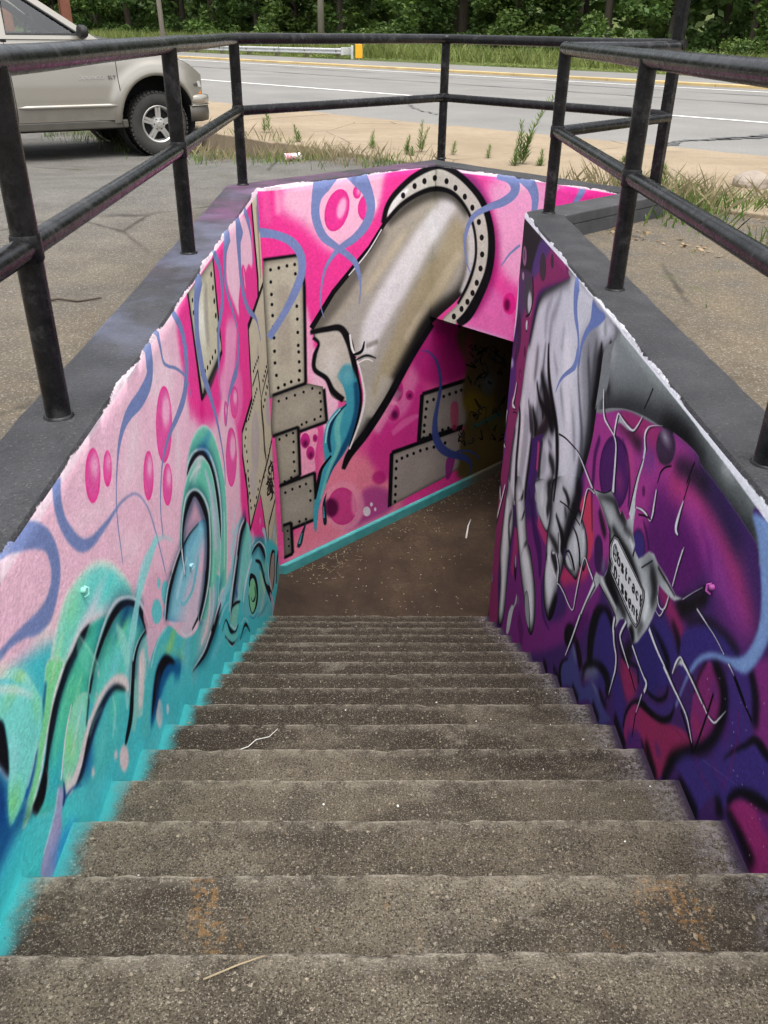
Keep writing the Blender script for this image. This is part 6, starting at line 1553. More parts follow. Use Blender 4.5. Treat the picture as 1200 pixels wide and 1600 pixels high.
MURAL['right'] = '''
Q 66 40 98 0 1 -1000 -4000 10000 0 0 5000 -10000 0
P 140 52 104 30 1 3795 125 -614 6 678 -252 154 -123 103 -302 26 -167 82 -333 107 -260 43 -400 4 -215 9 -513 -151 -341 375 -282 195 530 -48 942 16 456 -260 516 -293 424 -204 226
P 84 48 124 30 .9 4822 -927 -298 163 -95 -157 155 -278 11 -308 88 -201 160 83 -61 342
P 164 60 140 60 1 2434 -253 -395 161 -374 93 -303 66 -142 -92 -101 -173 541 -351 590 -383 196 193
P 120 44 122 40 .95 3891 -1715 -841 497 -67 -211 4 -199 -210 -47 -342 318 168 118 -477 421 -128 -217 697 -776 1352 -1092 -64 740
P 196 58 100 40 .9 2613 -1222 -395 304 -9 -83 200 -164 182 -137
P 206 66 96 14 .9 2469 -769 -114 114 -115 -34 -60 -164 43 -58 32 88
P 206 66 96 14 .9 2450 -731 -150 112 -118 -168 47 -80 96 95
P 190 64 110 14 .8 3225 -1231 -170 -27 -44 -74 269 -22
S 176 56 110 14 .8 3878 -1737 142 -35 -130 158 40 -229 86
P 92 30 98 60 .9 1576 -346 -339 200 -138 -85 169 -189 119 -52 86 30
P 92 30 104 80 .9 1598 -230 -171 81 -203 11 -146 -45 120 -188 309 -217
S 190 58 108 80 .9 1472 -108 58 -184 49 70 -170 0 81 -133 -16 83 -84 -32 80 -82 -36 62 -84 -31 40
S 158 62 152 80 .85 1323 -109 58 -171 -3 81 -116 -32 119 -107 -27 100 -109 -17 70 -72 -9 40
S 110 36 116 26 .7 1175 -102 13 -69 -32 24 -27 -5 27 -48 -69 28
S 42 34 70 60 .95 1447 -46 38 -79 29 47 -113 22 56 -111 8 65 -105 -8 75 -81 -16 75 -59 -18 57
S 20 20 24 50 .9 1464 -51 22 -87 33 36 -98 20 40 -103 12 36
P 156 48 104 40 .8 2036 -98 -371 99 -103 -100 155 -8 56 11 121 -55 194 -31
P 46 42 47 26 1 4696 131 -901 -6 231 -73 194 -124 -42 -189 323 35 179 -7
P 86 64 124 26 .9 4058 105 -279 18 151 -125 164 -108 138 0
P 92 66 104 20 .8 4698 -238 -472 118 -49 -23 178 -260 209 -127
P 70 56 66 6 1 3820 13 -7 -44 30 -36 57 -15 62 14 43 36 6 46 -32 37 -58 13 -60 -15|e 40 30 44 14 .6
P 66 50 62 6 1 3637 89 -5 -22 11 -16 23 -6 26 8 19 18 4 22 -11 16 -23 5 -25 -8|e 40 30 44 14 .6
P 150 98 140 6 1 4454 -72 -7 -37 22 -29 45 -11 49 13 35 31 6 38 -23 30 -45 9 -48 -13|e 40 30 44 14 .6
P 180 140 166 6 1 4471 -203 -2 -17 13 -15 23 -6 25 5 17 14 2 18 -13 14 -23 6 -25 -5|e 40 30 44 14 .6
P 90 66 86 10 .8 4509 -75 -5 -20 8 -15 19 -5 23 8 17 18 5 20 -8 15 -19 4 -23 -8
P 74 70 78 4 1 4123 -239 -10 -67 45 -57 85 -25 94 17 65 54 10 70 -50 57 -87 22 -91 -19
P 206 206 212 26 .95 4129 -282 -9 -40 20 -32 42 -12 48 12 36 33 8 40 -21 32 -43 12 -47 -13
S 10 10 13 4 1 4184 -133 24 -73 -109 31 48 -109 19 132 -61 7.7
P 206 206 212 6 1 4181 -437 -3 -19 13 -17 23 -7 26 4 18 15 3 20 -13 16 -24 8 -25 -5
S 10 10 13 3 1 4194 -416 19 3 -57 14 39 -12 3
S 56 36 70 26 .8 4563 -497 123 -120 -93 144 91 -206 86
S 226 214 226 4 1 4687 -235 30 -44 -123 38 -12 -147 56 60 -180 80 63 -111 34
P 180 170 206 20 .9 4566 -820 2 -22 27 -22 42 -16 41 -2 24 12 -3 22 -28 23 -43 15 -40 2
P 110 36 90 8 1 4236 -780 -3 -23 16 -20 29 -11 31 3 21 15 2 23 -16 21 -30 10 -30 -3
P 150 60 110 6 1 4249 -792 -2 -12 8 -12 14 -5 16 2 11 9 2 13 -8 11 -14 5 -16 -2
P 90 30 70 10 1 4173 -603 -5 -20 7 -17 18 -6 21 6 17 17 6 21 -8 16 -18 6 -21 -6
P 128 134 136 6 1 3273 130 -730 52 -577 8 -536 -7 198 -169 406 -116 427 -182 37 184 338 155
P 216 219 228 3 1 3192 119 221 -86 386 -150 146 -101 90 -149 75 -177 26 -65 19 -109 16 -137 30 -126 82 -181 55 -170 14 -170 -16 -145 -57 -117 -548 305 -36 131 -19 165 5 128 -2 55 -290 161 46 -69 9 -128 -10 -121 -70 -117 -768 428 -55 129 -65 135 -42 126 -9 111 10 78 15 -26 -3 148 -8 132 -141 88 33 57 271 13 297 -4 333 -21|e 30 30 36 80 .5
C -1 -1 -1 0 1 3192 119 221 -86 386 -150 146 -101 90 -149 75 -177 26 -65 19 -109 16 -137 30 -126 82 -181 55 -170 14 -170 -16 -145 -57 -117 -548 305 -36 131 -19 165 5 128 -2 55 -290 161 46 -69 9 -128 -10 -121 -70 -117 -768 428 -55 129 -65 135 -42 126 -9 111 10 78 15 -26 -3 148 -8 132 -141 88 33 57 271 13 297 -4 333 -21
S 120 124 130 90 .75 2753 5 322 -143 -176 315 -80 -200 249 4 -196 175|c
S 140 144 152 40 .5 3938 -924 224 -34 -183 179 57 -306 171|c
S 90 90 98 80 .7 3637 -615 242 -172 -78 295 -143 -37 196|c
S 70 70 78 50 .6 3709 -826 225 -113 -75 197|c
S 226 228 236 50 .8 3151 -169 120 -189 -235 142 -128 -257 124|c
S 10 10 13 24 .76 3529 -336 38 -37 -81 59 -76 -84 70 -148 -81 62 -149 -75 79 -86 -100 82 -49 -117 73 -9 -152 77|c
S 10 10 13 10 .71 3529 -336 25 -37 -81 40 -76 -84 47 -148 -81 41 -149 -75 53 -86 -100 54 -49 -117 49 -9 -152 51|c
S 10 10 13 57.6 .72 3645 -547 54 -118 -42 91 -115 -41 168 -165 -33 189 -89 -11 116|c
S 10 10 13 24 .68 3645 -547 36 -118 -42 60 -115 -41 112 -165 -33 126 -89 -11 77|c
S 10 10 13 28.8 .76 3736 -641 31 -132 -56 49 -199 6 63 -199 6 92|c
S 10 10 13 12 .71 3736 -641 20 -132 -56 33 -199 6 42 -199 6 61|c
S 34 26 30 57.6 .76 3641 -940 61 -192 118 101 -121 101 119|c
S 34 26 30 24 .71 3641 -940 41 -192 118 68 -121 101 79|c
S 10 10 13 38.4 .68 3782 -820 44 -110 -40 84 -73 -36 136|c
S 10 10 13 16 .64 3782 -820 29 -110 -40 56 -73 -36 91|c
S 10 10 13 28.8 .64 3522 -711 26 -66 -37 58|c
S 10 10 13 12 .6 3522 -711 17 -66 -37 39|c
S 10 10 13 38.4 .48 3845 -833 43 -83 -79 101 -73 -63 83|c
S 10 10 13 16 .45 3845 -833 29 -83 -79 67 -73 -63 55|c
S 10 10 13 48 .28 3608 -352 30 -3 -106 55 -11 -70 64|c
S 10 10 13 20 .26 3608 -352 20 -3 -106 36 -11 -70 43|c
S 10 10 13 62.4 .24 3806 -441 83 -4 -117 99 8 -99 82|c
S 10 10 13 26 .22 3806 -441 55 -4 -117 66 8 -99 54|c
S 10 10 13 43.2 .24 3563 -528 42 51 -125 62|c
S 10 10 13 18 .22 3563 -528 28 51 -125 41|c
S 10 10 13 33.6 .4 3922 -827 34 -90 -77 52 -72 -71 61|c
S 10 10 13 14 .38 3922 -827 23 -90 -77 34 -72 -71 41|c
S 10 10 13 19.2 .72 4204 -989 41 -59 -64 75 -20 -157 84 -24 -167 99 -91 -222 112|c
S 10 10 13 8 .68 4204 -989 27 -59 -64 50 -20 -157 56 -24 -167 66 -91 -222 74|c
S 10 10 13 38.4 .68 3700 -986 67 -3 -155 100 12 -195 111 -7 -107 117|c
S 10 10 13 16 .64 3700 -986 45 -3 -155 67 12 -195 74 -7 -107 78|c
S 10 10 13 38.4 .4 4280 -1168 91 52 -212 134 -15 -219 147|c
S 10 10 13 16 .38 4280 -1168 61 52 -212 89 -15 -219 98|c
S 10 10 13 86.4 .76 2481 -19 133 -10 -166 184 -24 -149 159 15 -125 125 34 -138 144 36 -151 170|c
S 10 10 13 36 .71 2481 -19 89 -10 -166 123 -24 -149 106 15 -125 83 34 -138 96 36 -151 113|c
S 60 62 72 33.6 .44 2860 -178 22 -59 -89 32 -99 -106 41 -86 -84 58 -39 -91 79 -8 -138 77|c
S 60 62 72 14 .41 2860 -178 15 -59 -89 21 -99 -106 27 -86 -84 39 -39 -91 53 -8 -138 51|c
S 50 52 60 48 .48 2679 -114 34 -110 -133 54 -54 -117 65 -10 -115 73|c
S 50 52 60 20 .45 2679 -114 23 -110 -133 36 -54 -117 43 -10 -115 49|c
S 80 80 92 57.6 .28 3140 -438 39 -134 -89 67 -85 -68 57|c
S 80 80 92 24 .26 3140 -438 26 -134 -89 44 -85 -68 38|c
S 80 80 92 57.6 .24 2968 -356 26 -180 -128 65 -113 -152 68|c
S 80 80 92 24 .22 2968 -356 17 -180 -128 43 -113 -152 45|c
S 90 90 100 48 .24 3389 -332 26 -152 -74 51|c
S 90 90 100 20 .22 3389 -332 17 -152 -74 34|c
S 90 94 98 57.6 .4 2576 -69 63 -28 -79 73|c
S 90 94 98 24 .38 2576 -69 42 -28 -79 49|c
S 10 10 13 57.6 .64 3212 -866 58 -118 -6 96 -47 -34 95|c
S 10 10 13 24 .6 3212 -866 39 -118 -6 64 -47 -34 63|c
S 10 10 13 57.6 .72 3226 -1090 38 -96 88 56 -97 74 39|c
S 10 10 13 24 .68 3226 -1090 25 -96 88 37 -97 74 26|c
S 10 10 13 33.6 .56 3421 -870 74 0 -104 78 -22 -145 96|c
S 10 10 13 14 .52 3421 -870 49 0 -104 52 -22 -145 64|c
S 10 10 13 48 .48 3278 -804 25 -111 6 31|c
S 10 10 13 20 .45 3278 -804 17 -111 6 21|c
S 10 10 13 24 .72 2852 -878 12 -90 15 30 -66 -8 38|c
S 10 10 13 10 .68 2852 -878 8.3 -90 15 20 -66 -8 25|c
S 90 92 100 48 .24 2944 -853 43 -116 -23 43|c
S 90 92 100 20 .22 2944 -853 29 -116 -23 28|c
S 90 96 100 72 .2 3450 -926 34 -140 -24 158 54 -119 53|c
S 90 96 100 30 .19 3450 -926 23 -140 -24 105 54 -119 35|c
S 10 10 13 72 .64 3213 109 24 282 -112 36 323 -135 46 135 -94 72 74 -133 91 64 -160 75|c
S 10 10 13 30 .6 3213 109 16 282 -112 24 323 -135 30 135 -94 48 74 -133 60 64 -160 50|c
S 80 80 90 72 .22 3362 -8 44 73 -97 87 88 -105 92 -8 -133 74|c
S 80 80 90 30 .21 3362 -8 29 73 -97 58 88 -105 62 -8 -133 49|c
S 80 80 90 72 .2 3555 -87 41 106 -110 96 -19 -132 79|c
S 80 80 90 30 .19 3555 -87 27 106 -110 64 -19 -132 53|c
S 80 80 90 48 .16 3210 -138 44 -1 -127 64|c
S 80 80 90 20 .15 3210 -138 29 -1 -127 42|c
S 10 10 13 33.6 .76 2497 13 32 -25 -82 60 -20 -93 98 8 -124 131|c
S 10 10 13 14 .71 2497 13 21 -25 -82 40 -20 -93 66 8 -124 87|c
S 10 10 13 28.8 .76 2370 63 30 -30 -84 55 -14 -79 72 20 -51 50|c
S 10 10 13 12 .71 2370 63 20 -30 -84 37 -14 -79 48 20 -51 34|c
S 70 72 76 48 .4 2584 1 38 -27 -123 63 -19 -128 63|c
S 70 72 76 20 .38 2584 1 26 -27 -123 42 -19 -128 42|c
S 80 80 86 43.2 .32 2709 -58 25 -58 -98 39 -98 -100 46|c
S 80 80 86 18 .3 2709 -58 17 -58 -98 26 -98 -100 31|c
S 90 94 98 48 .32 2497 105 40 -43 -45 48|c
S 90 94 98 20 .3 2497 105 27 -43 -45 32|c
P 196 202 206 3 1 4321 -1606 -200 16 -71 -66 -66 -152 46 -184 -5 -85 -8 -109 -19 -153 -2 -211 94 -173 138 -28 26 189 29 155 83 74 53 96 -9 215 -23 217|e 14 14 18 125 .97|g 4268 -2018 173 126 222 226 228 .8|v -1588 -1727
S 10 10 13 22 .6 4107 -1726 42 52 -147 78 -112 -106 78
P 202 208 212 3 1 4091 -1471 -337 162 -60 -113 -91 -88 -93 -91 -107 4 -107 -36 -121 -58 -73 -87 -44 -108 30 -128 112 -54 139 45 88 48 79 20 161 79 143 98 147 100|e 14 14 18 125 .97|g 3442 -1728 161 120 226 230 230 .8|v -1361 -1490
S 10 10 13 14 .8 3793 -1399 28 8 -54 37 110 -89 8.9
S 10 10 13 14 .8 3683 -1485 25 47 -84 29 84 -64 6
S 10 10 13 20 .75 3510 -1615 21 93 -101 37 32 -79 21
P 150 156 160 5 1 3396 -1930 -60 57 -105 -70 -58 -96 109 -17 86 49|e 30 30 34 20 .9
S 10 10 13 3 1 3317 -1874 12 -96 -62 19 -56 -98 19
P 196 202 206 3 1 3470 -1160 -487 254 25 -166 19 -175 164 -41 128 10 83 50|e 14 14 18 36 .95|v -1016 -1127
S 10 10 13 30 .8 3154 -1043 59 -93 -10 122 39 -132 54
S 220 224 226 20 .6 3172 -1164 66 -86 -44 43
P 204 209 213 3 1 3030 -919 -567 295 -10 -95 23 -75 77 -130 35 -87 36 -102 -12 -102 32 -117 -7 -99 34 -125 76 -95 98 -8 84 38 56 94 -2 98 34 106 10 76 -26 149|e 14 14 18 125 .97|v -781 -881
S 196 202 206 50 .8 3310 -1089 325 -45 -76 317 -52 -34 191
S 206 210 216 60 .9 2807 -814 373 -21 -77 309 35 -110 185
C -1 -1 -1 0 1 3030 -919 -567 295 -10 -95 23 -75 77 -130 35 -87 36 -102 -12 -102 32 -117 -7 -99 34 -125 76 -95 98 -8 84 38 56 94 -2 98 34 106 10 76 -26 149
S 10 10 13 24 .72 2827 -863 14 -92 11 35 -82 -20 63|c
S 10 10 13 10 .68 2827 -863 9.1 -92 11 23 -82 -20 42|c
S 10 10 13 81.6 .68 2509 -668 105 30 -130 142 60 -164 169 31 -149 163|c
S 10 10 13 34 .64 2509 -668 70 30 -130 94 60 -164 113 31 -149 108|c
S 10 10 13 24 .76 2892 -1059 21 -112 -11 45 -91 -25 93 -17 -71 80|c
S 10 10 13 10 .71 2892 -1059 14 -112 -11 30 -91 -25 62 -17 -71 53|c
S 10 10 13 48 .48 2742 -923 31 -66 -29 66|c
S 10 10 13 20 .45 2742 -923 21 -66 -29 44|c
S 10 10 13 48 .68 2980 -1237 29 -150 30 63 -79 2 56|c
S 10 10 13 20 .64 2980 -1237 19 -150 30 42 -79 2 37|c
S 10 10 13 14.4 .56 2793 -1113 20 -56 -95 27|c
S 10 10 13 6 .52 2793 -1113 13 -56 -95 18|c
S 22 24 28 33.6 .76 2884 -1302 42 -101 16 91 -64 -18 80|c
S 22 24 28 14 .71 2884 -1302 28 -101 16 60 -64 -18 53|c
S 10 10 13 14.4 .72 2971 -1350 25 2 -46 31|c
S 10 10 13 6 .68 2971 -1350 17 2 -46 21|c
S 10 10 13 48 .72 2649 -1421 84 39 -116 130 57 -94 62|c
S 10 10 13 20 .68 2649 -1421 56 39 -116 87 57 -94 42|c
S 10 10 13 9.6 .72 2762 -1578 14 -20 -57 21|c
S 10 10 13 4 .68 2762 -1578 9.5 -20 -57 14|c
P 222 228 230 40 .9 2778 -1387 -13 -57 22 -57 50 -35 59 1 46 37 13 60 -25 58 -51 33 -58 -3
S 228 230 230 10 .9 2952 -1357 12 -90 -5 27 -142 15 12
P 230 230 232 6 1 2809 -1247 3 -7 12 -11 18 -11 15 -7 8 0 -4 7 -12 11 -18 11 -15 7
P 200 206 210 3 1 2548 -932 -71 140 -75 -6 -81 -14 -65 -37 -19 -65 15 -82 65 -13 29 -95 79 -35 118 -36 76 -4 -32 78 33 14 -28 74|e 14 14 18 70 .97
S 10 10 13 5 1 2542 -923 6.4 -99 1 19 -78 -38 28 -35 -58 25
S 10 10 13 6 1 2602 -1116 8.4 -56 45 13 -79 3 26 -69 -22 27
P 196 204 206 8 1 2591 -1143 -26 45 -78 5 -57 -18 81 -38|e 20 20 24 16 .8
S 228 232 234 20 .8 2473 -963 53 -57 -40 53
S 224 228 230 16 .8 2358 -834 44 -49 -49 34
P 190 194 198 5 1 3843 -2394 -73 111 -79 57 -42 125 -27 -59 77 -128 67 -233 89 -78 13 102|e 60 60 70 16 .7
P 30 16 40 6 1 3738 -1961 -19 -50 3 -41 25 -17 37 14 36 41 19 51 -3 41 -25 17 -38 -15
P 160 150 176 10 1 3771 -1928 -9 -26 4 -22 15 -10 21 6 19 19 9 26 -4 23 -16 10 -21 -7
P 120 110 150 8 1 4604 -2625 -5 -23 10 -24 21 -15 25 0 19 15 5 24 -10 24 -22 14 -25 0
S 30 26 34 20 .7 4874 -2954 92 -243 -70 89
S 120 110 150 10 .7 3583 -2085 46 -12 -54 46
S 58 24 84 24 .85 3516 -1303 84 -136 -110 97 -234 -56 124 -71 -119 55
S 52 30 90 14 .8 3633 -1286 48 -88 -87 60
S 56 24 84 14 .7 3029 -1557 22 -120 -149 46 -199 17 14
S 80 28 86 30 .7 3517 -2194 113 -192 -48 165
S 74 40 120 20 .8 3567 -950 57 32 -175 94 49 -158 68
S 196 70 120 10 .9 3502 -920 55 -36 -170 50
S 236 240 244 46 .75 4294 -1730 78 -34 -219 158 -28 -212 149 -73 -205 109 -37 -234 57
S 236 240 244 46 .75 3909 -1476 90 -135 -155 134 -143 -103 108 -205 -20 146 -155 -74 117 -128 -123 79
S 236 240 244 46 .75 2964 -1265 74 -44 -97 74 -48 -95 124 -88 -60 93
S 236 240 244 46 .75 3287 -1127 102 -69 -63 92
S 238 240 246 80 .7 3130 -163 181 -143 -200 205 -85 -224 187 -68 -237 126
S 236 238 244 50 .7 4094 -857 88 -65 -240 100 -3 -277 98
S 236 238 244 70 .6 3945 -548 153 -32 -174 124
S 10 10 13 8 .9 3529 -336 15 -37 -81 25 -76 -84 30 -148 -81 30 -149 -75 37 -86 -100 41 -49 -117 36 -9 -152 34
P 138 146 146 5 1 2298 95 35 -72 -17 -98 16 -70 105 -118 -230 99 -170 67 -205 61 -167 37 -142 30 3 6 -124 20 -104 7 -33 -12 -114 1 -122 -2 -106 -5 -97 -11 -36 -41 8 35 53 39 42 39 -87 57 191 10 473 -16 4 22 363 -3 356 -9
C -1 -1 -1 0 1 2298 95 35 -72 -17 -98 16 -70 105 -118 -230 99 -170 67 -205 61 -167 37 -142 30 3 6 -124 20 -104 7 -33 -12 -114 1 -122 -2 -106 -5 -97 -11 -36 -41 8 35 53 39 42 39 -87 57 191 10 473 -16 4 22 363 -3 356 -9
S 176 182 182 96 .56 2346 71 72 -62 -52 107|c
S 176 182 182 40 .52 2346 71 48 -62 -52 71|c
S 10 10 13 168 .78 2378 -242 75 -255 119 85 -229 84 82 -221 54 81 -186 41 87 -125 11 97|c
S 10 10 13 70 .73 2378 -242 50 -255 119 57 -229 84 55 -221 54 54 -186 41 58 -125 11 65|c
S 10 10 13 96 .72 2319 -140 112 -9 42 111|c
S 10 10 13 40 .68 2319 -140 75 -9 42 74|c
S 10 10 13 144 .78 1629 15 90 -184 35 95 -148 12 105 -146 -9 93 -122 -2 88 -106 -5 89 -93 -14 90|c
S 10 10 13 60 .73 1629 15 60 -184 35 63 -148 12 70 -146 -9 62 -122 -2 58 -106 -5 60 -93 -14 60|c
S 120 128 126 96 .64 1238 91 37 -160 -6 35 -120 -1 34 -50 -6 30|c
S 120 128 126 40 .6 1238 91 25 -160 -6 23 -120 -1 22 -50 -6 20|c
S 196 202 204 62.4 .56 1123 110 30 -89 10 19|c
S 196 202 204 26 .52 1123 110 20 -89 10 13|c
S 70 24 84 16 .9 2316 -346 35 32 -98 48 -25 -105 47 -22 -85 26 -84 -124 16
P 78 34 98 6 1 1870 -289 -11 -90 60 -93 114 -65 128 -6 88 60 8 102 -75 97 -119 55 -117 -3|e 50 20 66 40 .8|g 1972 -379 103 76 140 50 120 .8
S 44 18 60 14 .9 2024 -215 6.9 -103 -30 14 -74 -78 21 -30 -87 14
S 30 26 32 40 .9 2112 -193 11 -144 28 28 -90 9 47 -94 17 48
P 62 44 68 6 1 1480 5 -2 -38 29 -39 52 -26 55 -2 36 24 2 40 -33 40 -53 24 -53 0|g 1583 -8 83 35 168 160 180 .9
S 28 26 30 24 .8 1606 -99 7.7 -67 16 7.7 -49 41 6.1
P 96 30 90 6 1 1673 -262 -3 -11 4 -11 10 -5 11 2 9 9 3 11 -5 10 -9 5 -11 -2
S 196 80 130 50 .5 1926 -190 46 -52 -64 67 -68 -47 41
P 92 60 130 60 .6 1624 -107 1 -29 27 -32 46 -23 46 -5 29 16 -2 30 -30 33 -46 21 -45 4
S 30 24 34 20 .9 2170 -623 35 -88 -30 56 -58 -13 41
P 60 30 80 10 1 2040 -728 -4 -31 18 -33 35 -23 39 -3 26 19 4 32 -20 34 -36 22 -37 1
S 50 20 60 14 .8 1640 -363 8.9 -66 -28 19 -44 -34 14
P 62 48 118 16 1 1572 -436 -7 -41 19 -41 40 -27 47 0 33 26 7 43 -21 42 -42 25 -44 -1|e 30 20 44 20 .8
P 62 32 80 12 1 2018 -759 -11 -44 15 -42 36 -24 44 3 35 31 11 46 -17 43 -37 22 -43 -5
S 120 130 140 30 .6 1982 -823 57 19 61 42
S 150 44 98 40 .9 1384 -477 36 -127 3 78 -104 -7 77 -35 -11 43
P 56 46 114 30 1 1371 -615 -71 70 -103 3 -94 -23 108 -131 191 -71
P 56 46 112 10 1 1930 -1275 63 138 -52 128 -65 64 -110 8 -101 -92 -80 -82 303 -266
P 54 44 112 20 1 1500 -819 -113 150 -159 1 -111 -9 223 -195
S 10 10 13 24 .9 1944 -1315 95 47 127 97 -21 153 72 -70 87 24 -82 31 41 -74 -17 39
S 10 10 13 20 .85 1381 -639 12 -87 9 27 -102 -8 41 -33 -38 37
S 10 10 13 26 .85 1220 -501 22 -69 -17 39 -43 -31 41
S 26 22 28 30 .9 1575 -879 100 -38 -16 121 -37 -16 87
S 156 40 84 24 .85 1594 -970 23 -68 8 40 -57 21 33
P 112 120 142 50 .8 1817 -1218 12 -38 54 -64 78 -68 74 -45 39 -2 -15 42 -60 69 -79 66 -69 40
S 10 10 13 30 .8 2028 -1443 41 -33 114 28 -137 119 22 -109 50 23
P 84 30 96 30 .9 2140 -1325 -71 220 139 -104 98 -130 -1 -117 -159 -1 -108 67
P 16 14 20 24 1 2224 -1345 -1 -44 35 -55 58 -47 60 -20 38 17 0 47 -38 57 -59 45 -58 16
S 18 16 22 20 1 2214 -1361 46 -88 -22 80 -60 -30 68
P 66 66 122 16 1 2389 -1724 -3 79 -91 94 -34 100 -16 48 -75 -15 -85 -34 -92 -14 -103 124 -121 41 -105 -2 -83 26 143 -159 147 -2 187 -169 140 -28 128 -111|g 2197 -1428 77 55 110 118 150 .8|g 1903 -1320 182 38 120 128 146 .9
S 10 10 13 12 .9 2329 -1762 43 66 46 54 -23 89 18 -90 93 5.1
S 10 10 13 24 .9 2048 -1409 17 -67 90 22 -87 78 22 -108 58 40 -93 13 79 -20 -61 53
S 10 10 13 20 .8 1777 -1287 33 -70 -1 37 -56 19 21
S 10 10 13 20 .85 1959 -1290 64 42 103 63 -10 140 54
P 150 44 88 30 .85 1651 -975 -85 -17 -119 82 -57 -7 6 -79 59 -63 84 22
P 58 44 112 20 .9 1659 -1091 -100 37 -86 -46 -29 -98 116 -8
S 10 10 13 14 .8 1686 -915 11 -93 -32 20 -92 38 14 -82 41 16 -37 -41 16
P 50 42 106 20 .9 1501 -817 -152 164 -140 -140 93 -82 128 25
P 142 44 96 14 1 1431 -1160 3 66 -47 82 -71 56 -113 55 -110 -90 145 -54 18 -56 98 -104 62 9|g 1357 -1153 73 51 84 36 110 .8
S 10 10 13 14 .9 1439 -1183 16 3 67 18 -44 101 14 -77 68 18 -115 51 28
P 66 40 110 24 .8 1363 -1214 -109 110 3 49 81 -40 42 -91
S 10 10 13 24 .85 2744 -1929 47 -113 12 61
S 10 10 13 24 .85 2464 -1775 45 -127 6 58
S 10 10 13 24 .85 2153 -1595 38 -126 10 61
S 10 10 13 24 .85 1828 -1415 49 -113 -6 72
S 10 10 13 24 .85 1548 -1226 54 -97 -10 61 -72 1 57
S 10 10 13 24 .85 1246 -1053 35 -88 -5 51
S 10 10 13 20 .7 2498 -1764 37 -1 -46 73
P 144 44 88 14 1 1323 -973 -83 38 -155 115 -130 90 -62 4 85 -128 41 -104 58 -113 160 14|g 1107 -966 57 33 80 44 110 .8|g 962 -719 71 26 80 40 104 .7
P 62 48 120 14 1 985 -891 -64 102 -96 75 -122 137 -106 152 -99 39 -70 -93 99 -64 52 -40 38 -70 24 -66 43 0 47 -75 35 -105 109 33|g 723 -652 119 23 84 44 116 .8
P 66 46 116 16 1 795 -348 -96 68 -55 -40 -41 -78 62 -121 43 -85 67 -36 -15 125 17 101|g 743 -508 56 76 88 34 104 .7
P 124 46 118 20 1 686 -241 -80 67 -110 -187 69 -27 33 -4 32 86
P 126 44 106 8 1 965 -549 -8 60 -34 64 -48 15 -48 -9 -34 -40 -10 -72 28 -86 48 -81 38 -21 42 50|g 888 -648 76 41 150 46 90 .8|g 844 -464 49 47 84 44 110 .7
S 10 10 13 26 .92 1015 -1017 40 -21 117 50 -62 108 30 -85 94 36 -56 85 39 -24 92 48 13 79 54 53 38 52 60 4 38
S 10 10 13 10 .7 960 -578 11 -7 82 13 -22 64 12
S 10 10 13 14 .9 703 -594 3.3 -34 65 9.6 -51 77 14 -30 47 21 -43 13 32 -47 6 22
S 10 10 13 22 .85 694 -266 32 -59 -45 39 -30 -65 37
S 10 10 13 14 .92 1346 -965 27 -96 46 25 -110 63 25 -65 70 23 -7 66 16
S 10 10 13 12 .9 1288 -868 13 -94 50 16 -54 66 16 0 43 10
P 62 46 116 12 .9 1267 -889 -85 52 -63 75 -22 62 -32 -30 27 -54 56 -59 109 -63
P 146 44 108 16 1 616 -680 -47 80 -150 106 -94 -134 76 -102 98 44 68 -1|g 442 -540 93 41 80 36 112 .8
S 10 10 13 18 .92 623 -677 17 -14 45 24 -31 48 24 -51 40 36 -52 32 37 -49 30 28
S 10 10 13 26 .88 1215 -1035 42 -101 -29 65 -49 0 46
S 10 10 13 26 .88 917 -911 52 -85 15 68 -83 11 59
S 10 10 13 26 .88 678 -711 40 -44 -38 59
S 10 10 13 26 .88 614 -693 30 -96 6 45 -88 -7 61
S 110 36 90 4 .8 1090 -837 2 -72 51 4.5 -88 35 5
S 110 30 90 4 .8 694 -403 6.3 -30 -84 5.9 -7 -115 5.1 13 -68 3.4
S 110 30 90 4 .7 860 -738 5.8 -67 -10 7 -67 5 4.8
S 140 130 180 3 .6 808 -702 1.5 -210 119 .9
P 58 46 118 16 1 1119 -473 -98 109 -122 66 -95 24 -38 -5 102 -73 97 -80 48 -95 50 -74 46 45
P 22 20 24 30 1 1233 -428 -106 94 -85 91 -28 -35 41 -58 52 -63 49 -44 41 3
S 22 20 24 26 .95 1111 -423 18 -70 62 20 -86 51 22 -78 25 22 -59 10 25 -49 0 22
S 120 40 120 40 .6 966 -264 22 -106 26 23 -97 10 15
P 128 158 208 10 1 887 97 -134 25 -59 -72 -43 -112 5 -81 18 -73 28 -59 29 -30 48 -24 46 -19 57 -33 48 -40 39 -47 25 -47 23 -53 20 -77 10 -66 11 -6 -12 71 -14 72 -22 72 -35 59 -46 48 -55 41 -60 36 -48 39 -29 40 -18 59 0 52 16 49 32 50 38 49 34 36|e 110 140 196 30 .6
Q 188 195 196 4 1 2321 -599 -52 21 -127 54 -99 61 -42 -2 -43 -3 -66 -16 -12 25 -74 -5 -26 32 -20 54 -24 9 -5 -55 -12 -43 -40 -22 20 16 -26 -18 10 -53 -14 34 -56 -2 -36 32 -48 53 -49 21 -50 -7 -104 7 -94 -4 -54 29 58 -51 53 -19 97 -20 -15 -37 -8 -39 18 -67 24 -60 61 -109 41 -42 52 14 86 2 43 -38 34 -71 13 48 50 -8 221 -16 115 -181 117 -229 4 15 -92 196 -57 156 -20 59 -48 17 -66 34 -29 63 18 59 37 71 -3 8 96 22 128 17
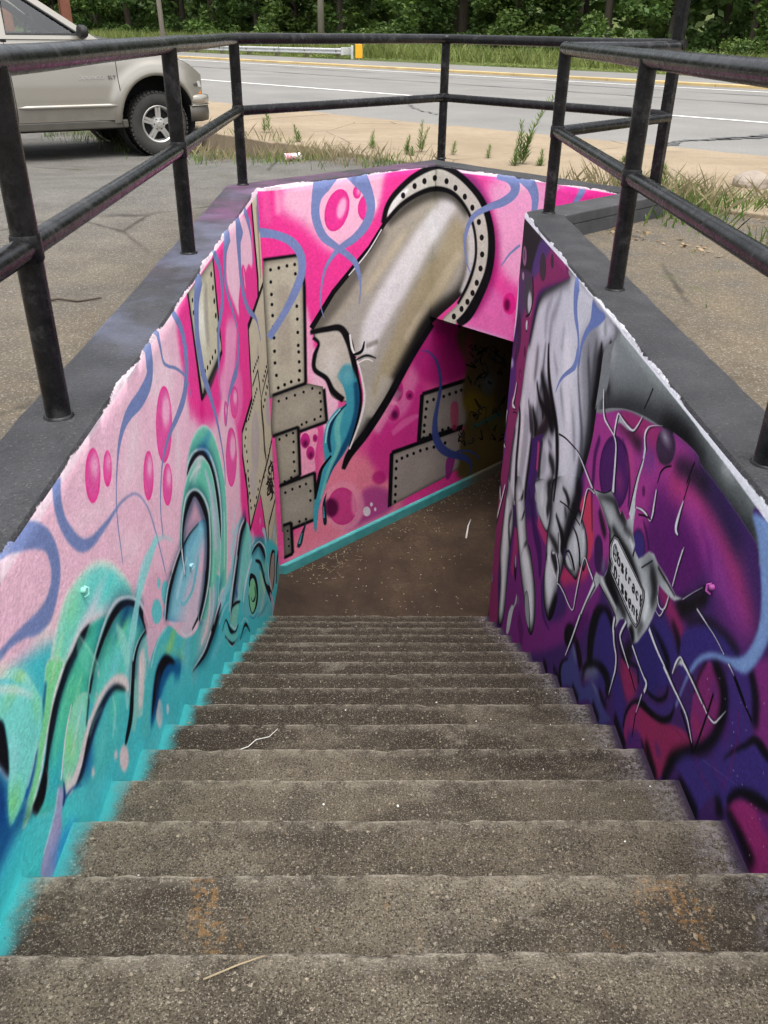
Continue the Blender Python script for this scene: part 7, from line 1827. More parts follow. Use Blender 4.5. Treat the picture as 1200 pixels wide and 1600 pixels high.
C -1 -1 -1 0 1 2321 -599 -52 21 -127 54 -99 61 -42 -2 -43 -3 -66 -16 -12 25 -74 -5 -26 32 -20 54 -24 9 -5 -55 -12 -43 -40 -22 20 16 -26 -18 10 -53 -14 34 -56 -2 -36 32 -48 53 -49 21 -50 -7 -104 7 -94 -4 -54 29 58 -51 53 -19 97 -20 -15 -37 -8 -39 18 -67 24 -60 61 -109 41 -42 52 14 86 2 43 -38 34 -71 13 48 50 -8 221 -16 115 -181 117 -229 4 15 -92 196 -57 156 -20 59 -48 17 -66 34 -29 63 18 59 37 71 -3 8 96 22 128 17
S 10 10 13 57.6 .68 2235 -588 13 -141 68 31 -105 40 41 -77 -1 64 -101 2 51|c
S 10 10 13 24 .64 2235 -588 8.5 -141 68 21 -105 40 27 -77 -1 43 -101 2 34|c
S 10 10 13 38.4 .4 2193 -584 20 -111 -13 29 -96 -22 30|c
S 10 10 13 16 .38 2193 -584 13 -111 -13 19 -96 -22 20|c
S 120 126 128 57.6 .32 1964 -574 42 -59 4 62|c
S 120 126 128 24 .3 1964 -574 28 -59 4 42|c
S 10 10 13 57.6 .68 1993 -607 63 -48 -95 54 -19 -74 118 -124 -19 66 -174 5 46|c
S 10 10 13 24 .64 1993 -607 42 -48 -95 36 -19 -74 79 -124 -19 44 -174 5 31|c
S 10 10 13 38.4 .72 1958 -586 25 -145 12 44 -109 8 44 -88 -12 47 -80 -4 33|c
S 10 10 13 16 .68 1958 -586 17 -145 12 30 -109 8 29 -88 -12 31 -80 -4 22|c
S 10 10 13 67.2 .68 1562 -516 11 -73 61 25 -36 -21 85 -44 -35 72 4 -73 37|c
S 10 10 13 28 .64 1562 -516 7.3 -73 61 16 -36 -21 57 -44 -35 48 4 -73 24|c
S 10 10 13 24 .76 1570 -792 68 -32 -21 89 -7 -22 50|c
S 10 10 13 10 .71 1570 -792 45 -32 -21 59 -7 -22 33|c
S 230 234 236 72 .28 1579 -595 62 -100 1 109 0 -85 81|c
S 230 234 236 30 .26 1579 -595 41 -100 1 72 0 -85 54|c
S 90 96 98 48 .28 2032 -886 22 -155 28 35 -110 3 38|c
S 90 96 98 20 .26 2032 -886 15 -155 28 23 -110 3 25|c
S 110 114 118 48 .32 1587 -495 22 -81 69 16|c
S 110 114 118 20 .3 1587 -495 15 -81 69 11|c
L 10 10 13 4 1 1421 -423 6.9 -100 5 8.9 -81 2 5.5
L 10 10 13 3 1 1570 -524 5.6 -92 91 5.3
L 10 10 13 3 1 1674 -543 14 -5 33 8.9
S 10 10 13 4 1 2008 -896 8 -127 16 9.6 -141 11 7.9
S 10 10 13 48 .64 1954 -813 40 -84 -1 90 -123 2 74|c
S 10 10 13 20 .6 1954 -813 27 -84 -1 60 -123 2 49|c
S 10 10 13 38.4 .44 1694 -491 22 56 4 36 74 -19 30|c
S 10 10 13 16 .41 1694 -491 15 56 4 24 74 -19 20|c
S 10 10 13 57.6 .48 1455 -678 37 31 -76 47|c
S 10 10 13 24 .45 1455 -678 25 31 -76 31|c
S 10 10 13 33.6 .4 1427 -423 18 -88 0 18|c
S 10 10 13 14 .38 1427 -423 12 -88 0 12|c
S 236 240 240 16 .8 1741 -503 24 -58 -7 15|c
S 236 240 240 24 .8 1490 -576 41 -43 -32 39 16 -76 22|c
S 232 236 236 14 .8 1994 -860 20 -113 9 24 -136 11 19|c
Q 10 10 13 4 1 1961 -661 -35 64 -63 23 -367 -2 -15 -23 5 -111 22 -42 64 -14 298 0 31 3 4 39 33 7 20 34
Q 226 229 230 2 1 1943 -653 -26 51 -48 18 -363 1 -14 -21 3 -108 18 -36 50 -10 295 4 30 2 0 38 37 8 19 32
Q 10 10 13 2 1 1936 -649 -22 45 -44 16 -359 2 -14 -22 2 -106 16 -30 43 -9 294 5 30 1 0 38 36 8 19 32
Q 224 227 228 2 1 1926 -644 -15 37 -38 14 -355 2 -14 -20 2 -105 12 -25 35 -7 294 7 28 -1 0 38 37 9 18 30
S 10 10 13 1 1 1887 -679 8.8 -4 51 5.8 -36 -48 11
L 10 10 13 1 1 1886 -661 5.9 -26 2 5.8
S 10 10 13 1 1 1842 -669 3.5 16 -13 5.9 35 10 10 11 26 8.8 -15 23 3.8 -29 -6 9.7 -14 -22 11
L 10 10 13 1 1 1826 -672 16 14 44 16
S 10 10 13 1 1 1833 -650 6 -17 7 12 -18 -13 16 9 -15 5.9 21 3 12
S 10 10 13 1 1 1750 -644 13 15 5 8.4 11 -8 16 -15 -6 14 -16 -6 16 11 -8 8.2 18 3 12
S 10 10 13 1 1 1719 -623 15 -11 -34 16 -8 -6 12 -8 3 6.3
L 10 10 13 1 1 1727 -638 9.1 -28 2 9
L 10 10 13 1 1 1664 -660 15 9 26 15
S 10 10 13 1 1 1670 -643 6.5 -8 10 5.6 -14 -1 10
S 10 10 13 1 1 1624 -634 5.7 -11 5 9.6 -13 -5 15 -7 -21 14
S 10 10 13 1 1 1598 -640 8.8 13 -1 5.6 8 -8 15 -13 -7 9.9 -12 6 5.1
S 10 10 13 1 1 1549 -631 12 14 5 5.8 10 -14 14 -19 -12 11 -10 6 4.9
S 10 10 13 1 1 1524 -611 14 -10 -32 14 -8 -6 11 -8 3 6
L 10 10 13 1 1 1531 -625 8.6 -25 2 8.5
L 10 10 13 1 1 1837 -745 17 16 41 17
S 10 10 13 1 1 1853 -704 11 -22 -1 15 -20 -16 17 7 -21 5.5 19 -3 8.7
L 10 10 13 1 1 1770 -740 16 10 26 16
L 10 10 13 1 1 1782 -706 16 2 4 16
S 10 10 13 1 1 1710 -713 13 15 4 8.7 11 -8 16 -16 -6 14 -16 -5 16 11 -8 8.5 17 3 12
S 10 10 13 1 1 1659 -710 13 14 4 8.6 11 -7 16 -16 -6 13 -15 -6 15 10 -7 8.3 17 3 12
S 10 10 13 1 1 1632 -716 9.3 -28 2 5 8 10 14 12 1 5 8 -13 15 -19 -13 12 -12 5 5.9
L 10 10 13 1 1 1577 -726 15 10 25 15
S 10 10 13 1 1 1584 -709 5.2 -9 9 7.6 -15 -4 15 -7 -20 15
S 10 10 13 1 1 1534 -684 14 -12 -32 15 -8 -5 11 -7 2 6.3
L 10 10 13 1 1 1541 -698 9 -26 2 8.9
P 176 182 188 4 1 2125 -245 -6 89 -85 6 -117 15 57 -21 123 -25
S 10 10 13 8 .75 2352 -142 18 -36 -72 26 -41 -31 23 -76 -3 13 -81 -2 16 -43 -21 23 -23 -53 32 -22 -75 35 -15 -53 48
S 222 224 232 2 1 2366 -145 12 -36 -73 17 -42 -30 15 -77 -4 8.8 -81 -2 10 -43 -20 15 -23 -53 21 -22 -76 23 -16 -54 31
S 10 10 13 8 .75 2118 -250 21 3 43 23 -6 42 24 -14 19 10 -63 0 14 -83 4 16 -55 14 13 -37 38 13 -35 49 6.3
S 222 224 232 2 1 2130 -254 14 3 44 15 -6 42 16 -15 19 6.6 -63 0 8.9 -83 5 11 -56 14 8.8 -37 37 8.5 -35 50 4.1
S 10 10 13 2 1 1780 89 9.4 25 -48 8.7 29 -53 7.3
S 10 10 13 8 .75 1739 -135 27 25 34 20 4 25 21 -26 33 8.8 -60 32 4.8 -67 28 1.9
S 222 224 232 2 1 1748 -137 18 26 33 13 4 25 14 -27 34 5.8 -60 32 3.1 -67 28 1.3
S 206 212 216 2 1 1752 -131 17 -1 -54 17 17 -64 21 7 -76 29 -7 -58 45 8 -48 44
S 10 10 13 2 1 1753 -171 4.9 27 -84 8.9 14 -88 12 8 -80 10
S 10 10 13 2 1 1481 -65 5.8 51 -31 6.7 31 -36 8.8 9 -45 7.1
S 10 10 13 8 .75 1563 -197 11 -4 -58 19 -4 -37 20 11 -33 6.5 48 -1 14 55 -12 12 56 -23 7.3
S 222 224 232 2 1 1572 -200 7.1 -5 -58 12 -3 -38 13 11 -33 4.2 48 0 8.9 55 -12 7.7 57 -23 4.8
S 10 10 13 2 1 1697 -373 5.8 -68 33 6.7 -63 21 3.9
S 10 10 13 2 1 1317 -23 6.6 14 -89 6.7
S 10 10 13 8 .75 1324 -110 6.1 10 -44 18 5 -53 29 -8 -18 27 -21 -3 8.3
S 222 224 232 2 1 1331 -112 4 10 -44 12 6 -53 19 -8 -19 17 -22 -3 5.4
S 10 10 13 2 1 1308 35 6.7 11 -27 7.1 17 -62 6.2
S 10 10 13 2 1 3045 -662 9.2 -143 43 8.5 -173 36 8.4 -109 19 7.9
S 10 10 13 8 .75 2661 -571 6.3 -109 3 14 -144 -12 21 -111 -11 25
S 222 224 232 2 1 2678 -576 4.1 -110 3 9.5 -145 -12 14 -113 -11 17
S 10 10 13 8 .75 2410 -830 13 -13 75 17 -12 87 19 -30 49 9.5 -52 18 11 -43 6 8.1
S 222 224 232 2 1 2426 -836 8.8 -14 75 11 -12 88 13 -31 48 6.2 -52 19 7.1 -43 6 5.3
S 10 10 13 2 1 2269 -577 4.4 -133 57 4.9 -90 63 5.1
S 10 10 13 8 .75 1738 -875 28 -6 -53 32 -38 -28 27 -46 -36 24 -20 -48 20 0 -65 13
S 222 224 232 2 1 1749 -880 18 -6 -54 21 -39 -28 17 -46 -36 16 -19 -49 13 -1 -64 8.3
S 10 10 13 8 .75 1725 -929 32 -33 -42 24 -46 -27 22 -20 -47 20 7 -66 15 13 -91 6.8
S 222 224 232 2 1 1736 -935 21 -33 -42 16 -47 -27 15 -20 -47 13 7 -66 9.6 14 -92 4.4
S 10 10 13 2 1 1658 -1196 7.3 23 -64 5.2
S 10 10 13 8 .75 1605 -795 20 35 -78 23 -5 -29 23 -68 -17 17 -80 -13 9.2
S 222 224 232 2 1 1615 -800 13 35 -79 15 -5 -29 15 -68 -16 11 -81 -13 6
S 10 10 13 2 1 1499 -936 11 -53 -10 11 -52 -13 8.9
S 10 10 13 8 .75 1502 -829 19 -78 -10 15 -78 -5 14 -40 -1 25 3 -44 22
S 222 224 232 2 1 1511 -834 12 -78 -10 9.9 -79 -5 9.4 -40 -1 17 4 -44 14
S 10 10 13 8 .75 1325 -911 11 18 -110 5.3
S 222 224 232 2 1 1333 -916 7.3 18 -111 3.5
S 10 10 13 2 1 1352 -1022 10 -13 -111 7.6
S 10 10 13 8 .75 1382 -659 29 -111 -13 20 -143 4 13
S 222 224 232 2 1 1390 -663 19 -112 -13 13 -143 4 8.4
S 10 10 13 8 .75 1199 -675 23 -100 0 18 -85 1 14 -62 -5 15 -66 -38 6.6
S 222 224 232 2 1 1209 -680 15 -101 -1 12 -85 2 9.2 -62 -5 9.9 -66 -38 4.3
S 10 10 13 2 1 1016 -696 12 -78 -18 12 -66 -25 14
S 10 10 13 2 1 846 -479 9.5 8 -125 9.5 13 -119 8.8
S 10 10 13 8 .75 1056 -555 13 -96 7 13 -115 -9 9.8
S 222 224 232 2 1 1066 -560 8.6 -97 7 8.3 -116 -9 6.4
S 10 10 13 8 .75 835 -558 11 -42 15 10 -21 37 7.7 -22 48 2.8
S 222 224 232 2 1 843 -562 7.1 -42 14 6.7 -22 38 5 -22 48 1.8
P 200 206 206 4 1 1130 -646 -7 47 -20 41 -34 -1 11 -13 24 -16
S 10 10 13 8 .75 1125 -645 9.5 -8 51 16 -21 41 10 -34 1 18 -46 0 16 -128 -5 9.7
S 222 224 232 2 1 1132 -648 6.2 -8 51 11 -21 41 6.7 -34 0 12 -46 1 10 -129 -6 6.3
S 10 10 13 8 .75 1064 -339 10 -50 4 9.6 -46 2 6.1 -56 4 6.3 -71 -4 5.9
S 222 224 232 2 1 1071 -342 6.7 -51 4 6.3 -47 3 4 -56 4 4.1 -71 -4 3.8
S 10 10 13 8 .75 805 -336 9.5 -48 -5 3.5
S 222 224 232 2 1 810 -339 6.2 -48 -4 2.3
S 10 10 13 2 1 765 -341 6.8 -44 -9 7.4 -48 -14 6.8
S 10 10 13 2 1 766 -346 8.3 -70 -17 8.7 -72 -11 8.3
S 10 10 13 8 .75 1251 -246 11 10 -65 12 8 -88 10
S 222 224 232 2 1 1258 -249 7.1 10 -65 7.9 8 -88 6.6
S 10 10 13 8 .75 1246 -233 6 14 -75 11
S 222 224 232 2 1 1253 -236 3.9 14 -75 7
S 10 10 13 2 1 1040 -235 5.7 66 -73 4.5 67 -73 3.3
S 222 224 232 2 1 1180 -386 3.4 -61 69 2.5 -55 58 1.7
S 10 10 13 8 .75 1279 -447 10 9 -50 13 24 -26 10 35 -5 11 22 20 9.1
S 222 224 232 2 1 1287 -450 6.7 9 -51 8.4 23 -26 6.6 35 -4 7.3 23 20 5.9
S 10 10 13 8 .75 1360 -562 5.2 -43 7 7.8 -20 40 9.5
S 222 224 232 2 1 1368 -566 3.4 -43 8 5.1 -21 39 6.2
S 10 10 13 8 .75 2666 -1352 7.5 -49 26 12 -104 23 16 -113 10 15 -82 28 11 -10 83 22 -14 121 21 -33 131 11 -88 3 18 -85 -5 21
S 222 224 232 2 1 2685 -1361 4.9 -50 26 7.7 -105 23 11 -114 10 9.7 -82 29 7.2 -11 84 14 -14 120 13 -34 132 7 -89 4 12 -85 -5 14
S 10 10 13 8 .75 2060 -933 30 86 -171 20 77 -184 20 44 -127 17
S 222 224 232 2 1 2073 -939 20 87 -172 13 78 -186 13 44 -127 11
S 10 10 13 8 .75 2194 -1201 22 63 -179 22 69 -172 10
S 222 224 232 2 1 2208 -1209 14 64 -180 14 70 -173 6.8
S 10 10 13 8 .75 2255 -589 8.7 103 -31 6.8 31 -47 19 7 -74 20 16 -87 17
S 222 224 232 2 1 2268 -594 5.7 105 -32 4.4 31 -46 13 6 -75 13 17 -87 11
S 10 10 13 2 1 2849 -954 6.8 -188 65 7.9 -242 42 7.7
S 10 10 13 8 .75 2769 -1225 17 -58 -17 26 -39 -34 29 -6 -68 24
S 222 224 232 2 1 2787 -1234 11 -58 -17 17 -39 -34 19 -6 -68 16
S 10 10 13 8 .75 4346 -879 24 37 -111 43 42 -77 58 -114 16 14
S 222 224 232 2 1 4379 -889 16 38 -111 28 43 -78 38 -116 16 8.9
S 10 10 13 2 1 4416 -1127 7.1 -85 43 8.3 -96 20 7.6
S 10 10 13 8 .75 4604 -1189 29 37 -151 42 84 -115 74 -176 -4 19
S 222 224 232 2 1 4641 -1201 19 38 -152 28 85 -116 49 -179 -4 13
S 10 10 13 8 .75 4814 -1754 49 -177 -56 60 -93 -81 47
S 222 224 232 2 1 4855 -1771 32 -179 -56 39 -93 -81 31
S 10 10 13 8 .75 4412 -1689 35 121 -226 42 230 -409 36 81 32 40
S 222 224 232 2 1 4448 -1704 23 123 -228 28 235 -413 24 81 32 26
S 10 10 13 8 .75 4674 -1470 50 -11 -192 40
S 222 224 232 2 1 4712 -1484 33 -11 -193 27
P 220 214 228 0 1 415 -597 0 -2 2 -2 1 2 -2 2
P 220 214 228 0 1 876 -489 1 -3 3 -2 1 2 -3 2
P 220 214 228 0 1 491 -545 1 -3 2 -2 1 2 -2 2
P 220 214 228 0 1 635 -415 0 -3 3 -1 0 1 -2 2
P 220 214 228 0 1 579 -556 1 -3 2 -2 1 2 -2 2
P 220 214 228 0 1 695 -376 1 -2 2 -2 1 1 -2 3
P 220 214 228 0 1 679 -516 1 -3 3 -2 1 2 -2 2
P 220 214 228 0 1 457 -682 0 -3 2 -2 1 2 -1 3
P 220 214 228 0 1 509 -439 0 -3 2 -1 1 1 -1 3
P 220 214 228 0 1 707 -459 1 -2 2 -2 1 1 -2 3
P 220 214 228 0 1 898 -469 1 -3 3 -2 1 2 -2 3
P 220 214 228 0 1 688 -475 1 -2 3 -2 1 2 -2 2
P 220 214 228 0 1 568 -746 1 -3 2 -2 1 1 -2 4
P 220 214 228 0 1 612 -560 0 -3 3 -1 1 1 -2 3
P 220 214 228 0 1 833 -410 1 -3 2 -1 1 1 -2 3
P 220 214 228 0 1 776 -435 0 -2 3 -2 1 1 -2 3
P 220 214 228 0 1 508 -750 0 -2 3 -2 0 1 -1 3
P 220 214 228 0 1 664 -362 0 -2 3 -2 1 1 -2 3
P 220 214 228 0 1 463 -554 1 -2 2 -2 1 1 -2 3
P 220 214 228 0 1 475 -643 1 -2 2 -2 0 1 -1 3
P 220 214 228 0 1 496 -587 0 -3 3 -1 0 1 -1 3
P 220 214 228 0 1 553 -793 0 -3 3 -2 1 1 -2 3
P 220 214 228 0 1 594 -285 0 -3 3 -1 0 1 -1 3
P 220 214 228 0 1 516 -559 0 -3 2 -2 1 2 -1 2
P 220 214 228 0 1 637 -566 0 -2 3 -2 1 1 -2 3
P 220 214 228 0 1 531 -725 1 -2 2 -3 1 2 -2 3
P 214 216 224 3 1 0 128 1200 2 300 7 1500 5 3000 2 0 356 -6000 0
S 120 140 196 3 1 3027 134 87 27 -35 105 -11 -66 82 -45 -58 57 -72 -48 36 -46 -55 34 -7 -64 49 10 34 42 8 -60 52 58 -53 31 122 -73 24 87 -64 23 53 -63 16 20 -35 7.7
P 112 132 190 4 1 2734 129 -101 -1 -137 3 68 -58 126 -66 78 -65 43 -66 2 -75 28 -10 6 92 -44 84 -72 76'''

def read_ops(txt):
    for line in txt.strip().split('\n'):
        parts = line.split('|')
        q = parts[0].split()
        kind, v = q[0], [float(x) for x in q[6:]]
        st = 3 if kind in 'SL' else 2
        x = y = 0.0
        for i in range(0, len(v), st):
            x += v[i]; y += v[i + 1]; v[i], v[i + 1] = x, y
        ex = {}
        for e in parts[1:]:
            r = e.split()
            if r[0] == 'e': ex.setdefault('e', []).append((tuple(float(z) for z in r[1:4]), float(r[4]), float(r[5])))
            elif r[0] == 'g': ex.setdefault('g', []).append((float(r[1]), float(r[2]), float(r[3]), float(r[4]), tuple(float(z) for z in r[5:8]), float(r[8])))
            elif r[0] == 'v': ex['v'] = (float(r[1]), float(r[2]))
            else: ex['c'] = 1
        yield kind, [float(z) for z in q[1:4]], float(q[4]), float(q[5]), v, ex

def paint_murals():
    out = {}
    for k, res in (('left', 0.003), ('far', 0.0035), ('lintel', 0.003), ('right', 0.0025)):
        cv = Canvas(CANV[k], res).run(read_ops(MURAL[k]))
        a = cv.a
        rng = np.random.default_rng(4)
        n = rng.random((a.shape[0] // 3 + 1, a.shape[1] // 3 + 1), dtype=np.float32)
        n = np.repeat(np.repeat(n, 3, 0), 3, 1)[:a.shape[0], :a.shape[1]]
        n = _box(n, 1) - 0.5
        a = np.clip(a * (1 + 0.10 * n[..., None]), 0, 1)          # spray grain
        im = bpy.data.images.new('mural_' + k, cv.w, cv.h, float_buffer=False)
        px = np.ones((cv.h, cv.w, 4), np.float32); px[..., :3] = a
        im.pixels.foreach_set(px.ravel()); im.update(); im.pack()
        out[k] = im
    return out

# ------------------------------------------------------------------ walls placed
def xy(p): return (p.x, p.y)
CANV = {}     # canvas rectangles in metres: s0, s1, t0, t1
CANV['left'] = (0.30, PA.y, ZF, ZT + 0.06)
CANV['far'] = (0.0, 5.2, ZF, ZT + 0.06)
CANV['lintel'] = (0.0, LBC, ZC, ZT + 0.06)
CANV['right'] = (0.30, PD.y, ZF, ZT + 0.06)
IMG = paint_murals()

def two(nm, img, over=None): return mat_mural(nm + ' mural paint', img)[0], mat_coping(nm + ' coping paint', img, over)
pinkdust = [((0.30, 0.09, 0.26), (2.6, 4.6), 0.35, 2.2), ((0.22, 0.24, 0.36), (1.5, 2.4), 0.35, 3.0)]
left_wall = wall('stairwell_wall', 'pink and turquoise painted wall on the left side of the stairs', 
    [([xy(INN['s0']), xy(INN['a']), xy(OUT['a']), xy(OUT['s0'])], ZF - .05, CB)], CANV['left'], lambda c: c.y,
    lambda n: n.x > 0.9, two('left', IMG['left'], pinkdust), (INN['s0'], INN['a'], OUT['s0'], OUT['a']))
far_wall = wall('stairwell_wall', 'far pink wall with the painted grey pipe, running into the tunnel',
    [([xy(INN['a']), xy(UV(12, 0)), xy(UV(12, -CW)), xy(OUT['a'])], ZF - .05, ZC), ([xy(INN['a']), xy(INN['b']), xy(OUT['b']), xy(OUT['a'])], ZC, CB)],
    CANV['far'], lambda c: (Vector((c.x, c.y, 0)) - PA).dot(DU), lambda n: n.dot(DV) > 0.9, two('far', IMG['far'], pinkdust[:1]),
    (INN['a'], INN['b'], OUT['a'], OUT['b']))
lintel = wall('stairwell_wall', 'short pink wall above the tunnel mouth with the pipe flange',
    [([xy(INN['b']), xy(INN['c']), xy(OUT['c']), xy(OUT['b'])], ZC, CB)], CANV['lintel'], lambda c: (Vector((c.x, c.y, 0)) - PA).dot(DV),
    lambda n: n.dot(DU) < -0.9, two('lintel', IMG['lintel']), (INN['b'], INN['c'], OUT['b'], OUT['c']))
right_wall = wall('stairwell_wall', 'purple painted wall with the grey hand on the right side of the stairs',
    [([xy(INN['d']), xy(INN['s1']), xy(OUT['s1']), xy(OUT['d'])], ZF - .05, CB)], CANV['right'], lambda c: c.y,
    lambda n: n.x < -0.9, two('right', IMG['right']), (INN['s1'], INN['d'], OUT['s1'], OUT['d']))
ret_prisms = [([xy(INN['d']), xy(INN['c']), xy(OUT['c']), xy(OUT['d'])], ZC, CB),
              ([xy(INN['d']), xy(UV(12, LBC)), xy(UV(12, LBC + CW)), xy(OUT['d'])], ZF - .05, ZC)]
rw = MB()
for poly, z0, z1 in ret_prisms: rw.prism(poly, z0, z1)
rw_me = rw.mesh('stairwell_wall', [PURPLE, DARKPAINT])
for p in rw_me.polygons: p.material_index = 0 if p.normal.dot(DV) < -0.9 else 1
rwo = link('stairwell_wall', rw_me); tag(rwo, 'short dark grey return wall behind the right rail corner', 'wall')
cp = MB()
cp.prism([xy(INN['d']), xy(INN['c']), xy(OUT['c']), xy(OUT['d'])], CB, ZT - 0.001)
t_ = mat_darkpaint()
cp.build('coping', t_, rwo, bevel=0.008)
# skirting along the foot of the far wall
TEAL = NT('teal skirting paint')
_p = TEAL.pos()
_c = TEAL.mix(TEAL.ramp(TEAL.noise(_p, 7, 5), [(0.3, 0), (0.7, 1)]), (0.035, 0.26, 0.275), (0.08, 0.38, 0.385))
_u = TEAL.math('ADD', TEAL.math('MULTIPLY', TEAL.xyz(_p)[0], 0.72867), TEAL.math('MULTIPLY', TEAL.math('SUBTRACT', TEAL.xyz(_p)[1], 5.46133), 0.68486))
_c = TEAL.mix(TEAL.mrange(TEAL.math('ADD', _u, TEAL.math('MULTIPLY', TEAL.noise(_p, 4, 3), 0.4)), 2.5, 3.0), _c, (0.15, 0.13, 0.09))
TEALM = TEAL.fin(_c, 0.6, TEAL.bump(TEAL.noise(_p, 50, 4), 0.4, 0.006))
sk = MB()
sk.prism([xy(UV(0.0, 0)), xy(UV(0.04, 0.045)), xy(UV(11.9, 0.045)), xy(UV(11.9, 0))], ZF - 0.01, ZF + 0.10)
sk.build('skirting', TEALM, far_wall, bevel=0.012)

# ------------------------------------------------------------------ railing
def mat_rail():
    t = NT('brushed black railing paint')
    o = t.obj()
    a = t.noise(t.scale(o, (5, 5, 5)), 3.0, 5, 0.7); b = t.noise(o, 26, 4, 0.65); s_ = t.noise(o, 9, 4, 0.7)
    c = t.mix(t.ramp(a, [(0.42, 0), (0.62, 1)]), (0.006, 0.006, 0.0065), (0.014, 0.0135, 0.0145))
    nz = t.xyz(t.n('ShaderNodeNewGeometry').outputs['Normal'])[2]
    wear = t.math('MULTIPLY', t.mrange(s_, 0.50, 0.66), t.mrange(b, 0.35, 0.6))
    c = t.mix(t.math('MULTIPLY', wear, 0.42), c, (0.075, 0.072, 0.072))
    rg = t.ramp(b, [(0.3, 0.18), (0.7, 0.36)])
    return t.fin(c, rg, t.bump(t.math('ADD', b, t.math('MULTIPLY', s_, 1.5)), 0.07, 0.006), spec=0.28)
RAILM = mat_rail()
RP = 0.0365
ZR, ZM = ZT + 0.93, ZT + 0.488
def make_railing():
    root = empty('pipe_railing', (-0.118, 1.34, ZT))
    tag(root, 'black painted pipe railing standing on the copings round the stairwell', 'railing')
    off = root.location
    L0 = Vector((-0.118, -0.75, 0)); L1 = Vector((-0.115, 1.339, 0)); L2 = Vector((-0.117, 3.432, 0)); L3 = Vector((-0.122, 5.597, 0))
    B = Vector((1.444, 7.16, 0)); D = Vector((1.945, 4.62, 0)); R2 = Vector((1.913, 2.809, 0)); R3 = Vector((1.885, 1.048, 0)); R4 = Vector((1.865, -0.72, 0))
    E = Vector((2.955, 5.70, 0))
    def loc(p, z): return Vector((p.x, p.y, z)) - off
    def piece(name, pts, r, seg=20):
        m = MB(); m.tube(pts, r, seg)
        return m.build(name, RAILM, root, smooth=True, auto=R(50))
    for p in (L1, L2, L3, B, D, R2, R3, L0, R4):
        o = piece('post', [loc(p, ZT - 0.03), loc(p, ZR - 0.012)], RP)
        fl = MB(); fl.lathe([(0.001, 0.010), (RP + 0.003, 0.008), (RP + 0.007, 0.004), (RP + 0.009, -0.004)], 20, c=tuple(loc(p, ZT)))
        fl.build('flange', RAILM, o, smooth=True, auto=R(40))
    # the corner post on the street side runs up higher as a plain square upright
    m = MB()
    m.box(loc(E, ZT + 1.25), (0.026, 0.018, 1.27), Matrix.Rotation(R(43), 3, 'Z'))
    m.box(loc(E, ZT + 1.25) + Vector((-0.03, 0.028, 0)), (0.010, 0.024, 1.27), Matrix.Rotation(R(43), 3, 'Z'))
    m.build('post', RAILM, root, bevel=0.004)
    def run(name, pts, z, r):
        out = []
        for i, p in enumerate(pts):
            if 0 < i < len(pts) - 1:
                a = (pts[i - 1] - p).normalized(); b = (pts[i + 1] - p).normalized()
                rr = 0.055
                out += [loc(p + a * rr, z), loc(p + (a + b) * rr * 0.26, z), loc(p + b * rr, z)]
            else: out.append(loc(p, z))
        # fine points so that a slightly uneven pipe can be drawn
        fine = []
        for i in range(len(out) - 1):
            a, b = out[i], out[i + 1]
            n = max(1, int((b - a).length / 0.12))
            for k in range(n): fine.append(a.lerp(b, k / n))
        fine.append(out[-1])
        fine = [q + Vector((0, 0, 0.0025 * mnoise.noise(q * 1.7))) for q in fine]
        piece(name, fine, r)
    EE = E + (E - B).normalized() * 0.04
    run('top_rail', [L0, L3], ZR, RP); 
    run('top_rail', [L3, B, EE], ZR + 0.002, RP * 0.97)
    run('top_rail', [R4, D], ZR - 0.012, RP); run('top_rail', [D, E], ZR - 0.012, RP * 0.97)
    for p, z in ((L3, ZR), (D, ZR - .012)):
        s_ = MB(); s_.lathe([(0.0005, RP * 1.04)] + [(RP * 1.04 * math.sin(a), RP * 1.04 * math.cos(a)) for a in [i * math.pi / 10 for i in range(1, 10)]] + [(0.0005, -RP * 1.04)], 20, c=tuple(loc(p, z)))
        s_.build('elbow', RAILM, root, smooth=True)
    for a, b in ((L0, L1), (L1, L2), (L2, L3), (L3, B), (B, E), (D, R2), (R2, R3), (R3, R4), (D, E)):
        dirn = (b - a).normalized() * (RP * 0.6)
        zz = ZM - (0.015 if a in (D, R2, R3) else 0) 
        piece('mid_rail', [loc(a + dirn * 0, zz), loc(b - dirn * 0, zz)], RP * 0.9)
        for pt in (a, b):
            pass
    # weld collars where the middle rail meets the posts
    for p in (L1, L2, L3, B, D, R2, R3):
        s_ = MB(); s_.lathe([(RP + 0.001, -0.036), (RP + 0.005, -0.028), (RP + 0.005, 0.028), (RP + 0.001, 0.036)], 20, c=tuple(loc(p, ZM - (.015 if p in (D, R2, R3) else 0))))
        s_.build('weld_collar', RAILM, root, smooth=True)
make_railing()

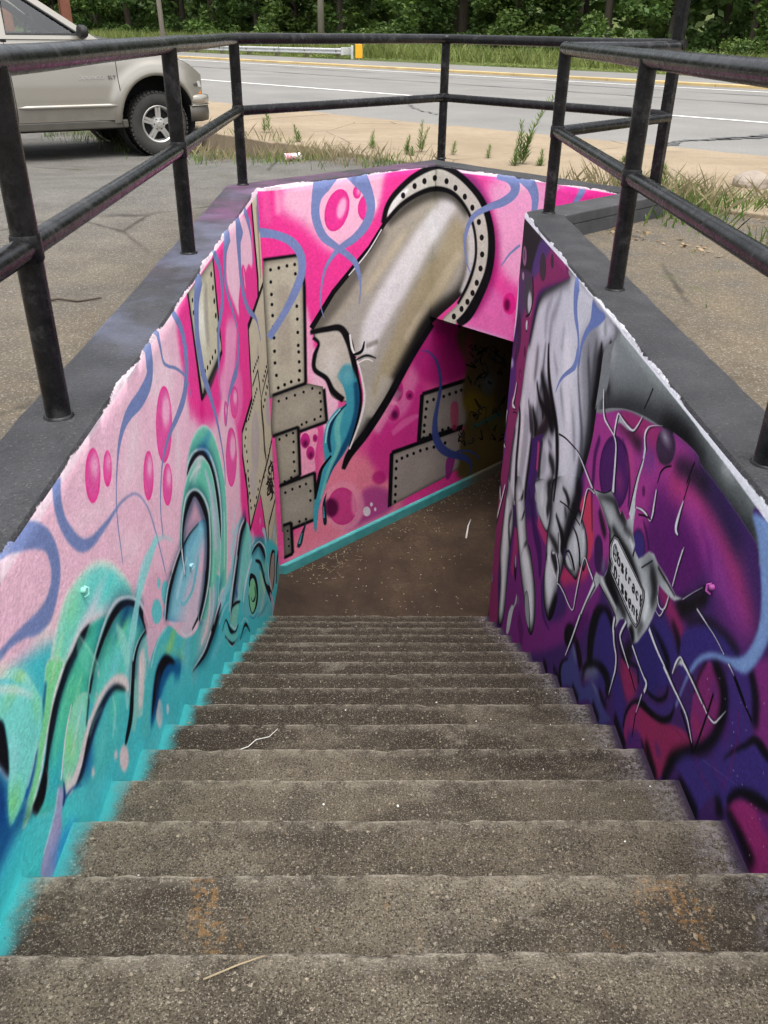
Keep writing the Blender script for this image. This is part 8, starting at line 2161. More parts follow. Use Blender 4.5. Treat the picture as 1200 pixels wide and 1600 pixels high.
# ------------------------------------------------------------------ parked SUV
def make_suv():
    PAINT = NT('champagne car paint')
    o_ = PAINT.obj()
    fl = PAINT.noise(o_, 900, 1)
    dirt = PAINT.math('MULTIPLY', PAINT.mrange(PAINT.xyz(o_)[2], 0.75, 0.35), PAINT.mrange(PAINT.noise(o_, 6, 5), 0.3, 0.7))
    c_ = PAINT.mix(PAINT.ramp(fl, [(0.3, 0), (0.7, 1)]), (0.29, 0.272, 0.236), (0.35, 0.332, 0.292))
    c_ = PAINT.mix(PAINT.math('MULTIPLY', dirt, 0.35), c_, (0.20, 0.17, 0.13))
    paint = PAINT.fin(c_, 0.26, metal=0.4, coat=0.9)
    lower = plain('grey bumper plastic', (0.075, 0.068, 0.056), 0.45, var=0.15)
    black = plain('black rubber trim', (0.012, 0.012, 0.013), 0.6)
    under = plain('dark underbody', (0.010, 0.010, 0.010), 0.9)
    chrome = plain('bright trim', (0.62, 0.60, 0.56), 0.22, metal=0.8)
    alloy = plain('cast alloy', (0.55, 0.54, 0.52), 0.32, metal=0.7, var=0.1)
    tyre = NT('tyre rubber'); _o = tyre.obj()
    tyrem = tyre.fin(tyre.mix(tyre.noise(_o, 12, 4), (0.018, 0.017, 0.016), (0.05, 0.047, 0.042)), 0.8, tyre.bump(tyre.noise(_o, 60, 3), 0.4, 0.01))
    orange = plain('amber lens', (0.75, 0.22, 0.02), 0.2, coat=1.0)
    clear = plain('clear lamp lens', (0.62, 0.62, 0.6), 0.12, metal=0.3, coat=1.0)
    red = plain('red tail lens', (0.4, 0.02, 0.02), 0.2, coat=1.0)
    seatm = plain('grey seat cloth', (0.20, 0.19, 0.175), 0.9)
    gl = NT('car glass')
    gb = gl.n('ShaderNodeBsdfGlossy'); gb.inputs['Roughness'].default_value = 0.02
    tr = gl.n('ShaderNodeBsdfTransparent'); tr.inputs['Color'].default_value = (0.78, 0.86, 0.80, 1)
    fr = gl.n('ShaderNodeFresnel'); fr.inputs['IOR'].default_value = 2.1
    mx = gl.n('ShaderNodeMixShader'); gl.l(fr.outputs[0], mx.inputs[0]); gl.l(tr.outputs[0], mx.inputs[1]); gl.l(gb.outputs[0], mx.inputs[2])
    gl.l(mx.outputs[0], gl.out.inputs['Surface'])
    glass = gl.mat

    ang = R(32.7)
    fwd = Vector((math.cos(ang), math.sin(ang), 0)); lft = Vector((-math.sin(ang), math.cos(ang), 0))
    org = Vector((-1.742, 10.267, 0)) + lft * 0.80
    zg = -0.232
    root = empty('parked_suv', (org.x, org.y, zg), ang)
    tag(root, 'champagne beige SUV parked on the lot left of the stairwell', 'car')
    HW = [(0.34, 0.80), (0.42, 0.85), (0.55, 0.880), (0.62, 0.884), (0.78, 0.880), (1.0, 0.862), (1.14, 0.835), (1.26, 0.795)]
    def lerp(tab, x):
        if x <= tab[0][0]: return tab[0][1]
        for (a, b), (c, d) in zip(tab[:-1], tab[1:]):
            if x <= c: return b + (d - b) * (x - a) / (c - a)
        return tab[-1][1]
    def hw(x, z):
        h = lerp(HW, z)
        if x > 0.15: h -= 0.17 * ((x - 0.15) / 0.5) ** 2.2
        if x < -3.2: h -= 0.10 * ((-3.2 - x) / 0.45) ** 2
        fl_ = 0.0
        for cx in (0.0, -2.80):
            d = math.hypot(x - cx, z - 0.42)
            if d < 0.64: fl_ = max(fl_, 0.024 * sstep(0.64, 0.53, d))
        return h + fl_
    TOP = [(-3.65, 1.24), (-0.70, 1.255), (-0.62, 1.225), (-0.2, 1.165), (0.26, 1.06), (0.50, 0.955), (0.62, 0.87)]
    def top(x): return lerp(TOP, x)
    def side(name, x0, x1, zb, sgn, mat, step=0.03):
        n = max(2, int((x1 - x0) / step)); k = 26
        vs, fs, ins = [], [], []
        for i in range(n + 1):
            x = x0 + (x1 - x0) * i / n
            for j in range(k + 1):
                z = zb + (top(x) - zb) * j / k
                px, pz, inside_ = x, z, False
                for cx in (0.0, -2.80):
                    d = math.hypot(x - cx, z - 0.42)
                    if d < 0.465:
                        inside_ = True
                        s_ = 0.465 / max(d, 1e-4)
                        px, pz = cx + (x - cx) * s_, 0.42 + (z - 0.42) * s_
                ins.append(inside_)
                vs.append((px, sgn * hw(px, pz), pz))
        for i in range(n):
            for j in range(k):
                q = (i * (k + 1) + j, (i + 1) * (k + 1) + j, (i + 1) * (k + 1) + j + 1, i * (k + 1) + j + 1)
                if not all(ins[a] for a in q): fs.append(q)
        m = MB(); m.add(vs, fs)
        # turned-in edge so that shut lines read as grooves
        return m.build(name, mat, root, smooth=True)
    for sgn in (-1, 1):
        side('fender', -0.448, 0.62, 0.40, sgn, paint)
        dr = side('front_door', -1.612, -0.456, 0.42, sgn, paint)
        side('rear_door', -2.42, -1.620, 0.42, sgn, paint)
        side('rear_quarter', -3.65, -2.428, 0.42, sgn, paint)
        # dark gap behind the shut lines
        for x in (-0.452, -1.616, -2.424):
            g = MB(); g.box((x, sgn * 0.80, 0.84), (0.03, 0.012, 0.40)); g.build('door_seal', under, root)
        ml = MB()
        for xa, xb in ((-1.60, -0.50), (-2.40, -1.63)):
            pts = []
            n = 12
            for i in range(n + 1):
                x = xa + (xb - xa) * i / n
                pts.append((x, sgn * (hw(x, 0.575) + 0.006), 0.575))
            ml.tube(pts, [0.006] + [0.021] * (n - 1) + [0.004], 10)
        ml.build('side_moulding', paint, root, smooth=True)
        hd = MB(); hd.box((-1.48, sgn * (hw(-1.48, 1.06) + 0.02), 1.06), (0.075, 0.012, 0.016))
        hd.build('door_handle', paint, dr, bevel=0.006)
        # rocker
        rk = MB(); rk.box((-1.40, sgn * 0.80, 0.375), (1.02, 0.05, 0.045)); rk.build('sill', lower, root, bevel=0.015)
        # arch lips
        for cx in (0.0, -2.80):
            lp = MB(); vs = []; fs = []
            n = 30
            for i in range(n + 1):
                a = R(-4) + (math.pi + R(8)) * i / n
                for (r_, dy) in ((0.455, -0.05), (0.457, 0.006), (0.49, 0.014), (0.545, 0.002)):
                    x = cx + r_ * math.cos(a); z = 0.42 + r_ * math.sin(a)
                    vs.append((x, sgn * (hw(x, max(z, 0.36)) + dy), max(z, 0.36)))
            for i in range(n):
                for j in range(3): fs.append((i * 4 + j, (i + 1) * 4 + j, (i + 1) * 4 + j + 1, i * 4 + j + 1))
            lp.add(vs, fs).build('wheel_arch', paint, root, smooth=True)
            wl = MB(); wl.lathe([(0.455, 0.55), (0.455, 0.86), (0.30, 0.55), (0.001, 0.55)][:2] + [], 24, 'Y', (cx, 0 if sgn > 0 else -1.41, 0.42)); wl.build('wheel_well', under, root)
    # hood
    vs, fs = [], []
    nx, ny = 22, 14
    for i in range(nx + 1):
        x = -0.66 + 1.27 * i / nx
        h_ = hw(x, top(x)) 
        for j in range(ny + 1):
            t_ = -1 + 2 * j / ny
            bulge = 0.055 * (1 - t_ ** 4) + 0.018 * (1 - sstep(0.35, 0.55, abs(t_)))
            vs.append((x + 0.05 * (1 - t_ * t_) * sstep(0.2, 0.6, x), t_ * h_ * 0.985, top(x) - 0.004 + bulge))
    for i in range(nx):
        for j in range(ny):
            a = i * (ny + 1) + j; fs.append((a, a + 1, a + ny + 2, a + ny + 1))
    MB().add(vs, fs).build('hood', paint, root, smooth=True)
    # nose: grille panel, lamps, bumper
    vs, fs = [], []
    ny, nz = 20, 6
    for j in range(ny + 1):
        t_ = -1 + 2 * j / ny
        for i in range(nz + 1):
            z = 0.60 + 0.33 * i / nz
            x = 0.66 - 0.10 * t_ ** 4 - 0.05 * (i / nz) ** 2
            vs.append((x, t_ * 0.70, z))
    for j in range(ny):
        for i in range(nz):
            a = j * (nz + 1) + i; fs.append((a, a + 1, a + nz + 2, a + nz + 1))
    MB().add(vs, fs).build('front_panel', paint, root, smooth=True)
    gr = MB()
    gr.box((0.655, 0, 0.76), (0.012, 0.42, 0.09)); gri = gr.build('grille', black, root)
    gb_ = MB()
    for y in (-0.21, 0, 0.21): gb_.box((0.668, y, 0.76), (0.008, 0.016, 0.085))
    gb_.box((0.668, 0, 0.76), (0.007, 0.41, 0.016)); gb_.build('grille_bar', chrome, gri, bevel=0.004)
    for s_ in (-1, 1):
        def lamp(name, z0, z1, x0, mat, xt=0.0):
            m = MB(); vs = []; fs = []
            n = 10
            for i in range(n + 1):
                t_ = i / n
                # wraps from the grille round the corner of the fender
                if t_ < 0.55:
                    y = 0.46 + (0.71 - 0.46) * t_ / 0.55; x = 0.672 - 0.06 * (t_ / 0.55) ** 3
                else:
                    q = (t_ - 0.55) / 0.45
                    x = 0.612 - (0.612 - x0) * q; y = hw(x, 0.75) + 0.008
                for z in (z0, (z0 + z1) / 2, z1):
                    vs.append((x - (0.03 * (z - z0) / (z1 - z0) if z > z0 else 0), s_ * y, z + (0.0 if z < z1 else -xt * max(0, t_ - 0.5) * 2)))
            for i in range(n):
                for j in range(2): a = i * 3 + j; fs.append((a, a + 1, a + 4, a + 3))
            return m.add(vs, fs).build(name, mat, root, smooth=True)
        lamp('turn_signal', 0.665, 0.735, 0.535, orange)
        lamp('headlight', 0.738, 0.86, 0.56, clear, 0.05)
    def bump_ring(z0, z1, out, name, mat, xend):
        m = MB(); vs = []; fs = []
        n = 40
        prof = [(0.0, z0), (out, z0 + 0.012), (out + 0.012, (z0 + z1) / 2), (out, z1 - 0.012), (-0.03, z1)]
        for i in range(n + 1):
            t_ = -1 + 2 * i / n
            a = abs(t_)
            if a < 0.72: y = a / 0.72 * 0.66; x = 0.66 - 0.03 * (a / 0.72) ** 3
            else:
                q = (a - 0.72) / 0.28
                th = q * math.pi / 2
                y = 0.66 + 0.16 * math.sin(min(1, q * 1.6) * math.pi / 2); x = 0.63 - (0.63 - xend) * q ** 1.6
            nx_ = 1 - sstep(0.72, 0.95, a); ny_ = sstep(0.72, 0.95, a)
            for (d, z) in prof: vs.append((x + d * nx_, (y + d * ny_ * 0.5) * (1 if t_ >= 0 else -1), z))
        k = len(prof)
        for i in range(n):
            for j in range(k - 1): a = i * k + j; fs.append((a, a + 1, a + k + 1, a + k))
        return m.add(vs, fs).build(name, mat, root, smooth=True)
    bp = bump_ring(0.36, 0.545, 0.075, 'bumper', lower, 0.40)
    bump_ring(0.548, 0.66, 0.085, 'bumper_cap', paint, 0.42)
    bump_ring(0.538, 0.552, 0.088, 'bumper_strip', chrome, 0.42)
    # cabin
    def cy(z): return 0.795 - 0.155 * (z - 1.255) / 0.46
    outer = [(-0.60, 1.232), (-0.66, 1.27), (-1.30, 1.69), (-1.42, 1.715), (-3.30, 1.725), (-3.52, 1.69), (-3.64, 1.24)]
    wins = [[(-0.80, 1.285), (-1.34, 1.635), (-1.55, 1.645), (-1.575, 1.285)], [(-1.685, 1.285), (-1.675, 1.645), (-2.33, 1.65), (-2.41, 1.285)], [(-2.52, 1.30), (-2.44, 1.65), (-3.34, 1.645), (-3.46, 1.30)]]
    for s_ in (-1, 1):
        polys = [outer] + wins
        tri = tessellate_polygon([[Vector((x, z, 0)) for x, z in p] for p in polys])
        flat = [p for poly in polys for p in poly]
        m = MB(); m.add([(x, s_ * cy(z), z) for x, z in flat], tri)
        pil = m.build('pillar_frame', paint, root)
        sm = pil.modifiers.new('thick', 'SOLIDIFY'); sm.thickness = 0.035; sm.offset = 0 
        for wn in wins:
            g = MB(); g.add([(x, s_ * (cy(z) - 0.004), z) for x, z in wn], [tuple(range(len(wn)))])
            wo = g.build('side_window', glass, root)
            pts = [(x, s_ * (cy(z) + 0.012), z) for x, z in wn]; pts.append(pts[0])
            MB().tube(pts, 0.014, 6, caps=False).build('window_seal', black, wo)
        # mirror
        mm_ = MB()
        mm_.lathe([(0.001, 0.05), (0.06, 0.045), (0.078, 0.02), (0.08, -0.03), (0.07, -0.04), (0.001, -0.04)], 18, 'X', (0, 0, 0))
        mm_.v = [(-0.80 + x, s_ * 0.93 + y * 1.25, 1.315 + z * 0.85) for x, y, z in mm_.v]
        mm_.tube([(-0.74, s_ * 0.79, 1.26), (-0.78, s_ * 0.86, 1.285)], 0.022, 8)
        mm_.build('side_mirror', black, root, smooth=True, auto=R(40))
    vs, fs = [], []
    ny = 12; xs = [-1.28, -1.42, -1.8, -2.4, -3.0, -3.30, -3.52]; zs = [1.685, 1.712, 1.728, 1.732, 1.728, 1.722, 1.688]
    for x, z in zip(xs, zs):
        for j in range(ny + 1):
            t_ = -1 + 2 * j / ny
            vs.append((x, t_ * (cy(z) + 0.012), z + 0.045 * (1 - t_ * t_)))
    for i in range(len(xs) - 1):
        for j in range(ny): a = i * (ny + 1) + j; fs.append((a, a + 1, a + ny + 2, a + ny + 1))
    MB().add(vs, fs).build('roof', paint, root, smooth=True)
    def pane(name, x0, z0, x1, z1, mat):
        m = MB(); vs = []; fs = []
        for (x, z) in ((x0, z0), ((x0 + x1) / 2, (z0 + z1) / 2), (x1, z1)):
            for j in range(9):
                t_ = -1 + j / 4
                vs.append((x + 0.06 * (1 - t_ * t_) * (1 if x1 < x0 and x0 > -2 else -1), t_ * (cy(z) - 0.01), z + (0.03 * (1 - t_ * t_))))
        for i in range(2):
            for j in range(8): a = i * 9 + j; fs.append((a, a + 1, a + 10, a + 9))
        m.add(vs, fs).build(name, mat, root, smooth=True)
    pane('windscreen', -0.655, 1.25, -1.28, 1.69, glass)
    pane('rear_window', -3.63, 1.26, -3.53, 1.66, glass)
    # tail
    tl = MB(); tl.prism([(-3.655, -0.76), (-3.64, -0.76), (-3.64, 0.76), (-3.655, 0.76)], 0.50, 1.25); tl.build('tailgate', paint, root)
    rb = MB(); rb.box((-3.70, 0, 0.52), (0.07, 0.80, 0.11)); rb.build('rear_bumper', lower, root, bevel=0.03)
    for s_ in (-1, 1):
        r_ = MB(); r_.box((-3.66, s_ * 0.70, 1.05), (0.02, 0.06, 0.18)); r_.build('tail_light', red, root, bevel=0.01)
    # inside and underneath
    un = MB(); un.box((-1.5, 0, 0.42), (2.0, 0.55, 0.10)); un.box((-1.5, 0, 0.36), (1.0, 0.76, 0.05)); un.box((0.2, 0, 0.5), (0.40, 0.5, 0.12)); un.tube([(0, -0.6, 0.34), (0, 0.6, 0.34)], 0.06, 8); un.tube([(-2.8, -0.6, 0.34), (-2.8, 0.6, 0.34)], 0.07, 8)
    un.box((0, 0, 0.62), (0.50, 0.50, 0.27)); un.box((-2.8, 0, 0.62), (0.50, 0.50, 0.27)); un.build('underbody', under, root)
    fl_ = MB(); fl_.box((-2.1, 0, 0.9), (1.45, 0.74, 0.30)); fl_.box((-0.70, 0, 1.15), (0.14, 0.72, 0.10)); fl_.build('cabin_floor', black, root, bevel=0.03)
    for y in (-0.36, 0.36):
        st = MB(); st.box((-1.72, y, 1.38), (0.07, 0.24, 0.22), Matrix.Rotation(R(-14), 3, 'Y')); st.box((-1.78, y, 1.64), (0.045, 0.12, 0.07)); st.build('seat', seatm, root, bevel=0.05)
    sw = MB()
    sw.tube([(-1.05 + 0.06 * math.sin(a) * 0.5, 0.36 + 0.18 * math.cos(a), 1.33 + 0.17 * math.sin(a)) for a in [i * math.pi / 12 for i in range(25)]], 0.015, 8)
    sw.tube([(-1.04, 0.2, 1.33), (-1.04, 0.52, 1.33)], 0.02, 8); sw.build('steering_wheel', black, root, smooth=True)
    # wheels
    def wheel(x, s_):
        w_ = empty('wheel', (x, s_ * 0.72, 0.35)); w_.parent = root
        tm = MB(); tm.lathe([(0.205, -0.10), (0.235, -0.122), (0.30, -0.128), (0.338, -0.112), (0.35, -0.085), (0.352, 0), (0.35, 0.085), (0.338, 0.112), (0.30, 0.128), (0.235, 0.122), (0.205, 0.10)], 56, 'Y')
        for i in range(44):
            a = 2 * math.pi * i / 44
            for yy, ph_ in ((-0.10, 0), (0.10, 0.5), (-0.04, 0.5), (0.04, 0)):
                b = a + ph_ * 2 * math.pi / 44
                tm.box((0.350 * math.cos(b), yy, 0.350 * math.sin(b)), (0.008, 0.022, 0.017), Matrix.Rotation(-b, 3, 'Y'))
        tm.build('tyre', tyrem, w_, smooth=True, auto=R(35))
        rm = MB(); f_ = s_
        rm.lathe([(0.17, f_ * 0.05), (0.186, f_ * 0.095), (0.200, f_ * 0.104), (0.208, f_ * 0.100), (0.208, f_ * -0.08)], 40, 'Y')
        rm.lathe([(0.001, f_ * 0.104), (0.030, f_ * 0.104), (0.034, f_ * 0.096), (0.078, f_ * 0.090), (0.086, f_ * 0.075), (0.086, f_ * 0.02)], 30, 'Y')
        for i in range(5):
            a = 2 * math.pi * i / 5 + 0.3
            for da in (-0.16, 0.16):
                c = Vector((0.135 * math.cos(a + da * 0.8), f_ * 0.078, 0.135 * math.sin(a + da * 0.8)))
                rm.box(c, (0.060, 0.014, 0.0155), Matrix.Rotation(-(a + da * 0.15), 3, 'Y'))
        rmo = rm.build('rim', alloy, w_, smooth=True, auto=R(30))
        bk_ = MB(); bk_.lathe([(0.001, f_ * 0.03), (0.2, f_ * 0.03)], 24, 'Y')
        for i in range(6):
            a = 2 * math.pi * i / 6
            bk_.lathe([(0.001, f_ * 0.0935), (0.0105, f_ * 0.0935)], 10, 'Y', (0.056 * math.cos(a), 0, 0.056 * math.sin(a)))
        bk_.build('wheel_back', under, w_)
    for x in (0.0, -2.80):
        for s_ in (-1, 1): wheel(x, s_)
    # lettering on the door and wing
    def text_on(txt, x, z, size, mat, parent):
        cu = bpy.data.curves.new('lettering', 'FONT'); cu.body = txt; cu.size = size; cu.extrude = 0.002; cu.space_character = 1.15
        to = bpy.data.objects.new('lettering', cu); COL.objects.link(to)
        dg = bpy.context.evaluated_depsgraph_get(); dg.update()
        me = bpy.data.meshes.new_from_object(to.evaluated_get(dg))
        bpy.data.objects.remove(to)
        for v in me.vertices:
            tx, ty, tz = v.co
            xx, zz = x + tx, z + ty
            v.co = (xx, -(hw(xx, zz) + 0.003 + tz), zz)
        me.materials.clear(); me.materials.append(mat)
        return link('lettering', me, parent)
    front_door = [c for c in root.children if c.name.startswith('front_door')][0]
    fender = [c for c in root.children if c.name.startswith('fender')][0]
    text_on('DURANGO', -0.90, 0.845, 0.052, chrome, front_door)
    text_on('SLT', -0.565, 0.845, 0.052, black, front_door)
    text_on('V8', 0.475, 0.745, 0.055, black, fender)
    return root
make_suv()

# ------------------------------------------------------------------ foliage
def mat_leaf(name, a, b, c, trans=0.25, sc=0.9):
    t = NT(name)
    p = t.pos()
    oi = t.n('ShaderNodeAttribute'); oi.attribute_name = 'tone'
    n1 = t.noise(p, sc, 3)
    col = t.mix(t.ramp(n1, [(0.35, 0), (0.65, 1)]), a, b)
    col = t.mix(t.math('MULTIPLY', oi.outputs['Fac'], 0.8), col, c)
    t.l(col, t.bsdf.inputs['Base Color']); t.bsdf.inputs['Roughness'].default_value = 0.55
    t.bsdf.inputs['Specular IOR Level'].default_value = 0.3
    tb = t.n('ShaderNodeBsdfTranslucent'); t.l(col, tb.inputs['Color'])
    mx = t.n('ShaderNodeMixShader'); mx.inputs[0].default_value = trans
    t.l(t.bsdf.outputs[0], mx.inputs[1]); t.l(tb.outputs[0], mx.inputs[2]); t.l(mx.outputs[0], t.out.inputs['Surface'])
    return t.mat
LEAF = mat_leaf('woodland leaves', (0.028, 0.065, 0.013), (0.065, 0.125, 0.024), (0.16, 0.235, 0.045))
LEAF2 = mat_leaf('yellow-green leaves', (0.04, 0.085, 0.016), (0.085, 0.14, 0.026), (0.17, 0.22, 0.05))
GRASS = mat_leaf('tall verge grass', (0.10, 0.165, 0.03), (0.20, 0.265, 0.065), (0.34, 0.33, 0.14), 0.3, 0.3)
WEED = mat_leaf('weed leaves', (0.05, 0.11, 0.02), (0.10, 0.18, 0.035), (0.22, 0.27, 0.07), 0.3, 3.0)
DRY = mat_leaf('dry grass', (0.20, 0.16, 0.08), (0.31, 0.26, 0.14), (0.38, 0.34, 0.21), 0.25, 3.0)
BARK = NT('bark'); _p = BARK.obj()
BARKM = BARK.fin(BARK.mix(BARK.noise(BARK.scale(_p, (6, 6, 1)), 2, 5), (0.045, 0.035, 0.026), (0.14, 0.115, 0.085)), 0.95, BARK.bump(BARK.noise(BARK.scale(_p, (9, 9, 1.5)), 3, 5), 0.8, 0.03))

def quads_mesh(name, C, X, Y, tone, mat):
    """a mesh of separate pointed leaves: centre, half-axis, half-width"""
    n = len(C)
    V = np.empty((n, 4, 3), np.float32)
    V[:, 0] = C - X; V[:, 1] = C + Y; V[:, 2] = C + X; V[:, 3] = C - Y
    me = bpy.data.meshes.new(name)
    me.vertices.add(n * 4); me.vertices.foreach_set('co', V.ravel())
    me.loops.add(n * 4); me.loops.foreach_set('vertex_index', np.arange(n * 4, dtype=np.int32))
    me.polygons.add(n); me.polygons.foreach_set('loop_start', np.arange(0, n * 4, 4, dtype=np.int32)); me.polygons.foreach_set('loop_total', np.full(n, 4, np.int32))
    me.update(calc_edges=True)
    at = me.attributes.new('tone', 'FLOAT', 'POINT'); at.data.foreach_set('value', np.repeat(tone, 4).astype(np.float32))
    me.materials.append(mat)
    return me

def leaf_cloud(rng, clumps, n_per, size, name, mat):
    """clumps: (x, y, z, radius)"""
    cs, tn = [], []
    for (x, y, z, r) in clumps:
        d = rng.normal(size=(n_per, 3)); d /= np.linalg.norm(d, axis=1)[:, None]
        rad = r * rng.random(n_per) ** 0.45
        p = d * rad[:, None] * np.array([1, 1, 0.75]) + (x, y, z)
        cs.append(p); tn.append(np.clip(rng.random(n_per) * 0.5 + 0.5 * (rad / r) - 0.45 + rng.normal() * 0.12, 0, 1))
    C = np.concatenate(cs); T = np.concatenate(tn)
    n = len(C)
    a = rng.normal(size=(n, 3)); a[:, 2] *= 0.5; a /= np.linalg.norm(a, axis=1)[:, None]
    b = rng.normal(size=(n, 3)); b -= a * (a * b).sum(1)[:, None]; b /= np.linalg.norm(b, axis=1)[:, None]
    s = size * rng.uniform(0.6, 1.3, n)[:, None]
    return quads_mesh(name, C, a * s, b * s * 0.5, T, mat)

def tree_proto(seed, H, spread, mat):
    rng = np.random.default_rng(seed)
    cl = []
    # low skirt seen from the road, then the rest of the crown
    for i in range(54 if seed in (23, 37) else 16):
        a = rng.uniform(0, 2 * math.pi); r = spread * rng.uniform(0.35, 1.0)
        cl.append((r * math.cos(a), r * math.sin(a), rng.uniform(0.5, 4.2), rng.uniform(0.35, 0.8)))
    for i in range(60):
        h = rng.uniform(0.28, 1.0); a = rng.uniform(0, 2 * math.pi)
        r = spread * (1.05 - 0.75 * abs(h - 0.5)) * rng.uniform(0.2, 1.0)
        cl.append((r * math.cos(a), r * math.sin(a), h * H, rng.uniform(0.7, 1.3)))
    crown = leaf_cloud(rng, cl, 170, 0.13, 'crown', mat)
    m = MB()
    tw = [(0.25 * mnoise.noise(Vector((seed, z * 0.3, 0))), 0.25 * mnoise.noise(Vector((seed, z * 0.3, 9))), z) for z in np.linspace(-0.5, H * 0.85, 9)]
    m.tube(tw, list(np.linspace(0.20, 0.04, 9)), 9)
    for k in range(8):
        z = H * (0.2 + 0.08 * k); a = k * 2.4 + seed
        m.tube([(0, 0, z), (0.5 * spread * math.cos(a), 0.5 * spread * math.sin(a), z + 0.8), (0.9 * spread * math.cos(a), 0.9 * spread * math.sin(a), z + 1.2)], [0.08, 0.045, 0.02], 6)
    return crown, m.mesh('trunk', BARKM, smooth=True)

def plant_trees():
    protos = [tree_proto(11, 12, 2.6, LEAF), tree_proto(23, 14, 3.0, LEAF), tree_proto(37, 11, 2.4, LEAF2), tree_proto(41, 13, 2.8, LEAF)]
    rnd = random.Random(77)
    lab = ['dark green broadleaf tree in the front row of the wood across the road',
           'tall dark green tree in the front row of the wood across the road',
           'lighter yellow-green tree in the front row of the wood across the road',
           'bushy dark green tree in the front row of the wood across the road']
    i = 0
    v = -74.0
    while v < 16:
        k = i % 4 if rnd.random() < 0.7 else rnd.randrange(4)
        u = 32.5 + rnd.uniform(-1.4, 1.6) + UROAD(v)
        if not (-46 < v < -26) or rnd.random() < 0.85:
            t = empty('broadleaf_tree', UV(u, v, -0.3), rnd.uniform(0, 6.28))
            s = rnd.uniform(0.85, 1.2); t.scale = (s, s, s * rnd.uniform(0.9, 1.1))
            tag(t, lab[k], 'tree', 'trees of the wood edge')
            link('crown', protos[k][0], t); link('trunk', protos[k][1], t)
        v += rnd.uniform(3.0, 4.2); i += 1
    # the wood behind reads as one dark mass
    rng = np.random.default_rng(5)
    cl = []
    for _ in range(900):
        vv = rng.uniform(-110, 34); uu = rng.uniform(36, 58); 
        p = UV(uu + UROAD(vv), vv)
        cl.append((p.x, p.y, rng.uniform(0.2, 13.5) if rng.random() < 0.75 else rng.uniform(0.2, 4), rng.uniform(1.1, 2.4)))
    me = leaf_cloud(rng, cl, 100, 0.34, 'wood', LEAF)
    o = link('wood', me); tag(o, 'dense dark wood behind the roadside trees', 'wood', kind='stuff')
    tr = MB(); r2 = random.Random(3)
    for _ in range(70):
        vv = r2.uniform(-95, 25); p = UV(r2.uniform(35, 46) + UROAD(vv), vv, -0.4)
        tr.tube([p, p + Vector((r2.uniform(-.4, .4), r2.uniform(-.4, .4), 13))], [r2.uniform(.1, .22), 0.06], 7)
    tr.build('wood_trunks', BARKM, o, smooth=True)['kind'] = 'stuff'
plant_trees()

def shrubs():
    rng = np.random.default_rng(9)
    protos = []
    for s in range(3):
        cl = [(rng.normal() * 0.55, rng.normal() * 0.55, rng.uniform(0.15, 1.15), rng.uniform(0.25, 0.45)) for _ in range(14)]
        st = MB()
        for k in range(7):
            a = k * 0.9; st.tube([(0, 0, -0.1), (0.25 * math.cos(a), 0.25 * math.sin(a), 0.5), (0.5 * math.cos(a), 0.5 * math.sin(a), 1.0)], [0.02, 0.014, 0.006], 5)
        protos.append((leaf_cloud(rng, cl, 110, 0.075, 'foliage', LEAF2 if s == 1 else LEAF), st.mesh('stems', BARKM)))
    rnd = random.Random(12); v = -58.0; i = 0
    while v < 10:
        u = 28.6 + rnd.uniform(-1.0, 1.0) + UROAD(v) + (0.8 if v < -25 else 0)
        s = empty('roadside_shrub', UV(u, v, -0.2), rnd.uniform(0, 6)); q = rnd.uniform(0.7, 1.25); s.scale = (q * 1.1, q * 1.1, q)
        tag(s, 'low leafy shrub in the row at the foot of the wood', 'shrub', 'shrubs at the foot of the wood')
        f, m = protos[i % 3]; link('foliage', f, s); link('stems', m, s)
        v += rnd.uniform(1.8, 4.2); i += 1
shrubs()

def blades(rng, P, h, w, lean, mat, name, dry=0.0):
    """grass blades rooted at P (n,3)"""
    n = len(P)
    hh = h * rng.uniform(0.45, 1.25, n)
    a = rng.uniform(0, 2 * math.pi, n)
    ln = lean * rng.uniform(0.1, 1.0, n) * hh
    tip = P + np.stack([np.cos(a) * ln, np.sin(a) * ln, hh], 1)
    b = rng.uniform(0, 2 * math.pi, n)
    wv = np.stack([np.cos(b), np.sin(b), np.zeros(n)], 1) * (w * rng.uniform(0.6, 1.3, n))[:, None]
    mid = P * 0.5 + tip * 0.5 + np.stack([np.zeros(n), np.zeros(n), hh * 0.10], 1)
    V = np.empty((n, 4, 3), np.float32)
    V[:, 0] = P - wv; V[:, 1] = P + wv; V[:, 2] = mid + wv * 0.7; V[:, 3] = tip
    me = bpy.data.meshes.new(name)
    me.vertices.add(n * 4); me.vertices.foreach_set('co', V.ravel())
    me.loops.add(n * 4); me.loops.foreach_set('vertex_index', np.arange(n * 4, dtype=np.int32))
    me.polygons.add(n); me.polygons.foreach_set('loop_start', np.arange(0, n * 4, 4, dtype=np.int32)); me.polygons.foreach_set('loop_total', np.full(n, 4, np.int32))
    me.update(calc_edges=True)
    at = me.attributes.new('tone', 'FLOAT', 'POINT'); at.data.foreach_set('value', np.repeat(np.clip(rng.random(n) * 0.7 + dry, 0, 1), 4).astype(np.float32))
    me.materials.append(mat)
    return me

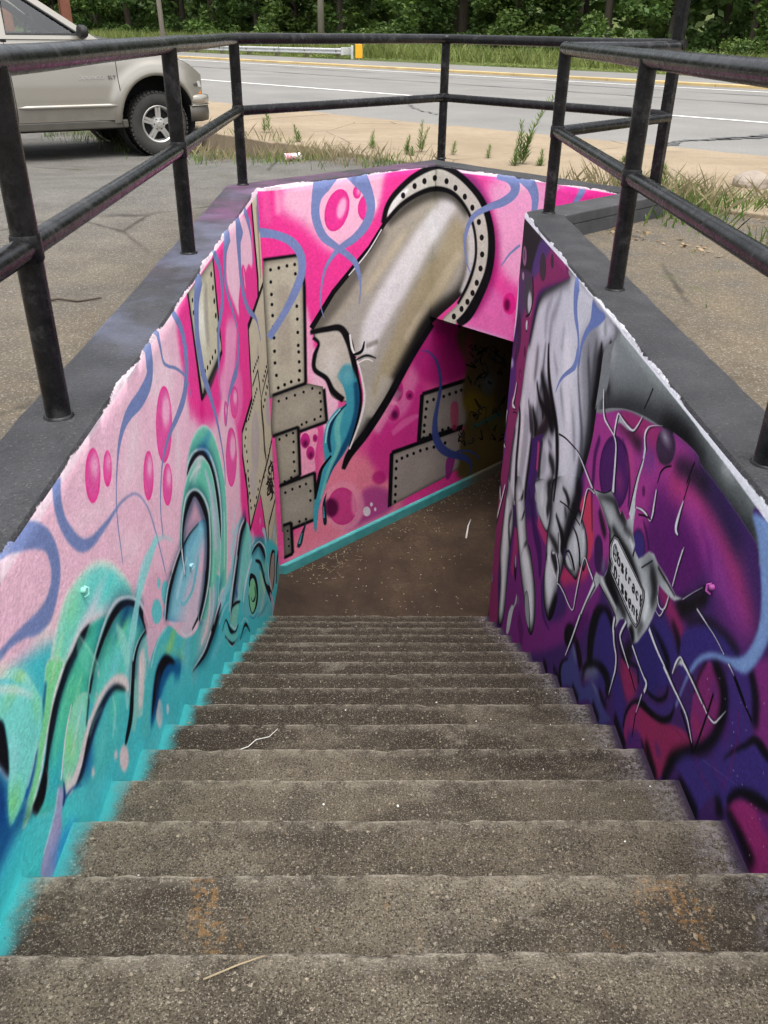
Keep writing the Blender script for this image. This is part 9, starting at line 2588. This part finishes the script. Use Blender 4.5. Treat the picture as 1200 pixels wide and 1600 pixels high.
def verge_grass():
    rng = np.random.default_rng(21)
    n = 85000
    v = rng.uniform(-72, 14, n); u = 23.9 + rng.random(n) ** 1.3 * 6.5
    keep = rng.random(n) < np.clip(0.35 + 0.5 * np.sin(v * 0.9) * np.sin(u * 1.7 + v * 0.3) + 0.35 * (u > 25), 0.12, 1)
    u, v = u[keep], v[keep]
    x = PA.x + DU.x * (u + 0.07 * (v + 8)) + DV.x * v; y = PA.y + DU.y * (u + 0.07 * (v + 8)) + DV.y * v
    P = np.stack([x, y, np.where(u > 27, -0.15, -0.02)], 1)
    tall = np.where(u < 24.6, 0.10, 0.62) * np.where(v < -23, 1.25, 0.9)
    me = blades(rng, P, 1.0, 0.018, 0.5, GRASS, 'verge_grass')
    # scale heights per blade
    co = np.empty(len(me.vertices) * 3, np.float32); me.vertices.foreach_get('co', co); co = co.reshape(-1, 4, 3)
    base = P[:, None, :]
    co = base + (co - base) * np.stack([np.ones_like(tall), np.ones_like(tall), tall], 1)[:, None, :]
    me.vertices.foreach_set('co', co.astype(np.float32).ravel()); me.update()
    tag(link('verge_grass', me), 'tall green grass on the far verge', 'grass', kind='stuff')
verge_grass()

def lot_weeds():
    rng = np.random.default_rng(31)
    def scatter(n, u0, u1, v0, v1, dens=None):
        u = rng.uniform(u0, u1, n); v = rng.uniform(v0, v1, n)
        if dens is not None:
            k = rng.random(n) < dens(u, v); u, v = u[k], v[k]
        well = [(OUT[q].x, OUT[q].y) for q in ('s0', 'a', 'b', 'c', 'd', 's1')]
        ok = [not inside(tuple(UV(a, b)[:2]), well) for a, b in zip(u, v)]
        u, v = u[ok], v[ok]
        P = np.empty((len(u), 3))
        for i, (a, b) in enumerate(zip(u, v)):
            p = UV(a, b); P[i] = (p.x, p.y, ground_z(p.x, p.y) - 0.005 if a < 2.6 else -0.005)
        return P
    noi = lambda u, v: np.array([mnoise.noise(Vector((a * 1.6, b * 1.6, 5.0))) for a, b in zip(u, v)])
    # dry and green grass along the broken edge of the pavement
    kerbd = lambda u, v: np.clip((1 - np.abs(u - 2.35) / 0.5) * (0.45 + 1.3 * noi(u, v)), 0, 1)
    P = scatter(5200, 1.75, 2.75, -8.5, -0.6, kerbd)
    tag(link('dry_grass', blades(rng, P, 0.17, 0.0035, 0.9, DRY, 'dry_grass')), 'dry straw grass along the broken pavement edge', 'grass', kind='stuff')
    P = scatter(9000, 1.4, 2.9, -8.5, -0.4, lambda u, v: np.clip((1 - np.abs(u - 2.2) / 0.65) * (0.35 + 1.5 * noi(u + 9, v)), 0, 1))
    tag(link('green_grass', blades(rng, P, 0.10, 0.0045, 0.8, WEED, 'green_grass')), 'short green grass along the broken pavement edge', 'grass', kind='stuff')
    # rough patch right of the well
    P = scatter(5200, 1.9, 3.4, 0.9, 5.5, lambda u, v: np.clip((1 - np.abs(u - 2.75 - 0.1 * (v - 2)) / 0.75) * (0.55 + 1.4 * noi(u, v + 4)), 0, 1))
    tag(link('dry_grass', blades(rng, P, 0.20, 0.0035, 1.3, DRY, 'dry_grass')), 'dry straw grass beside the right rail corner', 'grass', kind='stuff')
    P = scatter(9000, 1.6, 3.3, 1.2, 5.5, lambda u, v: np.clip((1 - np.abs(u - 2.45) / 0.85) * (0.45 + 1.6 * noi(u + 3, v + 7)), 0, 1))
    tag(link('green_grass', blades(rng, P, 0.15, 0.006, 0.9, WEED, 'green_grass')), 'green weeds and grass beside the right rail corner', 'grass', kind='stuff')
    # thin moss-like tufts in the lot
    P = scatter(3000, -5.0, 2.0, 1.95, 6.0, lambda u, v: np.clip(noi(u * 1.5, v * 1.5) * 2.2 - 0.75, 0, 1))
    tag(link('lot_tufts', blades(rng, P, 0.035, 0.004, 1.2, WEED, 'lot_tufts')), 'tiny grass tufts in the lot right of the stairs', 'grass', kind='stuff')
    # litter of dead leaves and chips
    P = scatter(2600, 1.2, 3.2, 0.7, 5.5, lambda u, v: np.clip(0.25 + 1.4 * noi(u - 4, v + 2), 0, 1))
    P[:, 2] += 0.012
    n = len(P); a = rng.normal(size=(n, 3)); a[:, 2] *= 0.25; a /= np.linalg.norm(a, axis=1)[:, None]; b = rng.normal(size=(n, 3)); b[:, 2] *= .3; b -= a * (a * b).sum(1)[:, None]; b /= np.linalg.norm(b, axis=1)[:, None]
    s = rng.uniform(0.008, 0.028, n)[:, None]
    LITTER = mat_leaf('leaf litter', (0.10, 0.06, 0.03), (0.24, 0.16, 0.09), (0.36, 0.27, 0.16), 0.1, 8.0)
    tag(link('leaf_litter', quads_mesh('leaf_litter', P, a * s, b * s * 0.55, rng.random(n), LITTER)), 'brown leaf litter beside the right rail corner', 'litter', kind='stuff')
lot_weeds()

def weed_plant(x, y, z, h, seed, label):
    rng = np.random.default_rng(seed)
    root = empty('weed_plant', (x, y, z)); tag(root, label, 'weed')
    ns = 1 if h < 0.16 else (2 if h < 0.35 else 3)
    st = MB(); C, X, Y, T = [], [], [], []
    for s in range(ns):
        hh = h * (1 if s == 0 else rng.uniform(0.4, 0.75)); ox, oy = (0, 0) if s == 0 else rng.normal(size=2) * 0.03
        lean = rng.normal(size=2) * 0.05 * hh
        pts = [(ox + lean[0] * t * t * 3, oy + lean[1] * t * t * 3, hh * t - 0.01) for t in np.linspace(0, 1, 7)]
        st.tube(pts, list(np.linspace(0.0045, 0.0015, 7)), 6)
        n = int(34 + 110 * hh)
        for i in range(n):
            t = 0.08 + 0.92 * i / n; k = t * 6; a_ = pts[min(int(k), 5)]; b_ = pts[min(int(k) + 1, 6)]; f = k - int(k)
            c = np.array(a_) * (1 - f) + np.array(b_) * f
            an = i * 2.4 + rng.uniform(-.3, .3); L = (0.020 + 0.022 * (1 - t)) * rng.uniform(0.7, 1.2) * (0.8 + h)
            d = np.array([math.cos(an), math.sin(an), 0.75 + 0.5 * t]); d /= np.linalg.norm(d)
            w_ = np.cross(d, [0, 0, 1]); w_ /= np.linalg.norm(w_)
            C.append(c + d * L); X.append(d * L); Y.append(w_ * L * 0.16); T.append(rng.random() * 0.8)
    st.build('stem', WEEDSTEM, root)
    link('leaves', quads_mesh('leaves', np.array(C), np.array(X), np.array(Y), np.array(T), WEED), root)
WEEDSTEM = plain('weed stem', (0.12, 0.16, 0.05), 0.7)
for i, (x, y, h, lab) in enumerate((
    (-0.45, 10.6, 0.30, 'thin weed growing just right of the SUV bumper'), (-0.03, 9.6, 0.20, 'small weed at the pavement edge above the paper cup'),
    (0.83, 9.12, 0.18, 'single weed in the pavement joint midway between two rail posts'), (1.19, 8.62, 0.20, 'left weed of the pair beside the far corner rail post'),
    (1.34, 8.79, 0.33, 'taller right weed of the pair beside the far corner rail post'), (1.25, 8.5, 0.10, 'tiny weed between the pair at the far corner rail post'),
    (1.68, 8.6, 0.15, 'weed just right of the far corner rail post'), (2.02, 8.35, 0.15, 'thin bare weed on the pavement behind the tunnel wall coping'),
    (2.31, 7.95, 0.66, 'tallest weed, standing behind the tunnel wall coping'), (2.22, 7.85, 0.30, 'leafy weed at the foot of the tallest weed'),
    (2.47, 7.84, 0.17, 'low weed right of the tallest weed'), (3.36, 8.0, 0.22, 'weed seen between the two right rail posts'),
    (3.40, 6.95, 0.28, 'weed right behind the tall corner post'), (-0.75, 10.1, 0.16, 'low weed near the front tyre of the SUV'))):
    u, v = toUV(x, y)
    weed_plant(x, y, 0.0 if u > 2.62 else ground_z(x, y), h, 100 + i, lab)

# ------------------------------------------------------------------ guardrail, poles, marker
GALV = plain('galvanised steel', (0.58, 0.59, 0.59), 0.4, metal=0.3, var=0.12)
POSTM = plain('weathered timber post', (0.16, 0.13, 0.10), 0.9, bump=0.3)
def guardrail():
    v1, v0 = -24.6, -84.0
    P = lambda v, du=0.0, z=0.0: UV(23.75 + du + UROAD(v), v, z)
    root = empty('guardrail', P(v1)); off = root.location.copy()
    tag(root, 'grey steel guardrail along the far side of the road', 'guardrail')
    drop = lambda vv, z: 0.15 + (z - 0.44) * 0.70 - 0.008 * (v1 - vv)     # the verge falls away to the left
    prof = [(0.0, 0.44), (-0.045, 0.47), (-0.05, 0.52), (0.0, 0.56), (0.012, 0.595), (0.0, 0.63), (-0.05, 0.67), (-0.045, 0.72), (0.0, 0.75)]
    v = v1
    while v > v0:
        a, b = v, max(v - 3.81, v0)
        m = MB(); vs = []; fs = []
        for vv in (a + 0.1, b):
            for du, z in prof: vs.append(P(vv, du, drop(vv, z)) - off)
        k = len(prof)
        for j in range(k - 1): fs.append((j, j + 1, k + j + 1, k + j))
        m.add(vs, fs).build('beam', GALV, root)
        for vv in (a - 0.3, a - 2.2):
            if vv < v0: continue
            p = MB(); p.box(P(vv, 0.16, drop(vv, 0.45)) - off, (0.08, 0.07, 0.24)); p.box(P(vv, 0.05, drop(vv, 0.6)) - off, (0.05, 0.06, 0.10)); p.build('post', POSTM, root)
        v -= 3.81
    e = MB(); e.box(P(v1 + 0.35, 0.0, 0.27) - off, (0.06, 0.30, 0.14), Matrix.Rotation(R(-47), 3, 'Z')); e.box(P(v1 + 0.62, 0.02, 0.22) - off, (0.05, 0.05, 0.26)); e.build('end_terminal', GALV, root, bevel=0.02)
guardrail()
YM = plain('yellow marker plate', (0.85, 0.38, 0.01), 0.5, var=0.06)
mk = empty('marker_post', UV(23.72 + UROAD(-23.6), -23.55, 0)); tag(mk, 'yellow-orange marker plate at the end of the guardrail', 'marker')
_m = MB(); _m.box((0, 0, 0.29), (0.14, 0.02, 0.25), Matrix.Rotation(R(10), 3, 'Z')); _m.build('plate', YM, mk, bevel=0.01)
_m = MB(); _m.box((0.01, 0.05, 0.25), (0.03, 0.025, 0.30)); _m.build('post', GALV, mk)

WOOD = NT('weathered pole timber'); _p = WOOD.obj()
WOODM = WOOD.fin(WOOD.mix(WOOD.noise(WOOD.scale(_p, (8, 8, 0.7)), 3, 5), (0.20, 0.17, 0.135), (0.40, 0.36, 0.30)), 0.9, WOOD.bump(WOOD.noise(WOOD.scale(_p, (20, 20, 1)), 3, 4), 0.5, 0.01))
def utility_pole(x, y, r, h, label, arm=True, lean=0.0):
    root = empty('utility_pole', (x, y, -0.4)); tag(root, label, 'pole')
    m = MB(); m.tube([(0, 0, 0), (lean * h * .5, 0, h * 0.5), (lean * h, 0, h)], [r, r * 0.85, r * 0.65], 14); m.build('shaft', WOODM, root, smooth=True)
    if arm:
        a = MB(); d = DU * 1.1; c = Vector((lean * h, 0, h - 0.8))
        a.box(c, (1.2, 0.06, 0.07), Matrix.Rotation(math.atan2(DU.y, DU.x), 3, 'Z')); a.build('crossarm', WOODM, root)
        for t in (-1, -0.4, 0.4, 1):
            i_ = MB(); i_.lathe([(0.02, 0.06), (0.05, 0.08), (0.03, 0.12), (0.05, 0.15), (0.02, 0.2)], 10, c=tuple(c + d * t)); i_.build('insulator', GALV, root)
utility_pole(-1.5, 45.2, 0.165, 10.5, 'pale wooden utility pole behind the end of the guardrail')
utility_pole(-8.62, 43.7, 0.115, 10, 'slim leaning wooden pole behind the guardrail on the left', lean=-0.03)
def trunk_pole(x, y, r, label, h=11, lean=0.02):
    root = empty('bare_trunk_tree', (x, y, -0.4)); tag(root, label, 'tree')
    m = MB(); m.tube([(lean * z + 0.1 * mnoise.noise(Vector((x, z * .2, 0))), 0, z) for z in np.linspace(0, h, 8)], list(np.linspace(r, r * 0.5, 8)), 10); m.build('trunk', WOODM, root, smooth=True)
    rng = np.random.default_rng(int(abs(x * 10)))
    link('crown', leaf_cloud(rng, [(rng.normal() * 1.4 + lean * h, rng.normal() * 1.4, h + rng.normal() * 1.1, rng.uniform(.6, 1.1)) for _ in range(22)], 90, 0.14, 'crown', LEAF), root)
trunk_pole(11.0, 47.0, 0.13, 'slim bare tree trunk in front of the wood, left of the right railing')
trunk_pole(14.1, 42.0, 0.17, 'pale bare tree trunk just left of the tall black post')
RUST = NT('rusty steel'); _p = RUST.obj()
RUSTM = RUST.fin(RUST.mix(RUST.noise(_p, 6, 6), (0.10, 0.03, 0.018), (0.20, 0.075, 0.04)), 0.85, RUST.bump(RUST.noise(_p, 40, 4), 0.5, 0.01))
rc = empty('steel_column', (-7.5, 26.0, -0.35), R(30)); tag(rc, 'rusty red steel column standing behind the SUV', 'column')
_m = MB(); _m.box((0, -0.11, 3.0), (0.13, 0.012, 3.0)); _m.box((0, 0.11, 3.0), (0.13, 0.012, 3.0)); _m.box((0, 0, 3.0), (0.012, 0.10, 3.0)); _m.build('shaft', RUSTM, rc)
_m = MB(); _m.box((0, 0, 0.02), (0.22, 0.22, 0.02)); _m.build('base_plate', RUSTM, rc)
for x, y in ((-.16, -.16), (.16, -.16), (-.16, .16), (.16, .16)):
    _m = MB(); _m.lathe([(0.001, 0.07), (0.02, 0.07), (0.02, 0.03)], 6, c=(x, y, 0)); _m.build('bolt', RUSTM, rc)
ORNG = plain('orange painted steel', (0.42, 0.13, 0.04), 0.7, var=0.2)
oc = empty('sign_post', (-8.9, 25.5, -0.35)); tag(oc, 'orange-brown post top showing above the SUV bonnet', 'post')
_m = MB(); _m.tube([(0, 0, 0), (0, 0, 5.5)], 0.12, 14); _m.build('shaft', ORNG, oc, smooth=True)

# ------------------------------------------------------------------ paper cup
CUPW = plain('white paper', (0.80, 0.76, 0.76), 0.6, var=0.05)
CUPP = plain('pink print', (0.75, 0.30, 0.36), 0.6, var=0.1); CUPR = plain('red print', (0.62, 0.02, 0.03), 0.6, var=0.05)
def cup():
    root = empty('paper_cup', (0.10, 8.50, ground_z(0.10, 8.50) + 0.048)); tag(root, 'crushed white and pink paper cup lying in the weeds by the kerb', 'cup')
    root.rotation_euler = (R(-4), R(-96), R(12))
    L = 0.17
    sh = lambda t: 0.031 + 0.014 * t
    m = MB(); m.lathe([(0.001, 0.0), (sh(0), 0.0), (sh(.5), L * .5), (sh(1), L), (sh(1) + 0.004, L + 0.003), (sh(1) + .001, L + 0.006), (sh(1) - 0.002, L), (sh(0) - .002, 0.004)], 28)
    m.v = [(x * (1 - 0.12 * math.sin(9 * z)), y, z) for x, y, z in m.v]
    m.build('cup_body', CUPW, root, smooth=True, auto=R(50))
    def patch(name, f, mat, da, n=10):
        p = MB(); vs = []; fs = []
        for i in range(n):
            a, t = f(i / n); r_ = sh(t) + da; vs.append((r_ * math.cos(a) * (1 - 0.12 * math.sin(9 * t * L)), r_ * math.sin(a), t * L))
        p.add(vs, [tuple(range(n))]).build(name, mat, root)
    for c in (0.0, 2.1, 4.2, math.pi * 1.4):
        for r_, mt, d in ((0.030, CUPR, 0.0012), (0.020, CUPW, 0.0018), (0.011, CUPR, 0.0024)):
            patch('printed_ring', lambda q, c=c, r_=r_: (c + r_ * math.cos(2 * math.pi * q) / 0.039, 0.52 + r_ * math.sin(2 * math.pi * q) / L), mt, d, 20)
    band = MB(); band.lathe([(sh(.62) + .0008, .62 * L), (sh(.97) + .0008, .97 * L)], 28)
    band.v = [(x * (1 - 0.12 * math.sin(9 * z)), y, z) for x, y, z in band.v]
    band.build('printed_band', CUPP, root, smooth=True)
cup()

# ------------------------------------------------------------------ small things on the stairs and the lot
STONE = plain('field stone', (0.26, 0.22, 0.18), 0.9, bump=0.5, scale=9)
def stone(x, y, z, r, seed, label):
    bm = bmesh.new(); bmesh.ops.create_icosphere(bm, subdivisions=3, radius=r)
    for v in bm.verts:
        v.co *= 1 + 0.35 * mnoise.noise(v.co / r * 0.9 + Vector((seed, 0, 0))); v.co.z *= 0.6
    me = bpy.data.meshes.new('loose_stone'); bm.to_mesh(me); bm.free(); me.materials.append(STONE)
    o = link('loose_stone', me); o.location = (x, y, z); tag(o, label, 'stone')
stone(4.10, 6.72, 0.05, 0.16, 4, 'large tan stone in the rough grass at the right edge')
stone(3.95, 6.2, 0.02, 0.07, 7, 'small stone below the large tan stone at the right edge')

TWIG = plain('dry twig', (0.30, 0.24, 0.15), 0.9); TWIGD = plain('dark twig', (0.06, 0.045, 0.03), 0.9); STRING = plain('white string', (0.72, 0.71, 0.68), 0.8)
def on_step(x, y):
    k = math.ceil(y / RUN - 1e-6); return NOSE0 - k * RISE if y < 15 * RUN else ZF
def strand(name, pts, r, mat, label, cat):
    P = [Vector(p) for p in pts]
    m = MB(); m.tube([p - P[0] for p in P], [r * (1 - 0.5 * i / len(P)) for i in range(len(P))], 6)
    o = m.build(name, mat, smooth=True); o.location = P[0]; tag(o, label, cat)
z0 = on_step(0, -0.02) + 0.006
strand('twig', [(0.50, -0.06, z0), (0.56, -0.035, z0 + .004), (0.61, -0.015, z0 + .002)], 0.0022, TWIG, 'thin straw lying on the nearest stair tread', 'twig')
z4 = on_step(0, 4.1 * RUN - .2)
strand('string', [(0.16, 1.30, on_step(0, 1.3) + .004), (0.20, 1.305, on_step(0, 1.3) + .006), (0.235, 1.33, on_step(0, 1.33) + .004), (0.28, 1.345, on_step(0, 1.34) + .007), (0.31, 1.385, on_step(0, 1.385) + .005), (0.345, 1.40, on_step(0, 1.40) + .007), (0.37, 1.44, on_step(0, 1.44) + .004), (0.42, 1.455, on_step(0, 1.45) + .005), (0.45, 1.50, on_step(0, 1.5) + .004)], 0.0022, STRING, 'white string lying on a stair tread by the turquoise wall', 'string')
strand('twig', [(-0.78, 3.05, 0.006), (-0.70, 3.10, 0.012), (-0.60, 3.08, 0.006), (-0.50, 3.13, 0.010)], 0.006, TWIGD, 'dark twig on the asphalt left of the stairwell', 'twig')
strand('stick', [UV(1.72, 0.75, ZF + .01), UV(1.90, 0.62, ZF + .014), UV(2.02, 0.55, ZF + .01)], 0.009, STRING, 'pale stick lying on the tunnel floor', 'stick')
strand('twig', [(0.05, -0.06, z0), (0.075, -0.075, z0 + .004), (0.10, -0.10, z0)], 0.004, TWIGD, 'short dark twig at the left end of the nearest stair tread', 'twig')
def crumbs():
    rng = np.random.default_rng(14)
    m = MB()
    for i in range(170):
        if i < 110:
            y = rng.uniform(0.25, 4.55); x = rng.uniform(0.12, W - 0.06)
            if rng.random() < 0.4: x = W - 0.06 - abs(rng.normal()) * 0.12
            z = on_step(x, y)
        else:
            p = UV(rng.uniform(0.05, 2.6), rng.uniform(0.1, 1.5)); x, y, z = p.x, p.y, ZF
            if y < 15 * RUN + .02 or x > W + 1.2: continue
        s = rng.uniform(0.001, 0.003) * (1 if rng.random() < 0.93 else 1.5)
        m.box((x, y, z + s * .6), (s, s * rng.uniform(.5, 1.6), s * .5), Matrix.Rotation(rng.uniform(0, 3), 3, 'Z'))
    tag(m.build('litter_crumbs', STRING), 'white crumbs of paint and paper scattered over the stairs', 'litter', kind='stuff')
    n = 420
    uu = rng.uniform(0.02, 3.2, n); vv = np.where(rng.random(n) < 0.5, 0.05 + np.abs(rng.normal(size=n)) * 0.16, rng.uniform(0.05, 1.75, n))
    Pn = np.array([tuple(UV(a_, b_, ZF + 0.006)) for a_, b_ in zip(uu, vv)]); ok = (Pn[:, 1] > 15 * RUN + 0.02) & ~((Pn[:, 0] > W) & (vv > 1.78)); Pn = Pn[ok]; n = len(Pn)
    a = rng.normal(size=(n, 3)); a[:, 2] *= 0.15; a /= np.linalg.norm(a, axis=1)[:, None]; b = np.cross(a, [0, 0, 1.0]); b /= np.linalg.norm(b, axis=1)[:, None]
    s_ = rng.uniform(0.004, 0.016, n)[:, None]
    DIRT = mat_leaf('floor debris', (0.04, 0.028, 0.018), (0.14, 0.10, 0.06), (0.34, 0.29, 0.2), 0.05, 9.0)
    tag(link('floor_debris', quads_mesh('floor_debris', Pn, a * s_, b * s_ * 0.5, rng.random(n), DIRT)), 'brown leaf crumbs scattered over the tunnel landing', 'litter', kind='stuff')
    n = 320
    xs = np.where(rng.random(n) < 0.5, rng.uniform(0.05, W - 0.05, n), np.where(rng.random(n) < 0.5, 0.04 + np.abs(rng.normal(size=n)) * 0.08, W - 0.04 - np.abs(rng.normal(size=n)) * 0.08)); ys = (np.floor(rng.uniform(0, 15, n)) + np.where(rng.random(n) < 0.6, rng.uniform(0.02, 0.25, n), rng.uniform(0.1, 0.95, n))) * RUN
    Pn = np.array([(x_, y_, on_step(x_, y_) + 0.006) for x_, y_ in zip(xs, ys)])
    a = rng.normal(size=(n, 3)); a[:, 2] *= 0.2; a /= np.linalg.norm(a, axis=1)[:, None]; b = np.cross(a, [0, 0, 1.0]); b /= np.linalg.norm(b, axis=1)[:, None]
    s_ = rng.uniform(0.003, 0.010, n)[:, None]
    tag(link('stair_debris', quads_mesh('stair_debris', Pn, a * s_, b * s_ * 0.5, rng.random(n), DIRT)), 'brown leaf crumbs caught along the stair treads', 'litter', kind='stuff')
    # dead straw at the foot of the far wall
    m = MB()
    for i in range(22):
        p = UV(rng.uniform(0.25, 0.75), rng.uniform(0.10, 0.42), ZF + 0.006); a = rng.uniform(0, 3.1); L = rng.uniform(0.03, 0.09)
        m.tube([p, p + Vector((math.cos(a) * L, math.sin(a) * L, 0.004))], 0.0013, 4)
    tag(m.build('straw_litter', TWIG), 'dry straw scattered on the landing by the far wall', 'litter', kind='stuff')
crumbs()
# painted-over anchor bolts left in the walls
def bolt(wallobj, p, sx, mat):
    m = MB(); m.lathe([(0.001, 0.013), (0.006, 0.013), (0.009, 0.009), (0.009, 0.0), (0.013, -0.002)], 14, 'X'); m.v = [(p[0] + sx * x, p[1] + y, p[2] + z) for x, y, z in m.v]
    m.tube([(p[0] + sx * .004, p[1] + .006, p[2] + .008), (p[0] + sx * .014, p[1] + .012, p[2] + .002), (p[0] + sx * .015, p[1] + .009, p[2] - .018), (p[0] + sx * .006, p[1] - .004, p[2] - .022)], 0.0035, 8)
    m.build('anchor_bolt', mat, wallobj, smooth=True)
MINTM = plain('mint over-paint', (0.25, 0.62, 0.52), 0.5); MAGM = plain('magenta over-paint', (0.38, 0.06, 0.30), 0.5)
bolt(left_wall, (0, 0.97, -0.21), 1, MINTM); bolt(left_wall, (0, 2.22, -0.95), 1, plain('pale cyan over-paint', (0.30, 0.58, 0.66), 0.5)); bolt(right_wall, (W, 1.0, -0.215), -1, MAGM)
